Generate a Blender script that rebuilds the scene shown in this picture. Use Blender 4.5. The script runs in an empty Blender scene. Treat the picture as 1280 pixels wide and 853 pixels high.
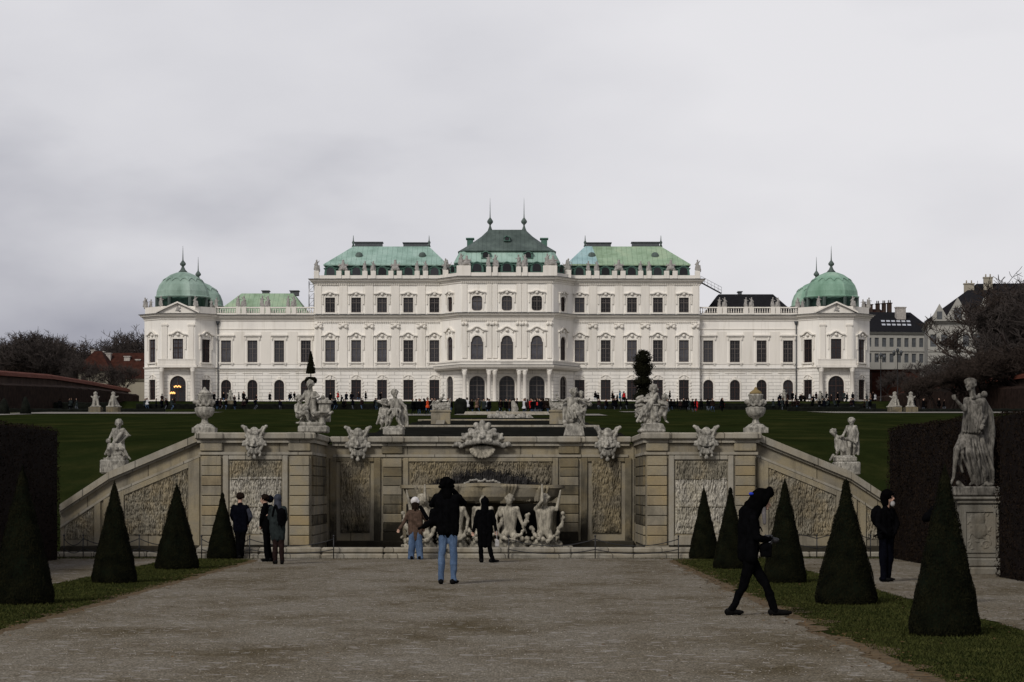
import bpy, bmesh, math, random
import numpy as np
from mathutils import Vector, Matrix, Euler, noise

SC = bpy.context.scene
COL = SC.collection
R = math.radians
rnd = random.Random(7)

# ------------------------------------------------------------------ camera
F, CX, CY, EYE = 3000.0, 640.0, 610.0, 1.65      # focal length in photo pixels, horizon row, eye height
cam_d = bpy.data.cameras.new('camera'); cam = bpy.data.objects.new('camera', cam_d); COL.objects.link(cam)
cam.location = (0, 0, EYE); cam.rotation_euler = (R(90), 0, 0)
cam_d.sensor_width = 36; cam_d.lens = 36 * F / 1280
cam_d.shift_y = (CY - 426.5) / 1280
cam_d.clip_start = 0.5; cam_d.clip_end = 6000
SC.camera = cam

# ------------------------------------------------------------------ world, sun, exposure
SUN_EL, SUN_AZ = 38.0, -30.0        # the brighter part of the cloud cover is behind the camera, a little to the left
w = bpy.data.worlds.new('World'); SC.world = w; w.use_nodes = True
nt = w.node_tree; nt.nodes.clear()
N = nt.nodes.new; L = nt.links.new
out = N('ShaderNodeOutputWorld'); bg = N('ShaderNodeBackground'); bg.inputs[1].default_value = 0.1
sky = N('ShaderNodeTexSky'); sky.sky_type = 'NISHITA'; sky.sun_disc = False
sky.sun_elevation = R(SUN_EL); sky.sun_rotation = R(180 + SUN_AZ); sky.air_density = 1.0; sky.dust_density = 3.0
tc = N('ShaderNodeTexCoord')
def wmap(scale, rot=(0, 0, 0)):
    m = N('ShaderNodeMapping'); m.inputs['Scale'].default_value = scale; m.inputs['Rotation'].default_value = rot
    L(tc.outputs['Generated'], m.inputs['Vector']); return m
n1 = N('ShaderNodeTexNoise'); n1.inputs['Scale'].default_value = 1.0; n1.inputs['Detail'].default_value = 5; n1.inputs['Roughness'].default_value = .5
L(wmap((7.0, 7.0, 17.0), (0, R(16), 0)).outputs[0], n1.inputs['Vector'])
n2 = N('ShaderNodeTexNoise'); n2.inputs['Scale'].default_value = 1.0; n2.inputs['Detail'].default_value = 3
L(wmap((3.4, 3.4, 8.0), (0, R(-20), 0)).outputs[0], n2.inputs['Vector'])
sx = N('ShaderNodeSeparateXYZ'); L(tc.outputs['Generated'], sx.inputs[0])
def mth(op, a, b=None, c=None):
    m = N('ShaderNodeMath'); m.operation = op
    for i, v in enumerate((a, b, c)):
        if v is None: continue
        if isinstance(v, (int, float)): m.inputs[i].default_value = v
        else: L(v, m.inputs[i])
    return m.outputs[0]
def mrange(v, a, b, c, d, smooth=True):
    m = N('ShaderNodeMapRange'); m.interpolation_type = 'SMOOTHSTEP' if smooth else 'LINEAR'
    L(v, m.inputs[0])
    for i, q in enumerate((a, b, c, d)): m.inputs[i + 1].default_value = q
    return m.outputs[0]
# cloud brightness: darker bank low on the left, bright veil in the middle and right
base = mrange(sx.outputs[0], -0.23, 0.04, 0.0, 1.0)
lowdark = mrange(sx.outputs[2], 0.03, 0.20, 0.0, 0.88)
bank = mth('MAXIMUM', base, lowdark)
c1 = mth('ADD', mth('MULTIPLY', n1.outputs[0], 0.44), mth('MULTIPLY', n2.outputs[0], 0.48))
lum = mth('ADD', mth('MULTIPLY', bank, 0.42), mth('MULTIPLY', mth('ADD', mth('MULTIPLY', mth('SUBTRACT', c1, 0.46), 1.9), 0.46), 0.60))
# the cover thins to a mean grey towards the zenith
zen = mrange(sx.outputs[2], 0.22, 0.55, 1.0, 0.36)
lum = mth('MULTIPLY', lum, zen)
cr = N('ShaderNodeValToRGB'); L(lum, cr.inputs[0])
e = cr.color_ramp.elements
e[0].position = .27; e[0].color = (.31, .315, .375, 1)
e[1].position = .80; e[1].color = (.80, .79, .815, 1)
m_ = cr.color_ramp.elements.new(.54); m_.color = (.675, .67, .705, 1)
vs = N('ShaderNodeVectorMath'); vs.operation = 'SCALE'; vs.inputs['Scale'].default_value = 10.0
L(cr.outputs[0], vs.inputs[0])
mx = N('ShaderNodeMixRGB'); mx.inputs[0].default_value = 0.965
L(sky.outputs[0], mx.inputs[1]); L(vs.outputs[0], mx.inputs[2]); L(mx.outputs[0], bg.inputs[0]); L(bg.outputs[0], out.inputs[0])

sd = bpy.data.lights.new('sun', 'SUN'); sun = bpy.data.objects.new('sun', sd); COL.objects.link(sun)
sd.energy = 2.25; sd.angle = R(16); sd.color = (1.0, .955, .90)
az = R(SUN_AZ); el = R(SUN_EL)
to_sun = Vector((math.sin(az) * math.cos(el), -math.cos(az) * math.cos(el), math.sin(el)))
sun.rotation_euler = to_sun.to_track_quat('Z', 'Y').to_euler()
SC.view_settings.view_transform = 'Standard'; SC.view_settings.look = 'None'
SC.view_settings.exposure = 0.0; SC.view_settings.gamma = 1.0; SC.view_settings.use_curve_mapping = False
SC.cycles.use_denoising = True
SC.cycles.max_bounces = 5; SC.cycles.diffuse_bounces = 3

# ------------------------------------------------------------------ measuring helpers (photo pixel <-> metres at a known distance)
def WX(px, d): return (px - CX) * d / F
def WZ(py, d): return EYE + (CY - py) * d / F
def W(px, py, d): return Vector((WX(px, d), d, WZ(py, d)))

# ------------------------------------------------------------------ object helpers
def tag(o, label=None, cat=None, group=None, kind=None):
    if label: o['label'] = label
    if cat: o['category'] = cat
    if group: o['group'] = group
    if kind: o['kind'] = kind
    return o
def thing(name, label, cat, loc=(0, 0, 0), rz=0, group=None):
    o = bpy.data.objects.new(name, None); COL.objects.link(o); o.empty_display_size = .2
    o.location = loc; o.rotation_euler = (0, 0, rz)
    return tag(o, label, cat, group)
def mesh_obj(name, me, mats=None, parent=None, loc=(0, 0, 0), rz=0):
    o = bpy.data.objects.new(name, me); COL.objects.link(o)
    if mats is not None and len(me.materials) == 0:
        for m in (mats if isinstance(mats, (list, tuple)) else [mats]): me.materials.append(m)
    o.parent = parent; o.location = loc; o.rotation_euler = (0, 0, rz)
    return o
def dup(root, loc=None, rz=None, label=None, group=None, scale=None):
    r = root.copy(); COL.objects.link(r)
    if loc is not None: r.location = loc
    if rz is not None: r.rotation_euler = (0, 0, rz)
    if scale is not None: r.scale = scale if hasattr(scale, '__len__') else (scale,) * 3
    if label: r['label'] = label
    if group: r['group'] = group
    for ch in list(root.children):
        c = ch.copy(); COL.objects.link(c); c.parent = r
        for g in list(ch.children):
            q = g.copy(); COL.objects.link(q); q.parent = c
    return r

class MB:
    def __init__(s): s.v = []; s.f = []; s.mi = []; s.sm = []
    def add(s, vs, fs, mi=0, smooth=False):
        k = len(s.v); s.v.extend([tuple(p) for p in vs])
        for f in fs: s.f.append(tuple(i + k for i in f)); s.mi.append(mi); s.sm.append(smooth)
    def quad(s, a, b, c, d, mi=0): s.add([a, b, c, d], [(0, 1, 2, 3)], mi)
    def box(s, x0, x1, y0, y1, z0, z1, mi=0):
        s.add([(x0, y0, z0), (x1, y0, z0), (x1, y1, z0), (x0, y1, z0), (x0, y0, z1), (x1, y0, z1), (x1, y1, z1), (x0, y1, z1)],
              [(0, 3, 2, 1), (4, 5, 6, 7), (0, 1, 5, 4), (1, 2, 6, 5), (2, 3, 7, 6), (3, 0, 4, 7)], mi)
    def bevbox(s, x0, x1, y0, y1, z0, z1, b=.02, mi=0):
        # block whose front and side edges are eased (stone)
        pr = [(x0 + b, y0), (x1 - b, y0), (x1, y0 + b), (x1, y1), (x0, y1), (x0, y0 + b)]
        s.loft([[(x0 + b * 2 if i in (0, 5) and 0 else p[0], p[1], z0 + b) for i, p in enumerate(pr)],
                [(p[0], p[1], z1 - b) for p in pr]], mi, caps=False)
        ins = [(x0 + b * 1.6, y0 + b), (x1 - b * 1.6, y0 + b), (x1 - b, y0 + 2 * b), (x1 - b, y1), (x0 + b, y1), (x0 + b, y0 + 2 * b)]
        s.loft([[(p[0], p[1], z0) for p in ins], [(p[0], p[1], z0 + b) for p in pr]], mi, caps=False)
        s.loft([[(p[0], p[1], z1 - b) for p in pr], [(p[0], p[1], z1) for p in ins]], mi, caps=False)
        s.add([(p[0], p[1], z1) for p in ins], [tuple(range(6))], mi); s.add([(p[0], p[1], z0) for p in ins], [tuple(range(5, -1, -1))], mi)
    def loft(s, rings, mi=0, caps=True, smooth=False, closed=True):
        n = len(rings[0]); vs = [p for r in rings for p in r]; fs = []
        for i in range(len(rings) - 1):
            for j in range(n if closed else n - 1):
                k = (j + 1) % n
                fs.append((i * n + j, i * n + k, (i + 1) * n + k, (i + 1) * n + j))
        if caps: fs.append(tuple(range(n - 1, -1, -1))); fs.append(tuple((len(rings) - 1) * n + j for j in range(n)))
        s.add(vs, fs, mi, smooth)
    def lathe(s, prof, seg=20, c=(0, 0, 0), mi=0, smooth=True):
        rings = [[(c[0] + r * math.cos(2 * math.pi * j / seg), c[1] + r * math.sin(2 * math.pi * j / seg), c[2] + z) for j in range(seg)] for r, z in prof]
        s.loft(rings, mi, True, smooth)
    def poly_ext(s, pts, y0, y1, mi=0):
        # outline in x,z pushed from y0 to y1
        s.loft([[(p[0], y0, p[1]) for p in pts], [(p[0], y1, p[1]) for p in pts]], mi)
    def prism(s, pts, z0, z1, mi=0):
        s.loft([[(p[0], p[1], z0) for p in pts], [(p[0], p[1], z1) for p in pts]], mi)
    def tube(s, pts, rad, seg=6, mi=0, smooth=True):
        pts = [Vector(p) for p in pts]; rings = []
        for i, p in enumerate(pts):
            t = (pts[min(i + 1, len(pts) - 1)] - pts[max(i - 1, 0)])
            if t.length < 1e-9: t = Vector((0, 0, 1))
            t.normalize(); u = t.cross(Vector((0, 0, 1)) if abs(t.z) < .9 else Vector((1, 0, 0))).normalized(); v = t.cross(u)
            r = rad[i] if hasattr(rad, '__len__') else rad
            rings.append([tuple(p + (u * math.cos(2 * math.pi * j / seg) + v * math.sin(2 * math.pi * j / seg)) * r) for j in range(seg)])
        s.loft(rings, mi, True, smooth)
    def mesh(s, name):
        me = bpy.data.meshes.new(name); me.from_pydata(s.v, [], s.f); me.polygons.foreach_set('material_index', s.mi)
        me.polygons.foreach_set('use_smooth', s.sm); me.update(); return me
    def build(s, name, mats, parent=None, loc=(0, 0, 0), rz=0, fix=True):
        me = s.mesh(name)
        if fix:
            bm = bmesh.new(); bm.from_mesh(me); bmesh.ops.recalc_face_normals(bm, faces=bm.faces); bm.to_mesh(me); bm.free()
        return mesh_obj(name, me, mats, parent, loc, rz)

# ------------------------------------------------------------------ sculpting: overlapping tapered limbs fused into one skin
def _capsule(bm, a, b, ra, rb, seg=10):
    a = Vector(a); b = Vector(b); ax = b - a; ln = ax.length
    q = ax.to_track_quat('Z', 'Y') if ln > 1e-6 else Euler((0, 0, 0)).to_quaternion()
    prof = []
    for i in range(4): t = -math.pi / 2 + i * math.pi / 8; prof.append((ra * math.cos(t), ra * math.sin(t)))
    prof.append((ra, 0)); prof.append((rb, ln))
    for i in range(1, 5): t = i * math.pi / 8; prof.append((rb * math.cos(t), ln + rb * math.sin(t)))
    prof[0] = (0, -ra); prof[-1] = (0, ln + rb)
    rows = []
    for k, (r, z) in enumerate(prof):
        if k in (0, len(prof) - 1): rows.append([bm.verts.new(a + q @ Vector((0, 0, z)))])
        else: rows.append([bm.verts.new(a + q @ Vector((r * math.cos(2 * math.pi * j / seg), r * math.sin(2 * math.pi * j / seg), z))) for j in range(seg)])
    for k in range(len(rows) - 1):
        A, B = rows[k], rows[k + 1]
        for j in range(seg):
            j2 = (j + 1) % seg
            if len(A) == 1: bm.faces.new((A[0], B[j2], B[j]))
            elif len(B) == 1: bm.faces.new((A[j], A[j2], B[0]))
            else: bm.faces.new((A[j], A[j2], B[j2], B[j]))
def C(a, b, ra, rb=None): return ('c', Vector(a), Vector(b), ra, ra if rb is None else rb)
def E(c, r, rot=(0, 0, 0)): return ('e', Vector(c), r if hasattr(r, '__len__') else (r, r, r), rot)
def BX(x0, x1, y0, y1, z0, z1): return ('b', (x0, x1, y0, y1, z0, z1))
def sculpt(name, shapes, voxel=.02, smooth=2, rough=0.0, rscale=12, seed=0):
    bm = bmesh.new()
    for s in shapes:
        if s[0] == 'c': _capsule(bm, s[1], s[2], s[3], s[4])
        elif s[0] == 'e':
            M = Matrix.Translation(s[1]) @ Euler(s[3]).to_matrix().to_4x4() @ Matrix.Diagonal((*s[2], 1))
            bmesh.ops.create_icosphere(bm, subdivisions=2, radius=1, matrix=M)
        else:
            x0, x1, y0, y1, z0, z1 = s[1]
            M = Matrix.Translation(((x0 + x1) / 2, (y0 + y1) / 2, (z0 + z1) / 2)) @ Matrix.Diagonal((x1 - x0, y1 - y0, z1 - z0, 1))
            bmesh.ops.create_cube(bm, size=1, matrix=M)
    me = bpy.data.meshes.new('tmp'); bm.to_mesh(me); bm.free()
    o = bpy.data.objects.new('tmp', me); COL.objects.link(o)
    m = o.modifiers.new('r', 'REMESH'); m.mode = 'VOXEL'; m.voxel_size = voxel; m.use_smooth_shade = True
    if smooth: m2 = o.modifiers.new('s', 'SMOOTH'); m2.factor = .5; m2.iterations = smooth
    dg = bpy.context.evaluated_depsgraph_get(); dg.update()
    res = bpy.data.meshes.new_from_object(o.evaluated_get(dg)); res.name = name
    bpy.data.objects.remove(o); bpy.data.meshes.remove(me)
    if rough:
        n = len(res.vertices); co = np.empty(n * 3); res.vertices.foreach_get('co', co); no = np.empty(n * 3); res.vertices.foreach_get('normal', no)
        co = co.reshape(-1, 3); no = no.reshape(-1, 3)
        for i in range(n):
            v = Vector(co[i]); q = Vector((v.x * rscale, v.y * rscale, v.z * rscale * .55 + v.x * 5))
            co[i] += no[i] * rough * (noise.noise(q + Vector((seed, 0, 0))) + .5 * noise.noise(q * 2.3))
        res.vertices.foreach_set('co', co.ravel()); res.update()
    return res

# ------------------------------------------------------------------ materials
class NT:
    def __init__(s, name):
        s.m = bpy.data.materials.new(name); s.m.use_nodes = True; s.t = s.m.node_tree; s.t.nodes.clear()
        s.o = s.n('ShaderNodeOutputMaterial'); s.b = s.n('ShaderNodeBsdfPrincipled'); s.l(s.b.outputs[0], s.o.inputs[0])
        s.tc = s.n('ShaderNodeTexCoord')
    def n(s, t): return s.t.nodes.new(t)
    def l(s, a, b): s.t.links.new(a, b)
    def pos(s, world=False):
        if world: g = s.n('ShaderNodeNewGeometry'); return g.outputs['Position']
        return s.tc.outputs['Object']
    def map(s, v, scale=(1, 1, 1), rot=(0, 0, 0), loc=(0, 0, 0)):
        m = s.n('ShaderNodeMapping'); m.inputs['Scale'].default_value = scale; m.inputs['Rotation'].default_value = rot; m.inputs['Location'].default_value = loc
        s.l(v, m.inputs[0]); return m.outputs[0]
    def noise(s, v, scale, detail=4, rough=.55, out=0):
        m = s.n('ShaderNodeTexNoise'); m.inputs['Scale'].default_value = scale; m.inputs['Detail'].default_value = detail; m.inputs['Roughness'].default_value = rough
        s.l(v, m.inputs['Vector']); return m.outputs[out]
    def ramp(s, v, stops):
        r = s.n('ShaderNodeValToRGB'); s.l(v, r.inputs[0]); el = r.color_ramp.elements
        while len(el) < len(stops): el.new(.5)
        for q, (p, c) in zip(el, stops):
            q.position = p; q.color = (*c, 1) if hasattr(c, '__len__') else (c, c, c, 1)
        return r.outputs[0]
    def mix(s, f, a, b, mode='MIX'):
        m = s.n('ShaderNodeMixRGB'); m.blend_type = mode
        for i, v in enumerate((f, a, b)):
            if isinstance(v, (int, float)): m.inputs[i].default_value = v if i == 0 else (v, v, v, 1)
            elif isinstance(v, tuple): m.inputs[i].default_value = (*v, 1)
            else: s.l(v, m.inputs[i])
        return m.outputs[0]
    def math(s, op, a, b=None):
        m = s.n('ShaderNodeMath'); m.operation = op
        for i, v in enumerate((a, b)):
            if v is None: continue
            if isinstance(v, (int, float)): m.inputs[i].default_value = v
            else: s.l(v, m.inputs[i])
        return m.outputs[0]
    def bump(s, h, strength=.4, dist=.02):
        b = s.n('ShaderNodeBump'); b.inputs['Strength'].default_value = strength; b.inputs['Distance'].default_value = dist
        s.l(h, b.inputs['Height']); s.l(b.outputs[0], s.b.inputs['Normal'])
    def set(s, col=None, rough=.8, spec=.3, metal=0):
        if col is not None:
            if isinstance(col, tuple): s.b.inputs['Base Color'].default_value = (*col, 1)
            else: s.l(col, s.b.inputs['Base Color'])
        s.b.inputs['Roughness'].default_value = rough; s.b.inputs['Specular IOR Level'].default_value = spec; s.b.inputs['Metallic'].default_value = metal
        return s.m

def wallvec(t):
    # x+y along the wall, z up: for joints and courses on upright faces
    p = t.n('ShaderNodeSeparateXYZ'); t.l(t.pos(True), p.inputs[0])
    c = t.n('ShaderNodeCombineXYZ'); t.l(t.math('ADD', p.outputs[0], p.outputs[1]), c.inputs[0]); t.l(p.outputs[2], c.inputs[1])
    return c.outputs[0], p
def bricks(t, vec, w_, h_, mortar, c1=1.0, c2=.85, cm=.4, off=.5):
    b = t.n('ShaderNodeTexBrick'); b.inputs['Scale'].default_value = 1.0; b.inputs['Brick Width'].default_value = w_; b.inputs['Row Height'].default_value = h_
    b.inputs['Mortar Size'].default_value = mortar; b.inputs['Mortar Smooth'].default_value = .3; b.inputs['Bias'].default_value = 0; b.offset = off
    b.inputs['Color1'].default_value = (c1,) * 3 + (1,); b.inputs['Color2'].default_value = (c2,) * 3 + (1,); b.inputs['Mortar'].default_value = (cm,) * 3 + (1,)
    t.l(vec, b.inputs['Vector']); return b
def m_plain(name, col, rough=.8, spec=.3, metal=0, var=.25, scale=3):
    t = NT(name); n = t.noise(t.pos(), scale, 5)
    lo = tuple(c * (1 - var) for c in col); hi = tuple(min(1, c * (1 + var)) for c in col)
    return t.set(t.ramp(n, [(.3, lo), (.7, hi)]), rough, spec, metal)
def m_palace(name, base, course=None):
    t = NT(name); v, p = wallvec(t)
    n = t.noise(t.map(t.pos(True), (.25, .25, .08)), 1, 6, .6)
    col = t.ramp(n, [(.3, tuple(c * .88 for c in base)), (.5, base), (.72, tuple(min(1, c * 1.05) for c in base))])
    st = t.noise(t.map(t.pos(True), (2.2, 2.2, .12)), 1, 5, .65)
    col = t.mix(t.ramp(st, [(.52, 0.0), (.72, .42)]), col, (base[0] * .62, base[1] * .6, base[2] * .55))
    if course:
        b = bricks(t, v, *course); col = t.mix(1, col, b.outputs[0], 'MULTIPLY')
        t.bump(t.math('SUBTRACT', 1, b.outputs['Fac']), .7, .05)
    return t.set(col, .85, .2)
def m_stone(name, base, warm, joint=None, stain=.5, dark=(.05, .045, .035), algae=0):
    t = NT(name); v, p = wallvec(t)
    P = t.pos(True)
    n = t.noise(P, 1.3, 7, .62)
    col = t.ramp(n, [(.28, tuple(c * .6 for c in base)), (.45, base), (.58, warm), (.75, tuple(c * 1.25 for c in base))])
    if name in ('rockwork', 'pale_rockwork', 'stained_rockwork'):   # dark lines painted in for the shaded crevices of the dripstone relief
        sk = t.noise(t.map(P, (34, 34, 7)), 1, 4, .6); col = t.mix(t.ramp(sk, [(.36, .9), (.47, 0.0)]), col, tuple(c * .22 for c in base))
    g = t.noise(P, 28, 4, .7); col = t.mix(t.ramp(g, [(.35, .0), (.75, .35)]), col, tuple(c * .55 for c in base))
    s1 = t.noise(t.map(P, (3.2, 3.2, .35)), 1, 6, .7)
    col = t.mix(t.ramp(s1, [(.50, 0.0), (.72, stain)]), col, dark)
    s2 = t.noise(t.map(P, (.5, .5, .9)), 1, 5, .6)
    col = t.mix(t.ramp(s2, [(.52, 0.0), (.7, stain * .8)]), col, tuple(c * 1.6 for c in dark))
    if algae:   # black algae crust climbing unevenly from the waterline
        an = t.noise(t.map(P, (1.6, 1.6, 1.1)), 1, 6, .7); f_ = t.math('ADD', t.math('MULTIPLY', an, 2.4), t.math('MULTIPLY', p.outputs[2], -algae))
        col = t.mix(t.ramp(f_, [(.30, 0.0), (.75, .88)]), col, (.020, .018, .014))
    h = g
    if joint:
        b = bricks(t, v, *joint); col = t.mix(1, col, b.outputs[0], 'MULTIPLY')
        h = t.math('ADD', t.math('MULTIPLY', g, .25), t.math('SUBTRACT', 1, b.outputs['Fac']))
    t.bump(h, .6, .015)
    return t.set(col, .95, .06)
def m_statue(name, base, dirt_shade=.5):
    t = NT(name); P = t.pos(True)
    n = t.noise(P, 2.5, 6, .6)
    col = t.ramp(n, [(.3, tuple(c * .72 for c in base)), (.55, base), (.8, tuple(min(1, c * 1.15) for c in base))])
    s1 = t.noise(t.map(P, (14, 14, 5)), 1, 6, .75)
    col = t.mix(t.ramp(s1, [(.42, 0.0), (.60, dirt_shade)]), col, tuple(c * .25 for c in base))  # fine grime, contrasted so that it also paints crevice shade into the stone
    s2 = t.noise(t.map(P, (3.5, 3.5, 2)), 1, 4, .6)
    col = t.mix(t.ramp(s2, [(.5, 0.0), (.7, dirt_shade * .7)]), col, tuple(c * .4 for c in base))
    t.bump(t.noise(P, 45, 4), .35, .01)
    return t.set(col, .95, .06)
def m_leaf(name, a, b, scale=1.5):
    t = NT(name); oi = t.n('ShaderNodeObjectInfo')
    n = t.noise(t.pos(True), scale, 3); n2 = t.noise(t.pos(True), 40, 2)
    f = t.math('ADD', t.math('MULTIPLY', n, .6), t.math('MULTIPLY', n2, .4))
    return t.set(t.ramp(f, [(.35, a), (.65, b)]), .9, .05)
def m_copper(name, c1, c2, c3, seam=None, axis='x'):
    t = NT(name); P = t.pos(True)
    n = t.noise(t.map(P, (.35, .35, .12)), 1, 6, .6)
    col = t.ramp(n, [(.3, c1), (.5, c2), (.7, c3)])
    st = t.noise(t.map(P, (1.5, 1.5, .25)), 1, 5, .7)
    col = t.mix(t.ramp(st, [(.55, 0.0), (.75, .5)]), col, tuple(c * .35 for c in c1))
    if seam:
        sp = t.n('ShaderNodeSeparateXYZ'); t.l(P, sp.inputs[0])
        fr = t.math('FRACT', t.math('MULTIPLY', sp.outputs[0], 1 / seam))
        ln = t.ramp(fr, [(.0, 1.0), (.06, .0), (.94, .0), (1.0, 1.0)])
        col = t.mix(t.math('MULTIPLY', ln, .55), col, tuple(c * .4 for c in c1)); t.bump(ln, .5, .05)
    return t.set(col, .7, .25)

M = {}
M['palace'] = m_palace('palace_white_render', (.80, .765, .70))
M['palace_low'] = m_palace('palace_banded_render', (.78, .745, .68), (3.2, .62, .05, 1.0, .94, .62))
M['palace_trim'] = m_palace('palace_stone_trim', (.72, .68, .61))
M['roof_statue'] = m_statue('roof_statue_stone', (.42, .40, .37), .6)
M['lead'] = m_plain('dark_lead_edge', (.07, .075, .08), .6)
M['frame'] = m_plain('dark_window_wood', (.035, .018, .014), .6)
M['frame2'] = m_plain('painted_window_wood', (.10, .085, .075), .6)
t = NT('window_glass'); oi = t.n('ShaderNodeObjectInfo')
M['glass'] = t.set(t.ramp(oi.outputs['Random'], [(0, (.006, .006, .007)), (.6, (.014, .014, .016)), (1, (.045, .045, .050))]), .2, .22)
M['copper'] = m_copper('green_copper', (.19, .29, .235), (.28, .41, .345), (.37, .50, .43), .9)
M['copper_yel'] = m_copper('mossy_green_copper', (.19, .27, .165), (.28, .39, .26), (.36, .45, .30), .9)
M['copper_blue'] = m_copper('bluish_copper', (.24, .37, .37), (.32, .47, .47), (.40, .53, .52), .9)
M['copper_dark'] = m_copper('dark_copper', (.050, .068, .060), (.08, .105, .093), (.12, .155, .135), .75)
M['copper_vert'] = m_copper('deep_green_copper', (.04, .09, .07), (.07, .14, .11), (.12, .20, .16))
M['copper_dome'] = m_copper('dome_copper', (.155, .225, .18), (.25, .345, .285), (.35, .45, .385))
M['copper_dome2'] = m_copper('dome_copper_fresh', (.13, .235, .165), (.22, .355, .265), (.34, .46, .36))
M['slate'] = m_plain('black_roof_sheet', (.016, .016, .018), 1, 0)
M['stone'] = m_stone('cascade_stone', (.25, .222, .168), (.285, .24, .155), None, .6)
M['stone_j'] = m_stone('cascade_ashlar', (.25, .222, .17), (.285, .24, .155), (1.45, 3.0, .012, 1.0, .86, .35), .6)
M['stone_cap'] = m_stone('cascade_coping', (.33, .305, .25), (.30, .265, .20), (1.25, 9.0, .012, 1.0, .88, .35), .5)
M['stone_warm'] = m_stone('ochre_block', (.27, .22, .14), (.30, .235, .13), None, .55)
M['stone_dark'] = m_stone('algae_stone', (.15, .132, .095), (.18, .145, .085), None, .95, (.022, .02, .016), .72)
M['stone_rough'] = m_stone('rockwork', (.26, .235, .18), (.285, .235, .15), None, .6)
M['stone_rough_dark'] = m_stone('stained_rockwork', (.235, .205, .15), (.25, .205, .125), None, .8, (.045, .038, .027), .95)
M['rock_pale'] = m_stone('pale_rockwork', (.46, .43, .365), (.42, .385, .30), None, .5)
M['marble'] = m_statue('weathered_marble', (.40, .378, .325), .92)
M['marble_old'] = m_statue('old_marble', (.40, .365, .29), .8)
M['marble_grey'] = m_statue('grey_statue_stone', (.185, .172, .148), .95)
M['pedestal'] = m_stone('pedestal_stone', (.19, .178, .15), (.19, .168, .13), None, .7)
M['lichen'] = m_plain('golden_lichen_lid', (.20, .145, .06), .8)
M['iron'] = m_plain('black_iron', (.012, .012, .013), .5, .4)
M['yew'] = m_leaf('yew_needles', (.0022, .0026, .0014), (.0125, .0122, .0052), 6)
M['yew_core'] = m_plain('yew_core', (.004, .006, .003), .95, .05)
M['beech'] = m_leaf('winter_hedge_leaves', (.005, .0038, .0026), (.019, .012, .0075), 2)
M['beech_core'] = m_plain('winter_hedge_core', (.009, .006, .005), .95, .05)
M['hedge_far'] = m_plain('far_hedge', (.007, .008, .006), .95, .05, 0, .5, 2)
M['bark'] = m_plain('bark', (.030, .022, .019), .9, .1)
M['twig'] = m_plain('twigs', (.048, .040, .036), .9, .05)
M['twig_red'] = m_plain('reddish_twigs', (.036, .027, .022), .9, .05)
M['skin'] = m_plain('skin', (.42, .26, .19), .6, .3, 0, .08)
def cloth(name, c, var=.3): return m_plain(name, c, 1.0, .0, 0, var, 14)
M['black'] = cloth('black_cloth', (.0028, .0028, .0032)); M['fur'] = cloth('black_fur', (.0022, .0021, .0022))
M['navy'] = cloth('navy_cloth', (.0032, .0036, .0060)); M['greyblue'] = cloth('grey_blue_cloth', (.040, .043, .055))
M['greencoat'] = cloth('grey_green_coat', (.020, .025, .025)); M['brown'] = cloth('brown_wool', (.070, .046, .034), .4)
M['beanie'] = cloth('pale_knit', (.55, .53, .52)); M['maroon'] = cloth('maroon_cloth', (.018, .011, .010)); M['mask'] = cloth('white_mask', (.30, .29, .28))
M['hair'] = cloth('dark_hair', (.012, .008, .006)); M['rubber'] = cloth('shoe_black', (.006, .006, .006)); M['scarf'] = cloth('pale_scarf', (.13, .12, .12)); M['blue'] = cloth('bright_blue_cloth', (.02, .04, .35))
M['metal'] = m_plain('camera_metal', (.35, .35, .36), .3, .5, .8)
t = NT('blue_denim'); tn = t.noise(t.map(t.pos(), (7, 7, 3)), 1, 5, .6); tn2 = t.noise(t.pos(), 60, 2)
dcol = t.ramp(tn, [(.32, (.028, .050, .090)), (.5, (.060, .098, .165)), (.7, (.11, .165, .25))]); t.bump(tn2, .3, .004)
M['denim'] = t.set(t.mix(.3, dcol, t.ramp(tn2, [(.3, (.04, .07, .14)), (.7, (.14, .20, .32))])), .9, .1)

# gravel: fine stones, damp brown patches, trodden streaks
t = NT('gravel'); P = t.pos(True)
vo = t.n('ShaderNodeTexVoronoi'); vo.inputs['Scale'].default_value = 42; t.l(P, vo.inputs['Vector'])
vo2 = t.n('ShaderNodeTexVoronoi'); vo2.inputs['Scale'].default_value = 11; t.l(P, vo2.inputs['Vector'])
big = t.noise(t.map(P, (.55, .30, 1)), 1, 6, .62); mid = t.noise(t.map(P, (1.4, .9, 1)), 1, 6, .7)
col = t.ramp(big, [(.32, (.120, .098, .062)), (.43, (.180, .154, .112)), (.52, (.220, .194, .150)), (.64, (.245, .220, .176)), (.78, (.16, .134, .090))])
col = t.mix(t.ramp(mid, [(.47, 0.0), (.68, .5)]), col, (.135, .108, .072))
spk = t.ramp(vo.outputs['Distance'], [(.0, 1.35), (.35, 1.0), (.7, .55)])
sc = t.n('ShaderNodeSeparateColor'); t.l(vo.outputs['Color'], sc.inputs[0])
sc2 = t.n('ShaderNodeSeparateColor'); t.l(vo2.outputs['Color'], sc2.inputs[0])
col = t.mix(1, col, spk, 'MULTIPLY')
col = t.mix(1, col, t.ramp(sc.outputs[0], [(.0, .68), (.5, .94), (.85, 1.1), (1.0, 1.5)]), 'MULTIPLY')
col = t.mix(t.ramp(sc2.outputs[1], [(.93, 0.0), (.95, .6)]), col, (.30, .28, .25))
t.bump(vo.outputs['Distance'], .7, .012)
M['gravel'] = t.set(col, 1.0, .0)
t = NT('lawn'); P = t.pos(True)
a = t.noise(t.map(P, (.35, .10, .4)), .9, 8, .7); b = t.noise(P, 22, 5, .75); cc = t.noise(t.map(P, (.05, .035, 1)), 1, 5)
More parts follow.
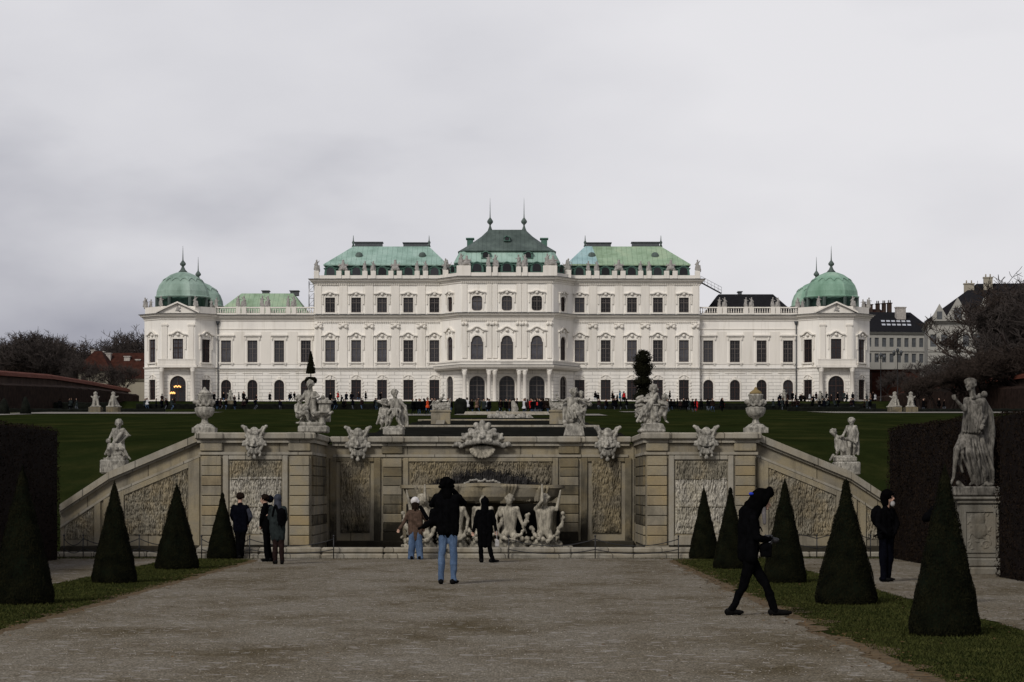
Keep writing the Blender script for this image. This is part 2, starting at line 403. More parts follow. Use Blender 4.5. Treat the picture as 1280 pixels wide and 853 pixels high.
col = t.ramp(a, [(.3, (.007, .0100, .0032)), (.5, (.015, .0195, .0055)), (.68, (.034, .034, .011))])
col = t.mix(t.ramp(cc, [(.45, 0.0), (.6, .5)]), col, (.013, .020, .006))
col = t.mix(1, col, t.ramp(b, [(.3, .55), (.6, 1.25)]), 'MULTIPLY')
t.bump(b, .6, .03)
M['lawn'] = t.set(col, 1.0, .0)
M['lawn_near'] = m_leaf('grass_blades', (.020, .026, .006), (.056, .058, .017), 2.2)
M['soil'] = m_plain('soil', (.095, .066, .034), .95, .1, 0, .5, 6)
M['litter'] = m_plain('fallen_leaves', (.10, .06, .028), .9, .1, 0, .5, 3)
M['path_far'] = m_plain('pale_path', (.20, .185, .16), .95, .1, 0, .15, .4)
t = NT('dark_water'); M['water'] = t.set((.012, .015, .012), .12, .5)
M['tile_red'] = m_plain('red_roof_tiles', (.040, .014, .009), .9, .1, 0, .4, 1.2)
M['tile_coping'] = m_plain('red_tile_coping', (.10, .032, .020), .9, .1, 0, .3, 1.2)
M['brick_dark'] = m_plain('dark_garden_wall', (.045, .030, .024), .95, .1, 0, .4, .7)
M['far_white'] = m_palace('far_white_render', (.31, .30, .27)); M['far_cream'] = m_palace('far_cream_render', (.30, .27, .21))
M['chimney'] = m_plain('chimney_render', (.35, .32, .29), .9, .1)
t = NT('lamp_glow'); t.b.inputs['Emission Color'].default_value = (1, .45, .13, 1); t.b.inputs['Emission Strength'].default_value = 1.6; M['glow'] = t.set((.8, .5, .2), .5)
t = NT('skylight_glass'); M['glass_pale'] = m_plain('curtain_reflection_glass', (.075, .075, .085), .3, .2, 0, .5, .6); M['skylight'] = t.set((.45, .47, .5), .2, .6)  # one pale grey covers blinds and painted-in lighter reflections of some panes
def crowd(name, c): return m_plain(name, c, .9, .1, 0, .1)
M['c_red'] = crowd('red_jacket', (.42, .02, .02)); M['c_orange'] = crowd('orange_jacket', (.55, .07, .02)); M['c_blue'] = crowd('teal_jacket', (.02, .10, .17))
M['c_white'] = crowd('white_jacket', (.45, .45, .45)); M['c_grey'] = crowd('grey_trousers', (.10, .11, .13)); M['c_tan'] = crowd('tan_coat', (.16, .10, .07))
# ================================================================== TERRAIN
UC = -0.80                                    # garden axis
def sstep(t): t = max(0.0, min(1.0, t)); return t * t * (3 - 2 * t)
def gz(x, y):
    if y <= 58: return 0.0
    if y < 90: b = 3.3 * ((y - 58) / 32) ** .8
    elif y < 395: b = 3.3 + (y - 90) * (11.3 / 305)
    elif y < 404: b = 14.6 + 1.6 * sstep((y - 395) / 9)
    elif y < 424: b = 16.2
    else: b = 16.2 + .5 * sstep((y - 424) / 3)
    if 58 < y < 95: b = max(b, 2.66 * (1 - sstep((abs(x - UC) - 6.9) / .5)))
    return b
def sheet(name, xs, ys, mat, dz=0.0, kind='structure', hole=None):
    mb = MB(); nx = len(xs)
    vs = [(x, y, gz(x, y) + dz) for y in ys for x in xs]; fs = []
    for j in range(len(ys) - 1):
        for i in range(nx - 1):
            if hole and hole((xs[i] + xs[i + 1]) / 2, (ys[j] + ys[j + 1]) / 2): continue
            fs.append((j * nx + i, j * nx + i + 1, (j + 1) * nx + i + 1, (j + 1) * nx + i))
    mb.add(vs, fs, 0, True); o = mb.build(name, mat, fix=False); return tag(o, kind=kind)
xs = [-2500, -900, -400, -200, -120, -90, -70, -50, -35, -25, -18, -14, -12] + [-11 + .25 * i for i in range(84)] + [10.2, 12, 16, 22, 32, 45, 60, 75, 95, 130, 220, 420, 900, 2500]
ys = [-60, 0, 20, 40, 56, 58, 59, 61.7, 62.5, 64, 66, 70, 75, 80, 85, 90, 95, 105, 120, 150, 200, 260, 320, 380, 395, 397, 399, 401, 404, 415, 424, 427, 500, 700, 1500, 4000]
def under_basin(x, y): return abs(x - UC) < 6.4 and 58 < y < 61.6
sheet('ground', xs, ys, M['lawn'], hole=lambda x, y: abs(x - UC) < 5.2 and 58 < y < 61.7)

# gravel: middle walk and the two side walks, ragged at the grass edge
def pebbles(n, seed):
    g = random.Random(seed); m = MB()
    for _ in range(n):
        y = 18 + 38 * g.random() ** 1.3; x = g.uniform(XL + .1, XR - .1) if g.random() < .8 else g.choice((g.uniform(-10.5, -8), g.uniform(6.2, 8.8))); r = g.uniform(.004, .010); a = g.random() * 3
        c_, s_ = math.cos(a) * r, math.sin(a) * r
        m.add([(x + c_, y + s_, .010), (x - s_, y + c_, .010), (x - c_, y - s_, .010), (x + s_, y - c_, .010), (x, y, .010 + r * .9)], [(0, 1, 4), (1, 2, 4), (2, 3, 4), (3, 0, 4)])
    tag(m.build('pebbles', m_plain('pale_pebbles', (.24, .22, .19), 1, 0, 0, .6, 30), fix=False), 'loose pale pebbles lying on the gravel walks', 'pebbles', kind='stuff')
def strip_sheet(name, xl, xr, y0, y1, mat, dz, jl=.05, jr=.05, step=.22, fl=0, fr=0):
    mb = MB(); vs = []; n = int((y1 - y0) / step) + 1
    for k in range(n + 1):
        y = y0 + (y1 - y0) * k / n
        a = xl + jl * noise.noise(Vector((y * 2.1, 3.3, xl))) * 2 + jl * noise.noise(Vector((y * .35, 1, xl)))
        b = xr + jr * noise.noise(Vector((y * 2.3, 7.7, xr))) * 2 + jr * noise.noise(Vector((y * .35, 5, xr)))
        if y > y1 - fl: a -= (1 - math.sqrt(max(0, 1 - ((y - y1 + fl) / fl) ** 2))) * fl * .5
        if y > y1 - fr: b += (1 - math.sqrt(max(0, 1 - ((y - y1 + fr) / fr) ** 2))) * fr * .5
        vs += [(a, y, dz), (b, y, dz)]
    fs = [(2 * k, 2 * k + 1, 2 * k + 3, 2 * k + 2) for k in range(n)]
    mb.add(vs, fs); return tag(mb.build(name, mat, fix=False), kind='structure')
XL, XR = -5.75, 3.48                          # edges of the middle walk
strip_sheet('soil_edge', XL - .26, XR + .30, 8, 55.6, M['soil'], .004, .14, .18, fl=2.2, fr=2.2)
strip_sheet('gravel_path', XL, XR, 8, 55.75, M['gravel'], .008, .05, .07, fl=2.2, fr=2.2)
strip_sheet('side_path', -11.0, -7.85, 8, 56.9, M['gravel'], .004, .05, .07)
strip_sheet('side_path', 5.9, 9.6, 8, 56.9, M['gravel'], .004, .06, .05)
pebbles(7000, 4)
# pale paths far up the slope
def far_path(x0, x1, ya, yb, mat=M['path_far']):
    mb = MB(); n = 24
    vs = []
    for i in range(n + 1):
        x = x0 + (x1 - x0) * i / n
        wob = .25 * noise.noise(Vector((x * .3, ya, 0)))
        vs += [(x, ya + wob, gz(x, ya) + .05), (x, yb + wob, gz(x, yb) + .05)]
    mb.add(vs, [(2 * i, 2 * i + 2, 2 * i + 3, 2 * i + 1) for i in range(n)])
    tag(mb.build('path', mat), kind='structure')
far_path(-58, -36, 268, 300); far_path(-62, -52, 236, 262)
far_path(-11.5, -7.4, 238, 262); far_path(3.8, 9.5, 238, 262)
far_path(14, 19, 300, 316); far_path(38, 75, 282, 310)
far_path(-80, 80, 404.3, 423.8)
far_path(-6.0, 4.3, 247, 300)

# grass blades on the two strips beside the walk: nobody could count them
def grass(name, regions, n, seed):
    rg = np.random.RandomState(seed); V = []; 
    tot = sum((r[1] - r[0]) * (r[3] - r[2]) for r in regions)
    for (x0, x1, y0, y1) in regions:
        k = int(n * (x1 - x0) * (y1 - y0) / tot)
        u = rg.rand(k); yy = y0 + (y1 - y0) * (np.sqrt(u) if False else u ** 1.5)
        xx = x0 + (x1 - x0) * rg.rand(k)
        h = .012 + .03 * rg.rand(k) ** 2; an = rg.rand(k) * 6.283; wd = .004 + .006 * rg.rand(k)
        lx = (rg.rand(k) - .5) * .05; ly = (rg.rand(k) - .5) * .05
        a = np.stack([xx - np.cos(an) * wd, yy - np.sin(an) * wd, np.full(k, .001)], 1)
        b = np.stack([xx + np.cos(an) * wd, yy + np.sin(an) * wd, np.full(k, .001)], 1)
        c = np.stack([xx + lx, yy + ly, h], 1)
        V.append(np.stack([a, b, c], 1).reshape(-1, 3))
    V = np.concatenate(V); nf = len(V) // 3
    me = bpy.data.meshes.new(name); me.vertices.add(len(V)); me.vertices.foreach_set('co', V.ravel())
    me.loops.add(nf * 3); me.loops.foreach_set('vertex_index', np.arange(nf * 3)); me.polygons.add(nf)
    me.polygons.foreach_set('loop_start', np.arange(nf) * 3); me.polygons.foreach_set('loop_total', np.full(nf, 3)); me.update()
    return tag(mesh_obj(name, me, M['lawn_near']), 'short winter grass on the strips under the clipped cones', 'grass', kind='stuff')
grass('grass', [(XR + .2, 5.9, 14, 55.6), (-7.85, XL - .18, 14, 55.6), (-11, 9.6, 55.75, 56.9)], 170000, 3)
# dead leaves blown against the edges
lm = MB(); rg = random.Random(5)
for k in range(2600):
    y = 14 + 42 * rg.random() ** 1.2
    s = rg.random()
    x = (XR + .22 * rg.gauss(0, 1) + .1) if s < .45 else (XL - .15 + .2 * rg.gauss(0, 1)) if s < .75 else (5.9 + .5 * rg.gauss(0, 1)) if s < .9 else rg.uniform(-8, 9)
    a = rg.random() * 6.28; r = rg.uniform(.012, .03); z = .012 + rg.random() * .012
    lm.add([(x + r * math.cos(a), y + r * math.sin(a), z), (x + r * .6 * math.cos(a + 2), y + r * .6 * math.sin(a + 2), z + .012 * rg.random()), (x - r * math.cos(a), y - r * math.sin(a), z), (x + r * .6 * math.cos(a - 2), y + r * .6 * math.sin(a - 2), z)], [(0, 1, 2, 3)])
tag(lm.build('fallen_leaves', M['litter']), 'small dead leaves scattered along the gravel edges', 'leaves', kind='stuff')

# ================================================================== CASCADE WALL
D0, D1 = 57.0, 61.4                           # front of the outer bays / of the recessed middle
def zt(py, d=D0): return WZ(py, d)
ZTOP, ZCAP, ZFR, ZPAN = zt(541), zt(551), zt(567), zt(576)
wall = thing('retaining_wall', 'long ashlar garden wall with recessed middle, rusticated piers and rough rockwork panels', 'wall', (UC, D0, 0))
def wl(px, d=D0): return WX(px, d) - UC        # local x
# half positions of the piers, in metres from the axis (outer bays)
xo0, xo1 = 6.60, 3.98                          # outer end and inner corner of the outer bays
PI_ = D1 - D0
core = MB()
for s in (-1, 1):
    a, b = sorted((s * xo0, s * xo1))
    core.box(a, b, 0, PI_ + .9, -.3, ZCAP)
core.box(-xo1 - .0, xo1 + .0, PI_, PI_ + .9, -.3, ZCAP)
core.build('masonry', M['stone_j'], wall)
cop = MB()
def coping(mb, x0, x1, y, yb, ends=True):
    mb.bevbox(x0, x1, y - .16, yb, ZCAP + .03, ZTOP, .03)
    mb.box(x0 + .05, x1 - .05, y - .09, yb, ZCAP - .05, ZCAP + .03)
    mb.box(x0 + .08, x1 - .08, y - .05, yb, ZFR - .03, ZFR + .035)
for s in (-1, 1):
    a, b = sorted((s * (xo0 + .12), s * (xo1 - .12)))
    coping(cop, a, b, 0, PI_ + .5)
coping(cop, -xo1 + .13, xo1 - .13, PI_, PI_ + .9)
cop.build('coping', M['stone_cap'], wall)
def pier(x0, x1, y, mat, name='pier'):
    # block courses with open joints, frieze block above
    mb = MB(); z0, n = .28, 9; hh = (ZFR - .06 - z0) / n
    for k in range(n):
        mb.bevbox(x0, x1, y - .075, y + .05, z0 + k * hh + .006, z0 + (k + 1) * hh - .006, .013, mi=rnd.choice((0, 0, 1)))
    mb.bevbox(x0 - .03, x1 + .03, y - .09, y + .05, ZFR + .05, ZCAP - .06, .02)
    mb.bevbox(x0 - .05, x1 + .05, y - .15, y + .05, 0, z0, .02)
    mb.bevbox(x0 - .07, x1 + .07, y - .22, y + .3, ZCAP + .028, ZTOP + .003, .03, mi=2)
    mb.build(name, mat, wall)
mo = [M['stone'], M['stone_warm'], M['stone_cap']]
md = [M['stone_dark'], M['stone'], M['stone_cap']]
for s in (-1, 1):
    a, b = sorted((s * (xo0 - .03), s * (xo0 - .50))); pier(a, b, 0, mo)
    a, b = sorted((s * (xo1 + .03), s * (xo1 + .50))); pier(a, b, 0, mo)
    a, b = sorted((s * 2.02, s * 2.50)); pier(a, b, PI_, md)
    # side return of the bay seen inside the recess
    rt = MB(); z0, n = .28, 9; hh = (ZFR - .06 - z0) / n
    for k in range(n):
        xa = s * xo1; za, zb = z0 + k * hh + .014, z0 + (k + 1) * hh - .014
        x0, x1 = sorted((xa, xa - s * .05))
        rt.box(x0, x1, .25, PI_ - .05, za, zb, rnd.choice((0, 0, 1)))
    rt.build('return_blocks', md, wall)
# frames and rock panels
def strips(mb, x0, x1, y, z0=.28, z1=None, w_=.13):
    z1 = z1 or ZFR - .05
    mb.bevbox(x0, x0 + w_, y - .06, y + .02, z0, z1, .012); mb.bevbox(x1 - w_, x1, y - .06, y + .02, z0, z1, .012)
    mb.bevbox(x0 + w_ + .004, x1 - w_ - .004, y - .055, y + .02, ZPAN + .02, z1, .012)
def rock(name, x0, x1, z0, z1, y, mats, seed, clip=None, pale_from=None, amp=.055):
    # dripping stalactite-like relief hewn into the slab
    nx = max(8, int((x1 - x0) / .0105)); nz = max(8, int((z1 - z0) / .024)); vs = []; fs = []; mi = []
    for j in range(nz + 1):
        z = z0 + (z1 - z0) * j / nz
        for i in range(nx + 1):
            x = x0 + (x1 - x0) * i / nx
            q = Vector((x * 19 + seed, z * 4.6, seed)); q2 = Vector((x * 38, z * 10, seed + 5))
            h = abs(noise.noise(q)) * 1.7 + 1.0 * abs(noise.noise(q2)) + .35 * noise.noise(Vector((x * 45, z * 20, 1))) - .25
            edge = min(1, (x - x0) / .03, (x1 - x) / .03, (z - z0) / .03, (z1 - z) / .03)
            hh = max(-.02, h * amp) * max(0, edge)
            sl = .0 if pale_from is None else 0
            vs.append((x, y - .012 - hh, z))
    me_ok = clip or (lambda x, z: True)
    for j in range(nz):
        for i in range(nx):
            zc = z0 + (z1 - z0) * (j + .5) / nz; xc = x0 + (x1 - x0) * (i + .5) / nx
            if not me_ok(xc, zc): continue
            fs.append((j * nx + i + j, j * nx + i + j + 1, (j + 1) * (nx + 1) + i + 1, (j + 1) * (nx + 1) + i))
            if pale_from is None: mi.append(0)
            else: mi.append(1 if zc + .04 * noise.noise(Vector((xc * 3, 0, seed))) < pale_from else 0)
    mb = MB(); mb.v = vs; mb.f = fs; mb.mi = mi; mb.sm = [False] * len(fs)
    return mb
for s in (-1, 1):
    fr = MB(); a, b = sorted((s * (xo0 - .54), s * (xo1 + .54)))
    strips(fr, a, b, 0)
    fr.bevbox(a + .134, b - .134, -.10, .02, .28, .52, .02)
    fr.build('panel_frame', M['stone_cap'], wall)
    mb = rock('rock_panel', a + .16, b - .16, .56, ZPAN, 0, None, 3 if s < 0 else 9, pale_from=(1.9 if s < 0 else 1.86), amp=.048)
    # slab joints cut across the rockwork
    mb.build('rock_panel', [M['stone_rough'], M['rock_pale']], wall, fix=False)
    jt = MB()
    for z in (1.86, 1.2): jt.box(a + .16, b - .16, -.045, -.006, z - .007, z + .007)
    jt.build('slab_joint', M['stone_dark'], wall)
    # narrow panel in the recess
    fr = MB(); a, b = sorted((s * 2.56, s * (xo1 - .12)))
    strips(fr, a + .0, b - .0, PI_, w_=.17)
    fr.build('panel_frame', M['stone_dark'], wall)
    a2, b2 = a + .28, b - .28
    mb = rock('rock_panel', a2, b2, .5, ZPAN + .06, PI_ - .03, None, 20 + s, amp=.04)
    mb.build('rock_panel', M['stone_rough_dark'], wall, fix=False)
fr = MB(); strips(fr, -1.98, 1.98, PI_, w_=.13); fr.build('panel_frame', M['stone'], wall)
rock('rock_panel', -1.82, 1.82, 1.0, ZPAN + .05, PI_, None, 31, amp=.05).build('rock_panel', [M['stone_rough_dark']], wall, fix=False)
# water-stained streak under the spout
st = rock('s', -1.6, 1.75, 1.25, ZPAN - .02, PI_ - .012, None, 31, amp=.05, clip=lambda x, z: z < ZPAN - .10 - .16 * rnd.random() - .40 * (abs(x - .2) / 1.5) ** 1.6 + .10 * noise.noise(Vector((x * 3, 0, 0))) + .07 * noise.noise(Vector((x * 11, z * 3, 0))))
st.build('wet_stain', [m_plain('wet_black_stone', (.03, .028, .027), .8, .1, 0, .6, 5)], wall, fix=False)
# plinth course of the whole wall
pl = MB()
for s in (-1, 1):
    a, b = sorted((s * (xo0 + .02), s * (xo1 - .02)))
    pl.bevbox(a, b, -.12, .02, -.02, .26, .03)
pl.bevbox(-xo1 + .05, xo1 - .05, PI_ - .12, PI_ + .02, -.02, .3, .03)
pl.build('plinth', M['stone_dark'], wall)

# grotesque masks over the panels
def mask_shapes(k=1.0, seed=0):
    g = random.Random(seed); S = []
    for s in (-1, 1):
        S += [C((s * .12, 0, .17), (s * .21, -.01, .38), .05, .055), C((s * .21, -.01, .38), (s * .275, -.03, .42), .05, .04), C((s * .15, -.05, .2), (s * .23, -.06, .36), .02, .02), E((s * .24, -.03, .05), (.05, .04, .045)), E((s * .26, -.03, -.01), .035), C((s * .08, -.05, .30), (s * .16, -.03, .33), .04, .04)]     # upright ears / horns
        S += [C((s * .09, -.06, .14), (s * .17, -.03, .17), .035, .03), E((s * .075, -.085, .085), (.036, .03, .026))]              # brows, eyes
        S += [E((s * .12, -.07, .01), (.06, .05, .05)), C((s * .16, -.02, .10), (s * .20, -.03, .0), .055, .05), C((s * .17, -.02, .0), (s * .15, -.03, -.10), .055, .045)]
        S += [C((s * .05, -.06, -.10), (s * .14, -.03, -.20), .05, .035), E((s * .13, -.05, -.26), .035), C((s * .03, -.12, -.035), (s * .10, -.09, -.02), .022, .018)]
        for k2 in range(5): S.append(E((s * g.uniform(.12, .22), -.02, g.uniform(-.1, .3)), g.uniform(.025, .04)))
    S += [E((0, -.02, .08), (.15, .10, .24)), E((0, -.05, .33), (.10, .06, .08)), C((0, -.12, .12), (0, -.16, .03), .022, .035), E((0, -.05, .26), (.11, .07, .07)), E((0, -.06, .36), .045), E((0, -.04, .32), (.09, .05, .05))]
    S += [E((0, -.04, -.16), (.11, .07, .10)), E((0, -.07, -.30), (.05, .045, .05)), C((-.07, -.09, -.09), (.07, -.09, -.09), .03)]
    S += [C((-.05, -.10, -.20 ), (-.03, -.1, -.12), .02), C((.05, -.10, -.20), (.03, -.1, -.12), .02)]
    return S
mk = sculpt('mask', mask_shapes(), .011, 1)
mk.materials.append(M['marble'])
mouth = MB(); mouth.lathe([(.0, -.03), (.05, -.025), (.07, 0), (.05, .02), (0, .022)], 14); 
for px, d, sc in ((319, D0, 1.0), (448, D1, 1.12), (759, D1, 1.12), (882, D0, 1.0)):
    y = (d - D0) - .16
    o = mesh_obj('mask', mk, None, wall, (WX(px, d) - UC, y, WZ(556, d) if d == D0 else WZ(558, d))); o.scale = (1.02 * sc,) * 3
    mm = MB(); mm.tube([(-.065, -.115, -.058), (0, -.125, -.066), (.065, -.115, -.058)], [.012, .018, .012], 8)
    mm.build('open_mouth', M['black'], o)

# big shell-headed mask over the basin
S = []
for k in range(9):
    a = math.pi * (k + .5) / 9; S.append(C((.05 * math.cos(a), -.10, .14), (.46 * math.cos(a), -.03, .12 + .38 * math.sin(a) ** 3), .06, .075)); S.append(E((.47 * math.cos(a), -.07, .09 + .38 * math.sin(a) ** 3), .05))
for s in (-1, 1):
    S += [C((s * .1, -.2, .24), (s * .34, -.12, .18), .06, .06), E((s * .2, -.2, .14), (.07, .05, .05)), C((s * .05, -.24, .02), (s * .40, -.12, -.04), .075, .06),
          C((s * .40, -.1, -.04), (s * .55, -.06, -.12), .06, .05), E((s * .66, -.05, -.06), .075), E((s * .58, -.05, -.05), .06), C((s * .6, -.03, -.06), (s * .75, -.02, -.1), .05, .03)]
    S += [C((s * .3, -.05, .1), (s * .5, -.03, .2), .06, .04), C((s * .3, -.04, 0.02), (s * .52, -.03, .1), .06, .04)]
S += [E((0, -.14, .14), (.26, .14, .16)), E((0, -.26, .12), (.08, .09, .07)), C((-.2, -.22, .03), (.2, -.22, .03), .07), E((0, 0, -.0), (.4, .10, .12))]
big = mesh_obj('spout_mask', sculpt('spout_mask', S, .016, 1), M['marble'], wall, (WX(603, D1) - UC, PI_ - .14, WZ(552, D1) - .02))
S = [C((.0, .02, -.02), (.30 * math.sin(a), -.05, -.10 - .24 * math.cos(a)), .05, .045) for a in [(-1.35 + 2.7 * k / 10) for k in range(11)]] + [E((0, .03, -.12), (.30, .05, .2))]
mesh_obj('shell_lip', sculpt('shell_lip', S, .014, 1), M['marble_old'], big, (0, -.02, -.05))
mm = MB(); mm.tube([(-.26, -.12, -.055), (-.1, -.17, -.035), (.1, -.17, -.035), (.26, -.12, -.055)], [.03, .055, .055, .03], 8); mm.build('open_mouth', M['black'], big)

# ------------------------------------------------------------------ sloping ramp walls with their coping
def ramp(side, label):
    r = thing('ramp_wall', label, 'wall', (UC, D0 + .25, 0))
    if side < 0: P3 = [(240, 541), (135, 590), (73, 631)]
    else: P3 = [(961, 541), (1065, 590), (1127, 631)]
    pts = [(WX(px, D0) - UC, WZ(py, D0)) for px, py in P3]
    xi = side * (xo0 + .0)
    pts[0] = (xi, ZTOP - .0)
    ch = .19; fz = .50
    b = MB()
    (xa, za), (xb, zb), (xc, zc) = pts
    b.poly_ext([(xa, -.3), (xa, za - ch), (xb, zb - ch), (xc, zc - ch), (xc, -.3)], 0, .45)
    b.build('masonry', M['stone_j'], r)
    c = MB()
    def band(p, q, dz0, dz1, y0, y1, mi=0): c.poly_ext([(p[0], p[1] - dz1), (p[0], p[1] - dz0), (q[0], q[1] - dz0), (q[0], q[1] - dz1)], y0, y1, mi)
    g = .006
    for p, q in ((pts[0], (xb - side * -g, zb)), (pts[1], pts[2])):
        band(p, q, 0, ch - .02, -.16, .55); band(p, q, ch - .016, ch + .04, -.08, .0); band(p, q, fz, fz + .06, -.05, .0)
    c.build('coping', M['stone_cap'], r)
    # frame pieces and rough panels under the slope
    f = MB()
    def zline(x, off):
        if (x - xb) * side < 0: u = (x - xa) / (xb - xa); z = za + u * (zb - za)
        else: u = (x - xb) / (xc - xb); z = zb + u * (zc - zb)
        return z - off
    def vpost(x0, x1): f.poly_ext([(x0, .28), (x0, zline(x0, fz + .07)), (x1, zline(x1, fz + .07)), (x1, .28)], -.06, .02)
    def slope(x0, x1, o0, o1): f.poly_ext([(x0, zline(x0, o1)), (x0, zline(x0, o0)), (x1, zline(x1, o0)), (x1, zline(x1, o1))], -.055, .02)
    e = .004
    def post(xi0, wd): a, b2 = sorted((xi0, xi0 + side * wd)); vpost(a, b2)
    post(xa + side * .05, .26); post(xb - side * .34, .17); post(xb + side * .22, .14)
    def sl(x0, x1, o0, o1): a, b2 = sorted((x0, x1)); slope(a + e, b2 - e, o0, o1)
    sl(xa + side * .31, xb - side * .34, fz + .07, fz + .2)
    post(xb - side * .12, .26)
    f.build('panel_frame', M['stone'], r)
    def panel(x0, x1, off, seed, zmin=.52):
        a, b2 = sorted((x0, x1))
        rock('p', a, b2, zmin, ZTOP, 0, None, seed, clip=lambda x, z: z < zline(x, off), amp=.05).build('rock_panel', [M['stone_rough']], r, fix=False)
    panel(xa + side * .33, xb - side * .36, fz + .22, 41 + side); panel(xb + side * .38, xc - side * .1, fz + .1, 51 + side, .42)
    p = MB(); a, b2 = sorted((xa, xc)); p.bevbox(a + .01, b2 - .01, -.14, .02, -.02, .27, .03); p.build('plinth', M['stone_dark'], r)
    # rear parapet of the ramp, a little higher, darker with moss
    q = MB(); bb = .28
    for (p0, p1) in ((pts[0], pts[1]), (pts[1], pts[2])):
        q.poly_ext([(p0[0], -.3), (p0[0], p0[1] + (.02 if p0 is pts[0] else bb * .5)), (p1[0], p1[1] + (bb * .5 if p1 is pts[1] else bb * .75)), (p1[0], -.3)], 1.9, 2.3)
    q.build('rear_parapet', M['stone_dark'], r)
    w_ = MB(); w_.poly_ext([(xa, -.3), (xa, za - .55), (xb, zb - .55), (xc, zc - .55), (xc, -.3)], .46, 1.89); w_.build('ramp_walk', M['stone_dark'], r)
    return pts
RL = ramp(-1, 'sloping stone ramp wall descending towards the left hedge')
RR = ramp(1, 'sloping stone ramp wall descending towards the right hedge')

# ------------------------------------------------------------------ kerbs and pool at the foot
kb = MB()
for k in range(9):
    a = -6.55 + k * 13.1 / 9; b = a + 13.1 / 9 - .008
    kb.bevbox(a, b, -1.12, -.78, .13, .26, .03); kb.bevbox(a, b, -1.22, -.80, -.05, .12, .03)
tag(kb.build('pool_kerb', M['stone_cap'], None, (UC, D0, 0)), 'low two-step stone kerb along the foot of the cascade wall', 'kerb')
for s in (-1, 1):
    kb = MB()
    for k in range(3):
        a, b = sorted((s * (6.62 + k * 1.25), s * (6.61 + (k + 1) * 1.25 - .006)))
        kb.bevbox(a, b, -.42, -.14, .0, .13, .03)
    tag(kb.build('kerb', M['stone_cap'], None, (UC, D0 + .25, 0)), 'low kerb below the ' + ('left' if s < 0 else 'right') + ' ramp wall', 'kerb')
pw = MB(); pw.box(-xo1 + .03, xo1 - .03, -.75, PI_ - .14, -.2, .07); pw.box(-xo0, -xo1 + .03, -.75, -.13, -.2, .07); pw.box(xo1 - .03, xo0, -.75, -.13, -.2, .07)
tag(pw.build('pool_water', M['water'], None, (UC, D0, 0)), kind='structure')

# ------------------------------------------------------------------ wall fountain: basin carried by tritons
ft = thing('wall_fountain', 'stone shell basin carried by bare-chested tritons in the recess of the cascade wall', 'fountain', (WX(603, 60.2), 60.4, 0))
d = 60.2
def fz_(py): return WZ(py, d)
hw = WX(706, d) - WX(603, d)
prof = [(1.0, fz_(606.5)), (1.0, fz_(610.5)), (.955, fz_(611.5)), (.945, fz_(614)), (.915, fz_(621)), (.85, fz_(626)), (.70, fz_(629)), (.5, fz_(630))]
bs = MB(); rings = []
def basin_ring(k, z, n=60):
    pts = []
    for i in range(n + 1):
        t_ = -math.pi / 2 + math.pi * i / n
        x = math.sin(t_) * hw * k; y = -(abs(math.cos(t_)) ** .45) * 1.05 * (k ** 1.2)
        cen = math.exp(-(x / .8) ** 2)
        y -= .26 * cen * k + .09 * k * (abs(math.sin(x * 4.2)) ** .6) * (1 if .5 < k < .97 else .3)
        pts.append((x, y, z + .05 * cen * (1 if z > fz_(612) else 0)))
    return pts
rings = [basin_ring(.9, fz_(607.5))] + [basin_ring(k, z) for k, z in prof]
nb = len(rings[0]); bs.loft(rings, 0, True, False, True)
bs.build('basin', M['stone'], ft)
wt = MB(); wr = basin_ring(.89, fz_(607)); wt.add([(p[0], p[1], fz_(607) + .045 * math.exp(-(p[0] / .8) ** 2)) for p in wr], [tuple(range(len(wr)))]); wt.build('basin_water', m_plain('wet_basin_film', (.03, .032, .034), .4, .3), ft)
S = []
for k in range(13):
    x = -.42 + .84 * k / 12; S.append(E((x, -1.22, fz_(605) + .06 * math.cos(x * 3) + rnd.uniform(-.02, .04)), (.045, .05, .035)))
mesh_obj('shell_crest', sculpt('shell_crest', S + [C((-.4, -1.2, fz_(606)), (.4, -1.2, fz_(606)), .03)], .014, 1), M['marble'], ft)
for a_, b_ in ((-.5, .5), (-hw * .9, -hw * .72), (hw * .72, hw * .9)):
    bk = MB(); bk.bevbox(a_, b_, -.3, .9, 0, fz_(629)); bk.build('support', M['stone_dark'], ft)
S = []
for cx_, wd_ in ((-.62, .30), (-.02, .34), (.58, .30)):
    for k in range(7):
        u = k / 6 - .5; S.append(C((cx_ + u * wd_ * 1.7, -1.24 + .25 * abs(u), fz_(608)), (cx_ + u * wd_ * .7, -1.02, fz_(628)), .055, .035))
for cx_ in (-1.5, -1.15, 1.12, 1.48):
    for k in range(4): u = k / 3 - .5; S.append(C((cx_ + u * .3, -1.0 + .2 * abs(u), fz_(610)), (cx_ * .96 + u * .2, -.86, fz_(626)), .045, .03))
mesh_obj('shell_ribs', sculpt('shell_ribs', S, .016, 0), M['stone'], ft)
def garland(path, g, r=.05):
    S = []
    for i in range(len(path) - 1):
        a, b = Vector(path[i]), Vector(path[i + 1]); n = max(2, int((b - a).length / .05))
        for k in range(n):
            p = a.lerp(b, k / n); S.append(E(p + Vector((g.uniform(-.03, .03), g.uniform(-.04, .04), g.uniform(-.03, .03))), g.uniform(r * .7, r * 1.2)))
    return S
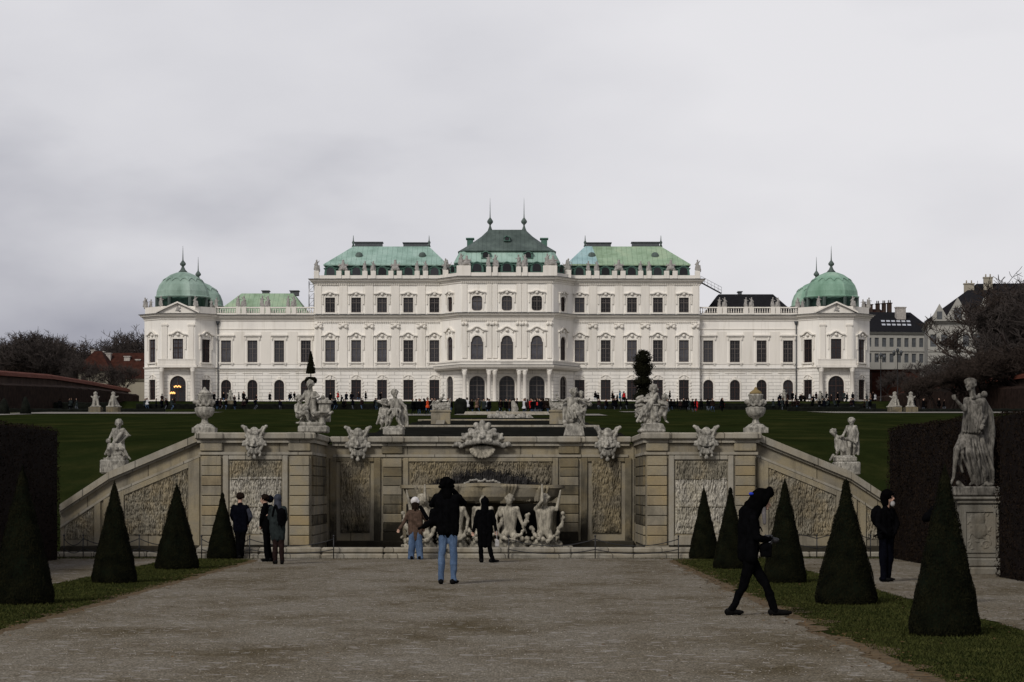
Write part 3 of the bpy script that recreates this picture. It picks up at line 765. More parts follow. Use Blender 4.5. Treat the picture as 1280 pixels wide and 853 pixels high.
# ================================================================== FIGURES
def V3(*a): return Vector(a)
def body_shapes(j, k, face=(0, -1, 0), hands=None, fat=1.0, fingers=False, head=True, muscles=False):
    """one continuous body from joint points; k = half the head's width"""
    S = []; f = Vector(face).normalized(); g = lambda n: Vector(j[n])
    hd = g('head'); nk = (g('sl') + g('sr')) / 2 + Vector((0, 0, .35 * k)); side = f.cross(Vector((0, 0, 1))).normalized(); up = Vector((0, 0, 1))
    if head:
        S += [E(hd + up * .15 * k, (.95 * k, 1.05 * k, 1.15 * k)), E(hd + f * .28 * k - up * .45 * k, (.68 * k, .68 * k, .75 * k))]
        S += [C(hd + f * 1.0 * k + up * .1 * k, hd + f * 1.32 * k - up * .28 * k, .13 * k, .2 * k)]            # nose
        S += [C(hd + f * .98 * k + up * .28 * k + side * .5 * k, hd + f * .98 * k + up * .28 * k - side * .5 * k, .15 * k), E(hd + f * .85 * k - up * .95 * k, .27 * k)]  # brow, chin
        S += [E(hd + f * .95 * k - up * .62 * k, (.3 * k, .22 * k, .14 * k))]                                   # mouth
        for s in (-1, 1): S += [E(hd + side * s * .95 * k - up * .1 * k, (.16 * k, .22 * k, .3 * k)), E(hd + f * .86 * k + side * s * .38 * k + up * .02 * k, .2 * k)]
        S += [C(hd - up * .5 * k, nk - up * .3 * k, .58 * k, .68 * k)]
    ch = (g('sl') + g('sr')) / 2; hl, hr = g('hl'), g('hr'); pv = (hl + hr) / 2
    sl_in = ch.lerp(g('sl'), .52) - up * .75 * k; sr_in = ch.lerp(g('sr'), .52) - up * .75 * k
    S += [C(g('sl'), g('sr'), .55 * k * fat), C(sl_in, hl.lerp(pv, .25) + up * .3 * k, 1.05 * k * fat, .95 * k * fat), C(sr_in, hr.lerp(pv, .25) + up * .3 * k, 1.05 * k * fat, .95 * k * fat), C(ch - up * k, pv, 1.0 * k * fat, .95 * k * fat)]
    if muscles:
        for s, q in ((-1, sl_in), (1, sr_in)): S.append(E(q + f * .65 * k, (.72 * k, .45 * k, .5 * k)))
        S.append(E(ch.lerp(pv, .62) + f * .5 * k, (.75 * k, .6 * k, .8 * k)))
    for a in 'lr':
        S += [E(g('s' + a), .62 * k * fat)]
        S += [C(g('s' + a), g('e' + a), .52 * k * fat, .40 * k * fat), C(g('e' + a), g('w' + a), .40 * k * fat, .26 * k * fat)]
        wv = g('w' + a); dr = (wv - g('e' + a)).normalized()
        if fingers:
            n_ = dr.cross(f if abs(dr.dot(f)) < .9 else up).normalized(); m_2 = dr.cross(n_).normalized()
            pc = wv + dr * .55 * k; S += [C(wv, pc, .26 * k, .34 * k), C(pc - n_ * .2 * k, pc + n_ * .2 * k + dr * .25 * k, .2 * k)]
            for q, ln in ((-.36, .62), (-.12, .74), (.12, .70), (.36, .52)):
                b0 = pc + n_ * q * k + dr * .25 * k; b1 = b0 + dr * ln * .5 * k + m_2 * .12 * k; b2 = b1 + dr * ln * .3 * k + m_2 * .32 * k
                S += [C(b0, b1, .115 * k, .10 * k), C(b1, b2, .10 * k, .085 * k)]
            b0 = wv + dr * .3 * k - n_ * .25 * k; S += [C(b0, b0 + dr * .35 * k - n_ * .35 * k + m_2 * .2 * k, .13 * k, .10 * k)]
        else: S += [C(wv, wv + dr * .75 * k, .27 * k, .24 * k)]
    for a in 'lr':
        if 'k' + a in j:
            S += [C(g('h' + a), g('k' + a), .92 * k * fat, .58 * k * fat), C(g('k' + a), g('a' + a), .56 * k * fat, .30 * k), E(g('k' + a).lerp(g('a' + a), .3) - f * .1 * k, (.55 * k * fat,) * 3)]
            S += [C(g('a' + a), g('t' + a), .30 * k, .26 * k)]
    return S
def hair_shapes(hd, k, face, g, long=0, n=34):
    f = Vector(face).normalized(); S = [E(hd + Vector((0, 0, .3 * k)) - f * .12 * k, (1.05 * k, 1.1 * k, 1.1 * k))]
    for _ in range(n):
        v = Vector((g.gauss(0, 1), g.gauss(0, 1), g.gauss(0, 1))).normalized()
        if v.dot(f) > .35 and v.z < .55: continue
        if v.z < -.35: continue
        S.append(E(hd + v * 1.05 * k + Vector((0, 0, .2 * k)), g.uniform(.2, .34) * k))
    for q in range(long): S.append(C(hd - f * .8 * k, hd - f * .9 * k + Vector((g.uniform(-.6, .6) * k, 0, -g.uniform(1.2, 2.4) * k)), .35 * k, .2 * k))
    return S
def folds(a, b, width, n, r, g, axis=(1, 0, 0), sag=.0):
    """cloth hanging from a to b as n ridges side by side"""
    a = Vector(a); b = Vector(b); ax = Vector(axis); S = []
    for i in range(n):
        u = (i / (n - 1) - .5) * width
        p = a + ax * u * .75 + Vector((0, g.uniform(-1, 1) * r * .6, 0)); q = b + ax * u * 1.25 + Vector((0, g.uniform(-1, 1) * r * .9, g.uniform(-1, 1) * r))
        m = (p + q) / 2 + Vector((g.uniform(-1, 1) * r * .7, g.uniform(-1, 0) * r * .5, -sag))
        S += [C(p, m, r, r * .95), C(m, q, r * .95, r * .8)]
    return S
class Px:
    """joint points measured in photo pixels for a figure standing at distance d; dy = metres away from the viewer"""
    def __init__(s, px, py, d): s.d = d; s.o = W(px, py, d)
    def __call__(s, px, py, dy=0.0): v = W(px, py, s.d) - s.o; return Vector((v.x, dy, v.z))
    def m(s, n): return n * s.d / F
def J(P, **kw): return {n: P(*v) for n, v in kw.items()}

# ---- tritons under the basin
P = Px(603, 690, 60.2); P.o = Vector((ft.location.x, 60.2, 0)); P.o.z = 0
yb_ = -1.12
def triton(name, px, arms, seed, flip=1):
    g = random.Random(seed); q = lambda x, y, dy=0: P(px + x * flip, y, yb_ + dy)
    k = P.m(5.2)
    j = dict(head=q(1, 624), sl=q(-10, 636), sr=q(10, 636), el=q(*arms[0]), wl=q(*arms[1]), er=q(*arms[2]), wr=q(*arms[3]), hl=q(-4, 664), hr=q(4, 664),
             kl=q(-9, 676, -.2), al=q(-16, 686, -.05), tl=q(-20, 688, -.05), kr=q(9, 676, -.2), ar=q(15, 686, 0), tr=q(19, 689, 0))
    S = body_shapes(j, k, (0.2 * flip, -1, -.1), fat=1.12, muscles=True) + hair_shapes(j['head'], k, (0, -1, -.1), g, 4)
    S += [E(q(0, 626, -.1), (k * .8, k * .5, k))]
    S += garland([q(-16, 660, -.15), q(-8, 672, -.28), q(4, 675, -.32), q(14, 668, -.28), q(22, 652, -.12), q(24, 640, -.05)], g, .055)
    S += [C(q(-6, 680, -.1), q(-20, 688, .1), .14, .07), C(q(6, 680, -.1), q(22, 686, .05), .14, .07), E(q(0, 684, 0), (.32, .22, .16))]
    o = mesh_obj(name, sculpt('triton', S, .017, 1), M['marble_old'], ft); return o
up_arms = ((-14, 625, -.1), (-9, 612, -.1), (15, 640, -.05), (22, 620, 0))
dn_arms = ((-16, 648, .05), (-14, 662, -.1), (15, 650, 0), (20, 662, -.1))
triton('triton', 636, dn_arms, 1); triton('triton', 680, ((-3, 626, -.25), (-3, 610, -.2), (15, 637, 0), (19, 617, 0)), 2)
triton('triton', 604, ((-12, 648, .1), (-12, 660, .0), (13, 648, .1), (14, 660, 0)), 7, 1); triton('triton', 570, dn_arms, 3, -1); triton('triton', 530, ((-3, 626, -.25), (-3, 610, -.2), (15, 637, 0), (19, 617, 0)), 4, -1)

S = []; g = random.Random(77)
for _ in range(230):
    px_ = g.uniform(503, 702); S.append(E(P(px_, g.uniform(668, 688) - 4 * math.cos((px_ - 636) * .13), -.95 + g.uniform(-.12, .2)), g.uniform(.035, .075)))
for px_ in range(506, 702, 13): S.append(C(P(px_, 686, -.8), P(px_ + 12, 682 + g.uniform(-4, 4), -.85), .08, .06))
mesh_obj('rock_garland', sculpt('rock_garland', S, .018, 0), M['marble_old'], ft)
nb_ = MB(); nb_.box(P(506, 0).x, P(700, 0).x, .62, .66, .3, fz_(630)); nb_.build('shade_backing', m_plain('basin_shade_black', (.014, .013, .011), 1, 0, 0, .5, 3), ft)  # added black sheet behind the tritons, painting in the shade under the basin
# ---- stone urns on the outer piers
def urn(px, d, label, lid):
    b = WZ(541, d); u = thing('garden_urn', label, 'urn', (WX(px, d), D0 + .35, b))
    s = d / F
    ft_ = MB(); ft_.box(-14.3 * s, 14.3 * s, -14.3 * s, 14.3 * s, 0, 6.5 * s)
    ft_.loft([[(-13 * s, -13 * s, 6.5 * s), (13 * s, -13 * s, 6.5 * s), (13 * s, 13 * s, 6.5 * s), (-13 * s, 13 * s, 6.5 * s)], [(-8 * s, -8 * s, 11 * s), (8 * s, -8 * s, 11 * s), (8 * s, 8 * s, 11 * s), (-8 * s, 8 * s, 11 * s)]])
    ft_.build('foot', M['marble'], u)
    m = MB(); m.lathe([(0, 10 * s), (8 * s, 10.8 * s), (4.5 * s, 13 * s), (3.6 * s, 17.5 * s), (5 * s, 19 * s), (9 * s, 21 * s), (11.6 * s, 25 * s), (12.6 * s, 29 * s), (12.2 * s, 30 * s), (12.8 * s, 31 * s), (11 * s, 32 * s),
                       (8 * s, 33.5 * s), (7.6 * s, 37 * s), (9 * s, 46 * s), (9.8 * s, 47.5 * s), (9.8 * s, 48.6 * s), (7 * s, 49 * s), (0, 49 * s)], 32); m.build('vase', M['marble'], u)
    m = MB(); m.lathe([(0, 48.9 * s), (8 * s, 49.1 * s), (7.2 * s, 51.5 * s), (3.5 * s, 54 * s), (2 * s, 55 * s), (2.2 * s, 56.5 * s), (0, 58 * s)], 20); m.build('lid', lid, u)
    g = random.Random(int(px)); S = []
    for i in range(8):
        a = i * math.pi / 4; c = Vector((math.cos(a) * 9.5 * s, math.sin(a) * 9.5 * s, 36 * s))
        S += [E(c + Vector((0, 0, 2.5 * s)), (3.0 * s, 2.6 * s, 3.2 * s)), C(c, c + Vector((math.cos(a + .6) * 2 * s, math.sin(a + .6) * 2 * s, 6 * s)), 1.4 * s, 1.0 * s)]
        a2 = a + math.pi / 8; S.append(C((math.cos(a) * 10 * s, math.sin(a) * 10 * s, 37 * s), (math.cos(a2) * 9.8 * s, math.sin(a2) * 9.8 * s, 34 * s), 1.5 * s)); S.append(C((math.cos(a2) * 9.8 * s, math.sin(a2) * 9.8 * s, 34 * s), (math.cos(a + math.pi / 4) * 10 * s, math.sin(a + math.pi / 4) * 10 * s, 37 * s), 1.5 * s))
    S.append(E((-11.5 * s, -4 * s, 39 * s), (3.4 * s, 3 * s, 3.2 * s))); S.append(E((11 * s, -3 * s, 38 * s), (3 * s, 3 * s, 3 * s)))
    mesh_obj('garland', sculpt('garland', S, .016, 1), M['marble'], u)
urn(253.5, D0, 'white stone urn with garland and pale lid on the left end of the cascade wall', M['marble'])
urn(946.5, D0, 'white stone urn with golden lichen-covered lid on the right end of the cascade wall', M['lichen'])

# ---- sculpture groups on the wall
def sculpture(name, label, px, py, d, figs, extra, base, voxel=.014, mat='marble', yoff=0.0, cat='statue'):
    P = Px(px, py, d); o = thing(name, label, cat, (P.o.x, d + yoff, P.o.z))
    m = MB(); base(P, m); m.build('plinth', M[mat], o)
    for nm, S in figs(P): mesh_obj(nm, sculpt(nm, S, voxel * .85, 0), M[mat], o)
    for nm, S in extra(P): mesh_obj(nm, sculpt(nm, S, voxel, 1), M[mat], o)
    return o
none = lambda P: []
# (1) left: standing putto leaning on a carved block with shell, kneeling child
def figs(P):
    k = P.m(4.6); g = random.Random(1)
    j = J(P, head=(386, 480), sl=(381, 490), sr=(392, 491), el=(377, 496, -.05), wl=(374, 499, -.12), er=(397, 495, -.1), wr=(392, 497, -.2), hl=(384, 508), hr=(390, 508), kl=(380, 512, -.2), al=(377, 521, -.1), tl=(375, 524, -.15), kr=(391, 519, -.1), ar=(394, 526, 0), tr=(396, 528, -.1))
    S1 = body_shapes(j, k, (-.3, -1, -.1), fat=1.08) + hair_shapes(j['head'], k, (-.3, -1, 0), g) + folds(P(388, 500, .1), P(386, 526, .05), .25, 5, .045, g)
    j = J(P, head=(372.5, 499), sl=(369, 507), sr=(377, 507), el=(369, 514, -.1), wl=(377, 517, -.18), er=(383, 505, -.1), wr=(385, 499, -.1), hl=(372, 519), hr=(378, 519), kl=(383, 515, -.25), al=(385, 526, -.2), tl=(388, 528, -.25), kr=(376, 526, .1), ar=(371, 528, .2), tr=(368, 528, .2))
    S2 = body_shapes(j, k * .95, (.5, -1, .1), fat=1.1) + hair_shapes(j['head'], k, (.6, -1, 0), g)
    return [('figure', S1), ('figure', S2)]
def ex(P):
    g = random.Random(4); s = P.m(1); S = [BX(*sum([[P(397, 0).x, P(411, 0).x], [-.05, .3], [P(0, 527).z, P(0, 504).z]], [])), BX(P(395, 0).x, P(413, 0).x, -.1, .35, P(0, 504).z, P(0, 500).z)]
    S += [C(P(398, 499, 0), P(408, 498, .05), 2.2 * s, 1.5 * s), E(P(402, 496), 2.6 * s)]
    for k in range(8): S.append(C(P(402, 525, -.1), P(392 + k * 3.2, 517 - (k == 7) * 2, -.3 + .02 * k), 1.3 * s, 1.9 * s))
    for k in range(9): S.append(E(P(395 + k * 1.8, 515.5, -.3), g.uniform(1.2, 2) * s))
    S += [C(P(402, 524, -.15), P(402, 530, -.15), 3.5 * s, 4.5 * s)]
    return [('carved_block', S)]
def base(P, m): m.bevbox(P(372, 0).x, P(409, 0).x, -.32, .36, P(0, 541).z, P(0, 532).z, .03); m.bevbox(P(374, 0).x, P(404, 0).x, -.28, .3, P(0, 532).z, P(0, 527.5).z, .02)
sculpture('statue_group', 'marble group of two putti beside a carved block, left of the recess', 390, 541, D0, figs, ex, base, yoff=.35)
# (2) two standing children
def figs(P):
    g = random.Random(2); k = P.m(4.3)
    j = J(P, head=(492, 491), sl=(488, 500), sr=(499, 500), el=(484, 506, -.05), wl=(479, 505, -.1), er=(504, 507, 0), wr=(506, 511, -.05), hl=(490, 515), hr=(497, 515), kl=(488, 522, -.12), al=(485, 532, -.05), tl=(483, 534, -.1), kr=(496, 523, -.1), ar=(500, 531, -.1), tr=(504, 533, -.15))
    S1 = body_shapes(j, k, (.5, -1, 0), fat=1.02) + hair_shapes(j['head'], k, (.5, -1, 0), g) + folds(P(502, 507, .1), P(503, 531, .1), .16, 4, .045, g) + folds(P(493, 511, -.12), P(492, 518, -.14), .25, 5, .035, g)
    j = J(P, head=(479, 503), sl=(475, 511), sr=(483, 511), el=(473, 517, 0), wl=(476, 521, -.12), er=(485, 514, -.08), wr=(488, 510, -.1), hl=(477, 521), hr=(482, 521), kl=(477, 527, -.1), al=(476, 534, 0), tl=(474, 536, 0), kr=(483, 526, -.1), ar=(481, 533, -.05), tr=(479, 536, -.1))
    S2 = body_shapes(j, k * .92, (.2, -1, 0), fat=1.08) + hair_shapes(j['head'], k, (.3, -1, 0), g) + folds(P(477, 520, -.08), P(476, 529, -.05), .2, 4, .04, g)
    S2 += [C(P(470, 501), P(476, 503), P.m(1), P.m(1.8))]
    return [('figure', S1), ('figure', S2)]
def ex(P): 
    s = P.m(1); return [('tree_stump', [C(P(501, 535, .12), P(501, 512, .12), 4 * s, 3 * s), E(P(490, 535), (15 * s, .25, 3 * s)), E(P(500, 535), (6 * s, .2, 3 * s))])]
def base(P, m): m.bevbox(P(478, 0).x, P(504, 0).x, -.28, .3, P(0, 544).z, P(0, 535).z, .03)
sculpture('statue_group', 'marble pair of standing children on the recessed wall, left of the big shell mask', 491, 544.5, D1 - .3, figs, ex, base, yoff=.5)
# (3) right of centre
def figs(P):
    g = random.Random(3); k = P.m(4.4)
    j = J(P, head=(718, 490), sl=(711, 498), sr=(722, 498), el=(705, 501, -.05), wl=(699, 499, -.1), er=(727, 499, -.1), wr=(734, 501, -.15), hl=(713, 513), hr=(720, 512), kl=(713, 521, -.1), al=(713, 530, 0), tl=(711, 532, -.05), kr=(724, 518, -.25), ar=(729, 529, -.2), tr=(732, 534, -.2))
    S1 = body_shapes(j, k, (.2, -1, 0), fat=1.0) + hair_shapes(j['head'], k * 1.1, (.1, -1, 0), g) + folds(P(716, 508, -.12), P(724, 517, -.16), .3, 5, .04, g, (.8, 0, .6)) + folds(P(710, 505, .1), P(712, 530, .08), .2, 4, .04, g)
    j = J(P, head=(727, 492, .1), sl=(724, 499, .12), sr=(731, 499, .12), el=(731, 505, 0), wl=(727, 508, -.1), er=(735, 503, .1), wr=(737, 499, 0), hl=(726, 508, .1), hr=(731, 508, .1), kl=(722, 513, -.15), al=(725, 521, -.1), tl=(727, 523, -.15), kr=(731, 514, -.1), ar=(730, 524, -.1), tr=(731, 528, -.15))
    S2 = body_shapes(j, k * .85, (.3, -1, .2), fat=1.1) + hair_shapes(j['head'], k * .8, (.3, -1, 0), g)
    return [('figure', S1), ('figure', S2)]
def ex(P): 
    s = P.m(1); g = random.Random(8); return [('rock_seat', [C(P(715, 536, .12), P(727, 512, .15), 7 * s, 4 * s), E(P(718, 533, .05), (12 * s, .28, 5 * s)), C(P(733, 500, -.1), P(738, 505, -.1), 2 * s, 3 * s)] + [E(P(g.uniform(706, 730), g.uniform(524, 536), g.uniform(-.15, .1)), g.uniform(2, 3.5) * s) for _ in range(12)])]
def base(P, m): m.loft([[(P(705, 0).x, -.3, 0), (P(731, 0).x, -.3, 0), (P(731, 0).x, .3, 0), (P(705, 0).x, .3, 0)], [(P(708, 0).x, -.25, P(0, 532).z), (P(729, 0).x, -.25, P(0, 532).z), (P(729, 0).x, .25, P(0, 532).z), (P(708, 0).x, .25, P(0, 532).z)]])
sculpture('statue_group', 'marble figure carrying a child on the recessed wall, right of the big shell mask', 718, 544.5, D1 - .3, figs, ex, base, yoff=.5)
# (4) twisting draped woman with child
def figs(P):
    g = random.Random(6); k = P.m(4.7)
    j = J(P, head=(818, 486), sl=(811, 495), sr=(822, 494), el=(807, 501, -.1), wl=(815, 500, -.2), er=(825, 503, -.15), wr=(831, 505, -.2), hl=(812, 511), hr=(819, 511), kl=(809, 518, -.2), al=(808, 526, -.1), tl=(806, 528, -.15), kr=(820, 519, -.2), ar=(817, 527, -.1), tr=(819, 529, -.15))
    S1 = body_shapes(j, k, (.1, -1, .2), fat=1.1) + hair_shapes(j['head'], k * 1.1, (.1, -1, .2), g, 3)
    S1 += folds(P(818, 497, -.15), P(806, 515, -.2), .3, 6, .05, g, (.6, 0, .7)) + folds(P(814, 508, -.15), P(810, 527, -.15), .38, 7, .05, g) + folds(P(804, 498, .1), P(797, 503, .05), .15, 4, .04, g, (0, 0, 1)) + folds(P(806, 510, .1), P(796, 514, .05), .2, 4, .04, g, (0, 0, 1))
    j = J(P, head=(832, 497, -.05), sl=(827, 502, -.05), sr=(834, 504, -.05), el=(825, 506, -.15), wl=(820, 506, -.2), er=(834, 509, -.1), wr=(829, 509, -.2), hl=(828, 513, -.05), hr=(832, 513, -.05), kl=(825, 517, -.15), al=(826, 525, -.1), tl=(824, 527, -.15), kr=(831, 519, -.12), ar=(833, 526, -.05), tr=(836, 528, -.1))
    S2 = body_shapes(j, k * .85, (-.5, -1, .3), fat=1.12) + hair_shapes(j['head'], k * .85, (-.4, -1, 0), g)
    return [('figure', S1), ('figure', S2)]
def ex(P): 
    s = P.m(1); return [('rock_seat', [C(P(816, 530, .1), P(819, 508, .15), 9 * s, 6 * s), C(P(797, 514, 0), P(808, 522, -.05), 1.5 * s, 3.5 * s), E(P(816, 531), (15 * s, .28, 4 * s)), C(P(800, 500, .1), P(812, 498, .1), 2.5 * s, 4 * s)])]
def base(P, m): m.bevbox(P(799, 0).x, P(832, 0).x, -.34, .36, P(0, 541).z, P(0, 536).z, .03); m.loft([[(P(a, 0).x, y, P(0, zz).z) for a, y in ((x0, -.3), (x1, -.3), (x1, .3), (x0, .3))] for x0, x1, zz in ((801, 832, 536), (806, 829, 530))])
sculpture('statue_group', 'marble draped woman twisting upward with a child clinging to her side', 816, 541, D0, figs, ex, base, yoff=.35)
# (5) seated figure on the left ramp
def figs(P):
    g = random.Random(9); k = P.m(4.4)
    j = J(P, head=(143, 529), sl=(137, 537), sr=(149, 537), el=(133, 545, 0), wl=(131, 550, -.1), er=(155, 543, 0), wr=(148, 551, -.12), hl=(139, 556), hr=(147, 557), kl=(133, 561, -.3), al=(134, 570, -.2), tl=(131, 572, -.25), kr=(151, 562, -.25), ar=(157, 571, -.2), tr=(160, 574, -.25))
    S = body_shapes(j, k, (.1, -1, -.1), fat=1.02) + hair_shapes(j['head'], k * 1.05, (.1, -1, -.1), g)
    S += folds(P(146, 543, -.14), P(137, 556, -.18), .2, 5, .04, g, (.7, 0, .7)) + folds(P(140, 556, -.2), P(140, 569, -.22), .36, 6, .045, g) + [C(P(149, 543), P(158, 544), P.m(2), P.m(1)), E(P(131, 551, -.1), P.m(3.4))]
    return [('figure', S)]
def ex(P): s = P.m(1); g = random.Random(3); return [('rock_seat', [E(P(141, 568, 0), (12 * s, .28, 8 * s)), E(P(141, 572, 0), (14 * s, .3, 4 * s))] + [E(P(g.uniform(130, 150), g.uniform(560, 572), g.uniform(-.25, -.1)), g.uniform(2, 3.5) * s) for _ in range(10)])]
def base(P, m): m.bevbox(P(122, 0).x, P(153, 0).x, -.34, .36, P(0, 592).z, P(0, 574.5).z, .03); m.box(P(126, 0).x, P(152, 0).x, -.3, .3, P(0, 574.5).z, P(0, 572).z)
sculpture('statue', 'white marble draped figure seated on a rock, on the plinth of the left ramp', 140, 590, D0, figs, ex, base, yoff=.62)
# (6) pair on the right ramp
def figs(P):
    g = random.Random(12); k = P.m(3.9)
    j = J(P, head=(1069, 526), sl=(1064, 533), sr=(1074, 533), el=(1060, 540, -.05), wl=(1056, 545, -.1), er=(1077, 541, 0), wr=(1076, 549, -.05), hl=(1066, 547), hr=(1072, 547), kl=(1066, 558, -.08), al=(1067, 569, 0), tl=(1066, 571, -.08), kr=(1073, 558, -.05), ar=(1072, 569, .05), tr=(1073, 571, 0))
    S1 = body_shapes(j, k, (-.4, -1, 0), fat=1.0) + hair_shapes(j['head'], k, (-.6, -1, 0), g) + folds(P(1074, 547, .05), P(1073, 567, .05), .14, 4, .04, g)
    j = J(P, head=(1046, 540), sl=(1050, 547), sr=(1055, 547), el=(1057, 545, -.15), wl=(1061, 538, -.15), er=(1064, 548, -.1), wr=(1071, 552, -.15), hl=(1051, 558), hr=(1056, 558), kl=(1051, 563, -.1), al=(1050, 570, 0), tl=(1047, 571, -.05), kr=(1058, 563, -.1), ar=(1060, 569, 0), tr=(1058, 571, -.05))
    S2 = body_shapes(j, k * .95, (.5, -1, .4), fat=1.08) + hair_shapes(j['head'], k, (.6, -1, .3), g) + folds(P(1058, 552, -.05), P(1061, 569, 0), .14, 4, .04, g)
    return [('figure', S1), ('figure', S2)]
def ex(P): s = P.m(1); return [('rock_base', [E(P(1061, 571), (14 * s, .26, 2.5 * s)), C(P(1063, 570, .1), P(1063, 552, .1), 4 * s, 3 * s), C(P(1046, 569), P(1042, 575), 2.2 * s, 1.5 * s)])]
def base(P, m): m.bevbox(P(1047, 0).x, P(1078, 0).x, -.34, .36, P(0, 594).z, P(0, 577).z, .03); m.bevbox(P(1048, 0).x, P(1074, 0).x, -.3, .3, P(0, 577).z, P(0, 571).z, .02)
sculpture('statue_group', 'white marble youth with a smaller child reaching up, on the right ramp plinth', 1062, 590, D0, figs, ex, base, yoff=.62)

# ---- large statue on carved pedestal by the right hedge
d = 45.8
P = Px(1222, 718, d)
o = thing('garden_statue', 'tall grey robed woman statue with swirling cloak on a carved pedestal', 'statue', (P.o.x, d + .35, 0))
pd = MB(); X_ = lambda px: P(px, 0).x; Z_ = lambda py: P(0, py).z
pd.bevbox(X_(1194), X_(1254), -.46, .46, -.02, Z_(709), .03); pd.bevbox(X_(1196), X_(1252), -.42, .42, Z_(709), Z_(698), .03)
pd.bevbox(X_(1199), X_(1249), -.38, .38, Z_(698), Z_(630), .02); pd.bevbox(X_(1196), X_(1251), -.42, .42, Z_(630), Z_(625), .02); pd.bevbox(X_(1192), X_(1254), -.46, .46, Z_(625), Z_(621), .02)
for a, b_, c_, e_ in ((1204, 1244, 637, 640), (1204, 1244, 688, 691)): pd.box(X_(a), X_(b_), -.405, -.375, Z_(e_), Z_(c_))
for a, b_ in ((1204, 1207), (1241, 1244)): pd.box(X_(a), X_(b_), -.405, -.375, Z_(688) + .002, Z_(640) - .002)
ped = pd.build('pedestal', M['pedestal'], o)
g = random.Random(21); S = [E(P(1224, 650, -.37), (.12, .05, .15)), E(P(1224, 663, -.37), (.16, .06, .18))]
for q in range(64):
    s_ = 1 if q % 2 else -1; x = g.uniform(2, 15); y = g.uniform(642, 686)
    S.append(C(P(1224 + s_ * x, y, -.37), P(1224 + s_ * (x + g.uniform(-3, 3)), y + g.uniform(-5, 5), -.38), .022, .016))
mesh_obj('relief', sculpt('relief', S, .012, 1), M['pedestal'], ped)
m = MB(); m.bevbox(X_(1192), X_(1250), -.36, .36, Z_(620.5), Z_(608), .03); m.build('plinth', M['marble_grey'], o)
k = P.m(6.4); g = random.Random(5)
j = J(P, head=(1217, 481), sl=(1213, 500), sr=(1233, 501), el=(1207, 512, -.22), wl=(1196, 501, -.34), er=(1238, 518, .05), wr=(1230, 530, -.2), hl=(1211, 545), hr=(1224, 546), kl=(1197, 562, -.28), al=(1194, 597, -.18), tl=(1189, 606, -.28), kr=(1221, 575, -.1), ar=(1222, 601, 0), tr=(1215, 606, -.15))
S = body_shapes(j, k, (-.75, -.9, .1), fat=1.22, fingers=True, muscles=True) + hair_shapes(j['head'], k * 1.02, (-.8, -.8, 0), g, 3)
for q in range(11):
    a = q / 10 * math.pi; S.append(E(j['head'] + Vector((math.cos(a) * k * 1.0, -.25 * k, k * .75 + math.sin(a) * k * .5)), k * .3))
mesh_obj('figure', sculpt('figure', S, .012, 1), M['marble_grey'], o)
S = [C(P(1217, 549), P(1229, 592), .17, .20), C(P(1214, 548), P(1220, 560), .18, .17), C(P(1209, 552, -.1), P(1201, 560, -.2), .12, .10)]
n_ = 13
for i in range(n_):
    u = i / (n_ - 1); r = P.m(g.uniform(1.3, 2.3)); dy = -.19 * math.sin(math.pi * min(1, u * 1.1 + .1)) - .03
    a = P(1203 + 29 * u, 544 + 2 * math.sin(u * 3), dy * .9); m1 = P(1199 + 38 * u + 3 * math.sin(i * 2.1), 566, dy - .09 - .03 * (i % 2)); m2 = P(1207 + 36 * u + 2 * math.sin(i * 1.7), 588, dy - .05); b_ = P(1213 + 33 * u, 605 + g.uniform(-1, 2), dy * .8)
    if u < .12: m2 = P(1203, 580, dy); b_ = P(1206, 590, dy)
    S += [C(a, m1, r * .9, r), C(m1, m2, r, r * 1.05), C(m2, b_, r * 1.05, r * .8)]
for i in range(8):   # bodice folds and girdle
    u = i / 7; r = P.m(g.uniform(1.0, 1.6)); S += [C(P(1213 + 17 * u, 503 + 3 * math.sin(u * 3), -.15), P(1209 + 17 * u + 2 * math.sin(i), 540, -.17), r, r)]
S += [C(P(1207, 539, -.12), P(1229, 541, -.13), P.m(1.8)), C(P(1214, 502, -.14), P(1230, 518, -.15), P.m(2.0)), C(P(1230, 518, -.15), P(1226, 536, -.16), P.m(2.0))]
mesh_obj('robe', sculpt('robe', S, .0115, 1), M['marble_grey'], o)
S = []
for i in range(7):
    u = i / 6; r = P.m(g.uniform(2.0, 3.0)); w_ = 15 * (u - .5)
    S += [C(P(1229 + 6 * u, 493 + 3 * u, .02 + .15 * u), P(1239 + w_ * .8, 515 + i % 2, .12 - .05 * (i % 2)), r, r), C(P(1239 + w_ * .8, 515 + i % 2, .12 - .05 * (i % 2)), P(1242 + w_ * .8, 540, .1), r, r), C(P(1242 + w_ * .8, 540, .1), P(1240 + w_ * .6, 565, .04), r, r * .9), C(P(1240 + w_ * .6, 565, .04), P(1242 + w_ * .5, 603, .0), r * .9, r * .8)]
S += [C(P(1231, 495, .05), P(1219, 497, -.1), P.m(3), P.m(2)), E(P(1240, 606, -.05), (P.m(7), .12, P.m(3.5))), C(P(1236, 604, -.1), P(1228, 609, -.15), P.m(3), P.m(2)), C(P(1201, 604, -.1), P(1207, 609, -.1), P.m(3.4), P.m(2.6)), E(P(1236, 492, .1), P.m(4.5))]
mesh_obj('cloak', sculpt('cloak', S, .0115, 1), M['marble_grey'], o)

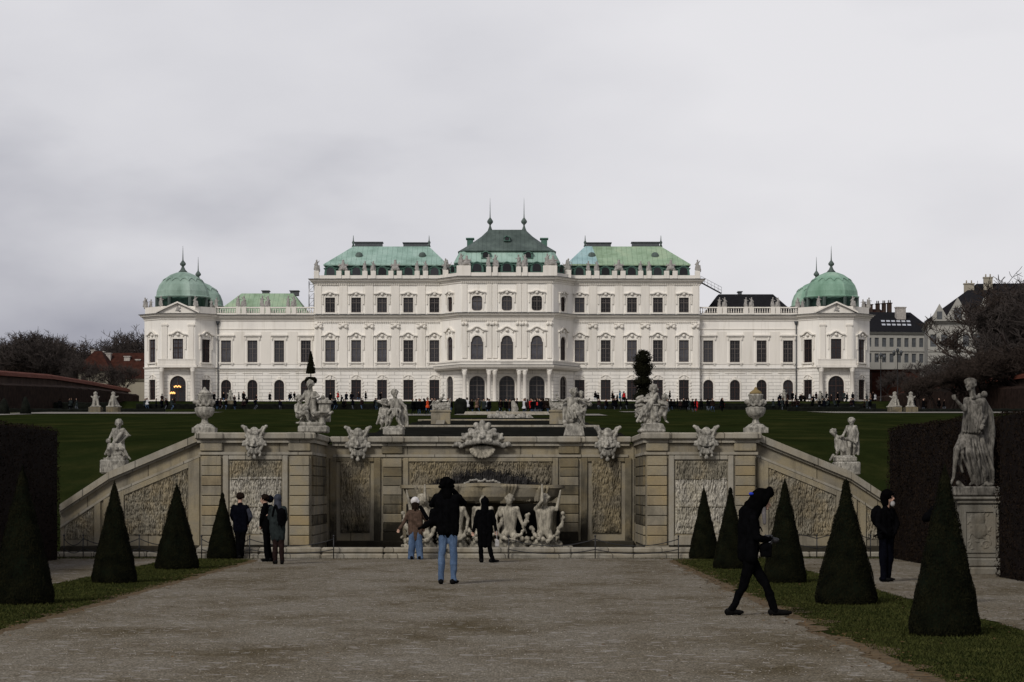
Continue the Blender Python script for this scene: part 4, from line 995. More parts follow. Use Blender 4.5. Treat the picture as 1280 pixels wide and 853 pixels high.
# ================================================================== PEOPLE NEAR
def person(label, px, py, d, face, j, k, garments, voxel=.011, mats=None, fat=.80, fingers=True, gloves=False):
    P = Px(px, py, d); o = thing('person', label, 'person', (P.o.x, d, 0.008)); P.o.z = .008
    jj = {n: P(*v) for n, v in j.items()}
    bm_ = sculpt('body', body_shapes(jj, k, face, fingers=fingers, fat=fat), voxel, 1); mesh_obj('body', bm_, [M['skin'], M['black']], o)
    for p_ in bm_.polygons:
        if p_.center.z < .24: p_.material_index = 1
    if gloves:
        for p_ in bm_.polygons:
            for a in 'lr':
                if (p_.center - jj['w' + a]).length < 2.2 * k: p_.material_index = 1
    for nm, mat, fn in garments:
        mesh_obj(nm, sculpt(nm, fn(P, jj, k), voxel, 1, .015 if nm in ('coat', 'jacket', 'trousers', 'jeans') else .006, 9, px), M[mat], o)
    return o
def g_legs(r1=1.12, r2=.78, r3=.66, wide=0):
    def fn(P, j, k):
        S = [C(j['hl'] + V3(0, 0, .3 * k), j['hr'] + V3(0, 0, .3 * k), .95 * k)]
        k = k * 1.12
        for a in 'lr': S += [C(j['h' + a], j['k' + a], min(r1, .98) * k, r2 * k), C(j['k' + a], j['a' + a] - V3(0, 0, .2 * k), r2 * k, r3 * k), E(j['a' + a] - V3(0, 0, .1 * k), (r3 * k * 1.12, r3 * k * 1.2, r3 * k * .5)), E(j['k' + a].lerp(j['a' + a], .35), r2 * k * 1.02)]
        return S
    return fn
def g_shoes(P, j, k):
    S = []
    for a in 'lr':
        A, T = j['a' + a], j['t' + a]; dr = (T - A); dr.z = 0; dr = dr.normalized()
        b = Vector((A.x, A.y, .045)) if A.z < .16 else A - V3(0, 0, .06)
        t_ = Vector((T.x, T.y, max(.04, T.z)))
        S += [C(b - dr * .05, t_ - dr * .02, .046, .034), C(t_ - dr * .02, t_ + dr * .035, .034, .022), C(A, b, .046, .048), BX(b.x - .03 - dr.x * .04, b.x + .03 - dr.x * .04, b.y - .03 - dr.y * .04, b.y + .03 - dr.y * .04, 0.0 if b.z < .06 else b.z - .05, b.z)]
    return S
def g_coat(hem_z, flare=1.15, sleeves=True, thick=1.0, split=0):
    def fn(P, j, k):
        up = V3(0, 0, 1); ch = (j['sl'] + j['sr']) / 2; pv = (j['hl'] + j['hr']) / 2
        S = [C(j['sl'] - up * .1 * k, j['sr'] - up * .1 * k, .78 * k * thick)]
        for q, h in (('sl', 'hl'), ('sr', 'hr')):
            i_ = ch.lerp(j[q], .60) - up * .8 * k
            hp = j[h].lerp(pv, -.25)
            S += [C(i_, hp, 1.15 * k * thick, 1.2 * k * thick)]
            ss = 1 if j[h].x > pv.x else -1
            S += [C(hp, Vector((pv.x + ss * abs(j[h].x - pv.x) * 1.25 * flare, hp.y, hem_z + .55 * k)), 1.15 * k * thick, 1.0 * k * flare)]
        S += [C(ch - up * k, pv, 1.3 * k * thick, 1.3 * k * thick), C(pv, Vector((pv.x, pv.y, hem_z + .6 * k)), 1.3 * k * thick, 1.1 * k * flare)]
        for a in 'lr':
            S += [C(j['s' + a], j['e' + a], .74 * k * thick, .62 * k * thick), C(j['e' + a], j['w' + a], .62 * k * thick, .48 * k * thick), E(j['e' + a], .66 * k * thick)]
            m_ = j['s' + a].lerp(j['e' + a], .55); S += [E(m_ + V3(.1 * k, .2 * k, 0), .68 * k * thick)]
        S.append(C(ch + up * .15 * k, ch + up * .75 * k, .9 * k, .82 * k))
        # creases
        g = random.Random(int(hem_z * 1000))
        for _ in range(9):
            p = ch.lerp(pv, g.uniform(.2, 1.1)) + V3(g.uniform(-1.3, 1.3) * k, g.uniform(-1.25, -.9) * k, 0); S.append(C(p, p + V3(g.uniform(-.5, .5) * k, 0, g.uniform(-1, -.4) * k), .14 * k, .1 * k))
        return S
    return fn
def g_hood(r=1.35, fur=0, back=(0, -1, 0), tip=0.0):
    def fn(P, j, k):
        hd = j['head']; nk = (j['sl'] + j['sr']) / 2; g = random.Random(3)
        S = [E(hd + V3(0, 0, .2 * k), (r * k, r * k, r * 1.08 * k)), C(hd - V3(0, 0, .6 * k), nk + V3(0, 0, .1 * k), 1.0 * k, 1.15 * k)]
        if tip: S.append(C(hd + V3(0, 0, .5 * k), hd + V3(0, 0, (r + tip) * k), .8 * k, .3 * k))
        for _ in range(fur):
            v = Vector((g.gauss(0, 1), g.gauss(0, 1), g.gauss(0, 1))).normalized()
            if v.z < -.5: continue
            S.append(E(hd + v * r * k + V3(0, 0, .2 * k), g.uniform(.2, .38) * k))
        return S
    return fn
# tall man in black parka and jeans, back to us, arms raised with a camera
person('tall visitor from behind in black parka and blue jeans, arms raised taking a photo', 560, 731, 40.9, (0, 1, 0),
    dict(head=(558, 607, .05), sl=(545, 622), sr=(573, 622), el=(540, 631, .12), wl=(552, 614, .38), er=(579, 629, .12), wr=(565, 613, .38), hl=(555, 664), hr=(565, 664), kl=(552, 695), al=(551, 724, 0), tl=(550, 728, .12), kr=(567, 695), ar=(567, 724, 0), tr=(571, 728.5, .10)), .090,
    [('coat', 'black', lambda P, j, k: g_coat(WZ(671, 40.9), 1.0, thick=1.0)(P, j, k) + [C(P(546, 650, 0), P(532, 657, -.02), .08, .05), C(P(532, 657), P(524, 661), .05, .02), C(P(541, 640), P(539, 655), .06, .04)]),
     ('hood', 'fur', g_hood(1.32, 46)), ('jeans', 'denim', g_legs(.92, .62, .50)), ('shoes', 'rubber', g_shoes),
     ('camera', 'iron', lambda P, j, k: [BX(P(553, 0).x, P(564, 0).x, .40, .47, P(0, 611).z, P(0, 604).z), C(P(558, 608, .45), P(558, 608, .56), .035)])])
# small woman with pale beanie
person('visitor in brown coat, pale beanie and wide jeans facing the fountain', 519, 700, 55.0, (0, 1, 0),
    dict(head=(519, 627, .02), sl=(512, 640), sr=(527, 640), el=(506, 651, .03), wl=(500, 661, .02), er=(533, 651, .05), wr=(530, 660, .2), hl=(516, 665), hr=(523, 665), kl=(515, 682), al=(514, 697, 0), tl=(513, 698.5, .1), kr=(524, 682), ar=(525, 697, 0), tr=(526, 698.5, .1)), .080,
    [('coat', 'brown', g_coat(WZ(676, 55), .9, thick=.95)), ('hat', 'beanie', lambda P, j, k: [E(j['head'] + V3(0, 0, .35 * k), (1.15 * k, 1.15 * k, 1.05 * k)), C(j['head'] + V3(-.5 * k, 0, 0), j['head'] + V3(.5 * k, 0, 0), .85 * k)]),
     ('hair', 'hair', lambda P, j, k: [C(j['head'] - V3(0, .4 * k, .7 * k), j['head'] - V3(0, .9 * k, 2.4 * k), .8 * k, .45 * k), C(j['head'] + V3(.5 * k, -.5 * k, -.7 * k), j['head'] + V3(.9 * k, -.7 * k, -2.2 * k), .5 * k, .3 * k), C(j['head'] + V3(-.5 * k, -.5 * k, -.7 * k), j['head'] + V3(-.8 * k, -.7 * k, -2.0 * k), .5 * k, .3 * k)]),
     ('jeans', 'denim', g_legs(1.1, .88, .85)), ('shoes', 'rubber', g_shoes), ('strap', 'black', lambda P, j, k: [C(P(526, 634, -.1), P(534, 648, -.12), .045, .05)])])
# woman in long black hooded coat
person('visitor in long black hooded coat stepping sideways before the fountain basin', 607, 704, 52.7, (0, 1, 0),
    dict(head=(606, 628, .02), sl=(598, 640), sr=(614, 640), el=(594, 652, 0), wl=(592, 664, .02), er=(618, 651, 0), wr=(620, 663, .05), hl=(602, 664), hr=(610, 664), kl=(601, 683), al=(602, 700, 0), tl=(602, 703, .08), kr=(612, 683), ar=(616, 699.5, -.05), tr=(621, 702, -.03)), .080,
    [('coat', 'black', g_coat(WZ(684, 52.7), .95, thick=.95)), ('hood', 'black', g_hood(1.2, 0, tip=.35)), ('trousers', 'black', g_legs(.8, .66, .55)), ('shoes', 'rubber', g_shoes),
     ('bag', 'mask', lambda P, j, k: [BX(P(619, 0).x, P(624, 0).x, -.06, .04, P(0, 684).z, P(0, 675).z), C(P(621, 675), P(620.5, 664), .012)])])
# three at the left pier
person('visitor in navy jacket with grey-blue sleeves standing behind the third cone on the left', 300, 700, 55.6, (0.3, 1, 0),
    dict(head=(300, 622, .02), sl=(292, 634), sr=(308, 634), el=(289, 645, .05), wl=(293, 654, .2), er=(313, 646, .03), wr=(309, 655, .15), hl=(297, 662), hr=(304, 662), kl=(298, 680), al=(299, 697, 0), tl=(298, 699, .1), kr=(303, 680), ar=(301, 697, .1), tr=(302, 699, .2)), .080,
    [('jacket', 'navy', g_coat(WZ(668, 55.6), .85, thick=.95)), ('sleeve', 'greyblue', lambda P, j, k: [C(j['sr'].lerp(j['er'], .3), j['er'], .78 * k, .68 * k), C(j['er'], j['er'].lerp(j['wr'], .5), .68 * k, .6 * k)]),
     ('hair', 'hair', lambda P, j, k: hair_shapes(j['head'], k * 1.03, (.3, 1, 0), random.Random(2), 0, 60)), ('trousers', 'black', g_legs(.85, .7, .6)), ('shoes', 'rubber', g_shoes)])
person('visitor in black coat looking down to the left, shoulder to shoulder with the grey coat', 331, 703, 53.4, (-.9, .3, -.2),
    dict(head=(331, 624, .02), sl=(331, 635, -.16), sr=(333, 635, .16), el=(328, 648, -.18), wl=(326, 657, -.05), er=(330, 648, .2), wr=(327, 656, .1), hl=(333, 664, -.08), hr=(333, 664, .08), kl=(333, 682, -.08), al=(335, 699, -.08), tl=(329, 702, -.08), kr=(335, 682, .1), ar=(338, 699, .12), tr=(332, 702, .12)), .080,
    [('coat', 'black', g_coat(WZ(672, 53.4), .7, thick=.95)), ('hood', 'navy', lambda P, j, k: [E(P(337, 624, .1), (1.0 * k, 1.1 * k, 1.15 * k)), E(P(337, 634, .05), (1.0 * k, 1.4 * k, .8 * k))]),
     ('hair', 'hair', lambda P, j, k: hair_shapes(j['head'], k * 1.05, (-.9, .3, 0), random.Random(3), 0, 60)), ('trousers', 'black', g_legs(.85, .68, .58)), ('shoes', 'rubber', g_shoes)])
person('visitor in grey-green hooded coat with black backpack, seen from behind', 348, 706, 51.6, (-.25, 1, 0),
    dict(head=(347, 624, .02), sl=(339, 636), sr=(355, 636), el=(337, 648, .08), wl=(334, 645, .3), er=(357, 649, .05), wr=(352, 658, .2), hl=(343, 666), hr=(351, 666), kl=(344, 684), al=(344, 701, 0), tl=(342, 705, .08), kr=(352, 684), ar=(352.5, 701, 0), tr=(352, 705, .1)), .080,
    [('coat', 'greencoat', g_coat(WZ(676, 51.6), .95, thick=.95)), ('hood', 'greyblue', g_hood(1.15, 0)), ('trousers', 'maroon', g_legs(.82, .66, .55)), ('shoes', 'rubber', g_shoes),
     ('backpack', 'black', lambda P, j, k: [E(P(353, 646, -.2), (.10, .09, .2)), BX(P(349, 0).x, P(357.5, 0).x, -.26, -.1, P(0, 657).z, P(0, 637).z), C(P(345, 632, -.1), P(350, 645, -.16), .03), C(P(343, 634, -.08), P(341, 645, -.1), .02)])])
# man walking on the right
person('visitor in black walking to the right with furry hood up, camera held in front', 945, 770, 30.9, (.9, 0, -.35),
    dict(head=(953, 626, 0), sl=(940, 648, -.16), sr=(941, 648, .16), el=(944, 672, -.2), wl=(957, 674, -.12), er=(946, 672, .2), wr=(959, 676, .1), hl=(938, 698, -.08), hr=(939, 698, .08), kl=(930, 731, .0), al=(915, 761, .02), tl=(925, 768.5, .02), kr=(957, 732, -.05), ar=(968, 763, -.06), tr=(984, 768, -.08)), .080,
    [('coat', 'black', lambda P, j, k: g_coat(WZ(704, 30.9), .72, thick=.95)(P, j, k) + [C(P(932, 662, 0), P(932, 694, 0), .10, .11), C(P(937, 642, 0), P(933, 662, 0), .14, .12)]),
     ('hood', 'fur', lambda P, j, k: [E(P(949, 624), (.13, .12, .14)), E(P(941, 634), (.13, .13, .12)), C(P(940, 640), P(946, 628), .12, .12), C(P(950, 617), P(962, 617), .075, .06)] + [E(P(959 + 5 * math.cos(a) * .6, 620, .115 * math.sin(a)) + Vector((0, 0, .085 * math.cos(a))), .04) for a in [x * .39 for x in range(16)]]),
     ('hood_lining', 'blue', lambda P, j, k: [E(P(938.5, 617.5, -.06), (.035, .03, .022))]),
     ('scarf', 'scarf', lambda P, j, k: [C(P(954, 636, -.03), P(955, 654, -.06), .035, .022)]),
     ('trousers', 'black', g_legs(1.0, .66, .5)), ('shoes', 'rubber', g_shoes),
     ('camera', 'iron', lambda P, j, k: [BX(P(955, 0).x, P(965, 0).x, -.09, .04, P(0, 681).z, P(0, 669).z), C(P(963, 675, -.03), P(970, 676, -.03), .04)]),
     ('camera_trim', 'metal', lambda P, j, k: [C(P(957, 673, -.10), P(961, 672, -.10), .008), C(P(959, 679, -.10), P(962, 677, -.10), .010)]),
     ('camera_bag', 'black', lambda P, j, k: [BX(P(950, 0).x, P(963, 0).x, -.16, .0, P(0, 696).z, P(0, 680).z), E(P(956, 684, -.1), (.09, .08, .07))])], voxel=.009, gloves=True)
# man with white mask on the right
person('visitor in black jacket with white face mask standing by the right hedge', 1108, 728, 42.0, (.85, -.4, 0),
    dict(head=(1110, 622, 0), sl=(1099, 640, -.1), sr=(1116, 639, .1), el=(1095, 656, -.12), wl=(1103, 664, -.25), er=(1122, 656, .05), wr=(1118, 665, -.1), hl=(1104, 670, 0), hr=(1112, 670, .05), kl=(1104, 697, -.02), al=(1105, 723, 0), tl=(1110, 727, -.05), kr=(1112, 697, .05), ar=(1110, 722, .1), tr=(1116, 726, .05)), .080,
    [('jacket', 'black', lambda P, j, k: g_coat(WZ(674, 42), .85, thick=1.02)(P, j, k) + [E(P(1097, 645, .06), (.12, .12, .2))]),
     ('cap', 'fur', lambda P, j, k: [E(P(1108.5, 619), (.115, .115, .11)), C(P(1106, 622), P(1107, 630), .09, .07), E(P(1114, 617.5, -.03), (.06, .06, .03))]),
     ('face_mask', 'mask', lambda P, j, k: [E(P(1115, 630, -.07), (.045, .05, .055))]),
     ('trousers', 'navy', g_legs(.95, .82, .72)), ('shoes', 'rubber', g_shoes), ('umbrella', 'black', lambda P, j, k: [C(P(1101, 664, -.2), P(1089, 671, -.25), .022, .014)])], gloves=True)
# hidden photographer behind the front cone on the right
person('visitor in black mostly hidden behind the foremost right cone, elbows showing', 1177, 718, 45.0 * 0.75, (-.1, 1, 0),
    dict(head=(1177, 632, 0), sl=(1167, 645), sr=(1187, 645), el=(1158, 649, .1), wl=(1171, 636, .3), er=(1195, 652, .1), wr=(1184, 640, .3), hl=(1172, 690), hr=(1182, 690), kl=(1171, 725), al=(1171, 751, 0), tl=(1170, 755, .1), kr=(1183, 725), ar=(1183, 751, 0), tr=(1184, 755, .1)), .080,
    [('coat', 'black', g_coat(.75, .85)), ('trousers', 'black', g_legs()), ('shoes', 'rubber', g_shoes), ('hood', 'black', g_hood(1.1))], gloves=True)
# ================================================================== CLIPPED CONES AND HEDGES
def leaf_mesh(name, pts, nrm, size, seed, tri=True):
    rg = np.random.RandomState(seed); n = len(pts)
    t1 = rg.normal(size=(n, 3)); t1 -= (t1 * nrm).sum(1, keepdims=True) * nrm * .6; t1 /= np.linalg.norm(t1, axis=1, keepdims=True)
    t2 = np.cross(t1, nrm + rg.normal(size=(n, 3)) * .5); t2 /= np.linalg.norm(t2, axis=1, keepdims=True)
    s = size * (.5 + rg.rand(n, 1))
    V = np.stack([pts - t1 * s, pts + t2 * s * .45, pts + t1 * s, pts - t2 * s * .45], 1).reshape(-1, 3)
    me = bpy.data.meshes.new(name); me.vertices.add(4 * n); me.vertices.foreach_set('co', V.ravel()); me.loops.add(4 * n); me.loops.foreach_set('vertex_index', np.arange(4 * n))
    me.polygons.add(n); me.polygons.foreach_set('loop_start', np.arange(n) * 4); me.polygons.foreach_set('loop_total', np.full(n, 4)); me.update(); return me
def cone_r(t):   # unit profile, t from ground to tip
    return (1 - t) ** .93 * (1 - .10 * math.exp(-t * 22)) + .010 * math.sin(t * 30)
def cone_proto(seed, n=26000, blunt=0.0):
    base_r = globals()['cone_r']
    def cone_r(t): return max(base_r(t), blunt * math.sqrt(max(0, 1 - ((t - .93) / .07) ** 2))) if blunt else base_r(t)
    rg = np.random.RandomState(seed); t = 1 - np.sqrt(rg.rand(n)); t[:n // 20] = .86 + .14 * rg.rand(n // 20); a = rg.rand(n) * 2 * math.pi
    r = np.array([cone_r(x) for x in t]); 
    lump = np.array([.034 * noise.noise(Vector((math.cos(q) * 2.2, math.sin(q) * 2.2, x * 5 + seed))) for q, x in zip(a, t)])
    r = r + lump + rg.normal(size=n) * .012
    pts = np.stack([r * np.cos(a) * .5, r * np.sin(a) * .5, t + rg.rand(n) * .01], 1)
    nr = np.stack([np.cos(a), np.sin(a), np.full(n, .3)], 1); nr /= np.linalg.norm(nr, axis=1, keepdims=True)
    lf = leaf_mesh('foliage', pts, nr, .0095, seed)
    core = MB(); core.lathe([(0, .012)] + [(max(.004, cone_r(q) * .5 - .012), q + .012) for q in [k / 20 for k in range(20)]] + [(0, .985)], 28); cm = core.mesh('core')
    return lf, cm
cones = [(1181, 797, 95, 584, 'r1'), (1057.5, 757, 82, 602, 'r2'), (981, 730, 58, 600, 'r3'), (913, 712, 37, 611, 'r4'), (880, 699.5, 40, 610, 'r5'),
         (28, 757, 84, 585, 'l1'), (143, 730, 60, 603, 'l2'), (221, 712.5, 58, 606, 'l3'), (278, 699.5, 42, 617, 'l4')]
clabel = dict(r1='foremost and largest dark clipped yew cone on the right', r2='blunt-topped clipped yew cone, second from the front on the right', r3='sharp clipped yew cone just right of the walking visitor',
              r4='narrow blunt yew cone partly hidden behind the walking visitor', r5='pointed yew cone nearest the cascade wall on the right', l1='foremost yew cone at the left edge of the picture', l2='clipped yew cone in front of the left ramp wall',
              l3='broad clipped yew cone before the left end pier', l4='small yew cone nearest the wall beside the navy-jacketed visitor')
protos = [cone_proto(3), cone_proto(11), cone_proto(5, blunt=.10)]
for i, (px, py, wd, tip, key) in enumerate(cones):
    d = 4950 / (py - 610); dd = d + wd * d / 6000
    lf, cm = protos[2 if key in ('r2', 'r4', 'l4') else i % 2]
    o = thing('clipped_yew_cone', clabel[key], 'topiary', (WX(px, dd), dd, .01), rnd.random() * 6, 'yew cones lining the walk')
    h = WZ(tip, dd); wm = wd * dd / F
    if key == 'r4': wm *= 1.25
    a = mesh_obj('foliage', lf, M['yew'], o); a.scale = (wm, wm, h)
    b = mesh_obj('core', cm, M['yew_core'], o); b.scale = (wm, wm, h)
def hedge(label, x0, x1, y0, y1, h0, h1, n, seed, faces='xyz', size=.022, mat='beech', core='beech_core', zb=0.0, name='clipped_hedge', cat='hedge'):
    """box hedge x0..x1, y0..y1, height h0 at y0 to h1 at y1; leaves spread over the faces seen"""
    o = thing(name, label, cat, ((x0 + x1) / 2, (y0 + y1) / 2, zb)); cx, cy = (x0 + x1) / 2, (y0 + y1) / 2
    m = MB(); e = .05
    m.add([(x0 - cx + e, y0 - cy + e, 0), (x1 - cx - e, y0 - cy + e, 0), (x1 - cx - e, y1 - cy - e, 0), (x0 - cx + e, y1 - cy - e, 0), (x0 - cx + e, y0 - cy + e, h0 - e), (x1 - cx - e, y0 - cy + e, h0 - e), (x1 - cx - e, y1 - cy - e, h1 - e), (x0 - cx + e, y1 - cy - e, h1 - e)],
          [(0, 3, 2, 1), (4, 5, 6, 7), (0, 1, 5, 4), (1, 2, 6, 5), (2, 3, 7, 6), (3, 0, 4, 7)]); m.build('core', M[core], o)
    rg = np.random.RandomState(seed); areas = []
    A = dict(l=(y1 - y0) * h0, r=(y1 - y0) * h0, f=(x1 - x0) * h0, b=(x1 - x0) * h1, t=(x1 - x0) * (y1 - y0)); keys = [k for k in A if k in faces]; tot = sum(A[k] for k in keys); P_, N_ = [], []
    for k in keys:
        q = int(n * A[k] / tot); u = rg.rand(q); v = rg.rand(q)
        hy = lambda yy: h0 + (h1 - h0) * (yy - y0) / max(.01, y1 - y0)
        if k in 'lr': yy = y0 + u * (y1 - y0); xx = np.full(q, x0 if k == 'l' else x1); zz = v * hy(yy); nn = (-1 if k == 'l' else 1, 0, 0)
        elif k in 'fb': xx = x0 + u * (x1 - x0); yy = np.full(q, y0 if k == 'f' else y1); zz = v * hy(yy); nn = (0, -1 if k == 'f' else 1, 0)
        else: xx = x0 + u * (x1 - x0); yy = y0 + v * (y1 - y0); zz = hy(yy); nn = (0, 0, 1)
        lump = np.array([noise.noise(Vector((a * .8, b * .8, c * .9))) for a, b, c in zip(xx, yy, zz)]) * .07 + rg.normal(size=q) * .02
        nn = np.array(nn, float); pts = np.stack([xx - cx, yy - cy, zz], 1) + nn * lump[:, None]
        P_.append(pts); N_.append(np.tile(nn, (q, 1)))
    mesh_obj('foliage', leaf_mesh('foliage', np.concatenate(P_), np.concatenate(N_), size, seed), M[mat], o)
    return o
hedge('tall brown winter hedge at the left edge beside the gravel', -14.5, -10.4, 30, 55.2, 2.92, 3.0, 60000, 1, 'rtb', .026)
hedge('tall brown winter hedge on the right between the ramp and the robed statue', 8.85, 12.4, 46.9, 56.6, 3.02, 3.05, 42000, 2, 'lft', .026)
hedge('tall brown winter hedge at the right edge in front of the robed statue', 8.95, 12.4, 26, 44.3, 2.98, 3.02, 60000, 3, 'ltb', .026)
hedge('brown hedge closing the niche behind the robed statue', 10.5, 12.4, 44.3, 46.9, 3.0, 3.0, 4000, 4, 'lt', .026)

# ------------------------------------------------------------------ low iron chain fences
def chain_fence(label, pts, d, h=.52, pick=False):
    o = thing('chain_fence', label, 'fence', (WX(pts[0], d), d, 0.0)); x0 = WX(pts[0], d)
    xs_ = [WX(p, d) - x0 for p in pts]
    for x in xs_:
        m = MB(); m.tube([(x, 0, 0), (x, 0, h)], .014, 6); m.lathe([(0, h - .01), (.022, h), (.025, h + .02), (0, h + .045)], 8, (x, 0, 0)); m.build('post', M['iron'], o)
    for a, b in zip(xs_[:-1], xs_[1:]):
        for z0, sg in ((h - .06, -.16 if not pick else .10), (.22, -.1 if not pick else .09)):
            m = MB(); n = 12; m.tube([(a + (b - a) * k / n, 0, z0 + sg * 4 * (k / n) * (1 - k / n)) for k in range(n + 1)], .010, 4); m.build('chain', M['iron'], o)
chain_fence('low iron post-and-chain fence along the left ramp wall', [80, 104, 174, 240], 56.4)
chain_fence('low iron post-and-chain fence before the left pier and recess', [252, 312, 417], 55.65)
chain_fence('low iron post-and-chain fence before the right recess', [636, 744, 848], 55.65)
chain_fence('low iron post-and-rail fence along the right ramp wall', [957, 1021, 1088], 56.3, pick=True)

# ================================================================== PALACE
PX0 = -0.886; PY = 428.57                       # axis and wing front
def hh(px_): return (503 - px_) / 7.0 + 16.94
pal = thing('palace', 'long white baroque palace with green copper roofs, domed corner pavilions and arched central portico', 'palace', (PX0, PY, 0))
def outline(kind, w_, h):
    a = w_ / 2
    if kind == 'rect': return [(-a, 0), (0, 0), (a, 0), (a, h / 2), (a, h), (0, h), (-a, h), (-a, h / 2)]
    if kind == 'arch': return [(-a, 0), (0, 0), (a, 0), (a, h - a)] + [(a * math.cos(t), h - a + a * math.sin(t)) for t in [math.pi * k / 12 for k in range(1, 12)]] + [(-a, h - a)]
    if kind == 'oct':
        c = a * .55; P_ = []
        for cx, cz, t0 in ((a - c, c, -90), (a - c, h - c, 0), (-a + c, h - c, 90), (-a + c, c, 180)):
            P_ += [(cx + c * math.cos(R(t0 + q)), cz + c * math.sin(R(t0 + q))) for q in (0, 30, 60, 90)]
            if t0 == 0: P_.append((0, h))
            if t0 == 180: P_.append((0, 0))
        return P_
    if kind == 'shoulder':
        b = a * .84; zs = h - b * 1.25
        return [(-a, 0), (0, 0), (a, 0), (a, zs - .05), (b, zs + .18)] + [(b * math.cos(t), zs + .25 + (h - zs - .25) * math.sin(t)) for t in [math.pi * k / 12 for k in range(1, 12)]] + [(-b, zs + .18), (-a, zs - .05)]
def facade(mb, a, b, z0, z1, holes, depth=.4, mi=0):
    a = Vector(a); b = Vector(b); T = (b - a); ln = T.length; T /= ln; Nn = Vector((T.y, -T.x))
    def pt(u, z, dp=0): q = a + T * u - Nn * dp; return (q.x, q.y, z)
    us = sorted({0, ln, *[h[0] - h[1] / 2 for h in holes], *[h[0] + h[1] / 2 for h in holes]}); zs = sorted({z0, z1, *[max(z0, h[2]) for h in holes], *[min(z1, h[2] + h[3]) for h in holes]})
    for i in range(len(us) - 1):
        for k in range(len(zs) - 1):
            uc, zc = (us[i] + us[i + 1]) / 2, (zs[k] + zs[k + 1]) / 2
            if any(abs(uc - h[0]) < h[1] / 2 and h[2] < zc < h[2] + h[3] for h in holes): continue
            mb.quad(pt(us[i], zs[k]), pt(us[i + 1], zs[k]), pt(us[i + 1], zs[k + 1]), pt(us[i], zs[k + 1]), mi)
    for (c, w_, zb, h, kind) in holes:
        O = outline(kind, w_, h); n = len(O)
        for k in range(n):
            p, q = O[k], O[(k + 1) % n]
            mx_, mz = (p[0] + q[0]) / 2, (p[1] + q[1]) / 2; cx, cz = (w_ / 2 if mx_ > 0 else -w_ / 2), (h if mz > h / 2 else 0)
            ar = abs((p[0] - cx) * (q[1] - cz) - (q[0] - cx) * (p[1] - cz))
            if ar > 1e-5: mb.add([pt(c + cx, zb + cz), pt(c + p[0], zb + p[1]), pt(c + q[0], zb + q[1])], [(0, 1, 2)], mi)
            mb.quad(pt(c + p[0], zb + p[1]), pt(c + q[0], zb + q[1]), pt(c + q[0], zb + q[1], depth), pt(c + p[0], zb + p[1], depth), mi)
    return lambda u: (a + T * u, math.atan2(T.y, T.x))
OG = [(-1, 0), (-.9, .08), (-.62, .10), (-.42, .28), (-.22, .5), (0, .58), (.22, .5), (.42, .28), (.62, .10), (.9, .08), (1, 0)]
wcache = {}
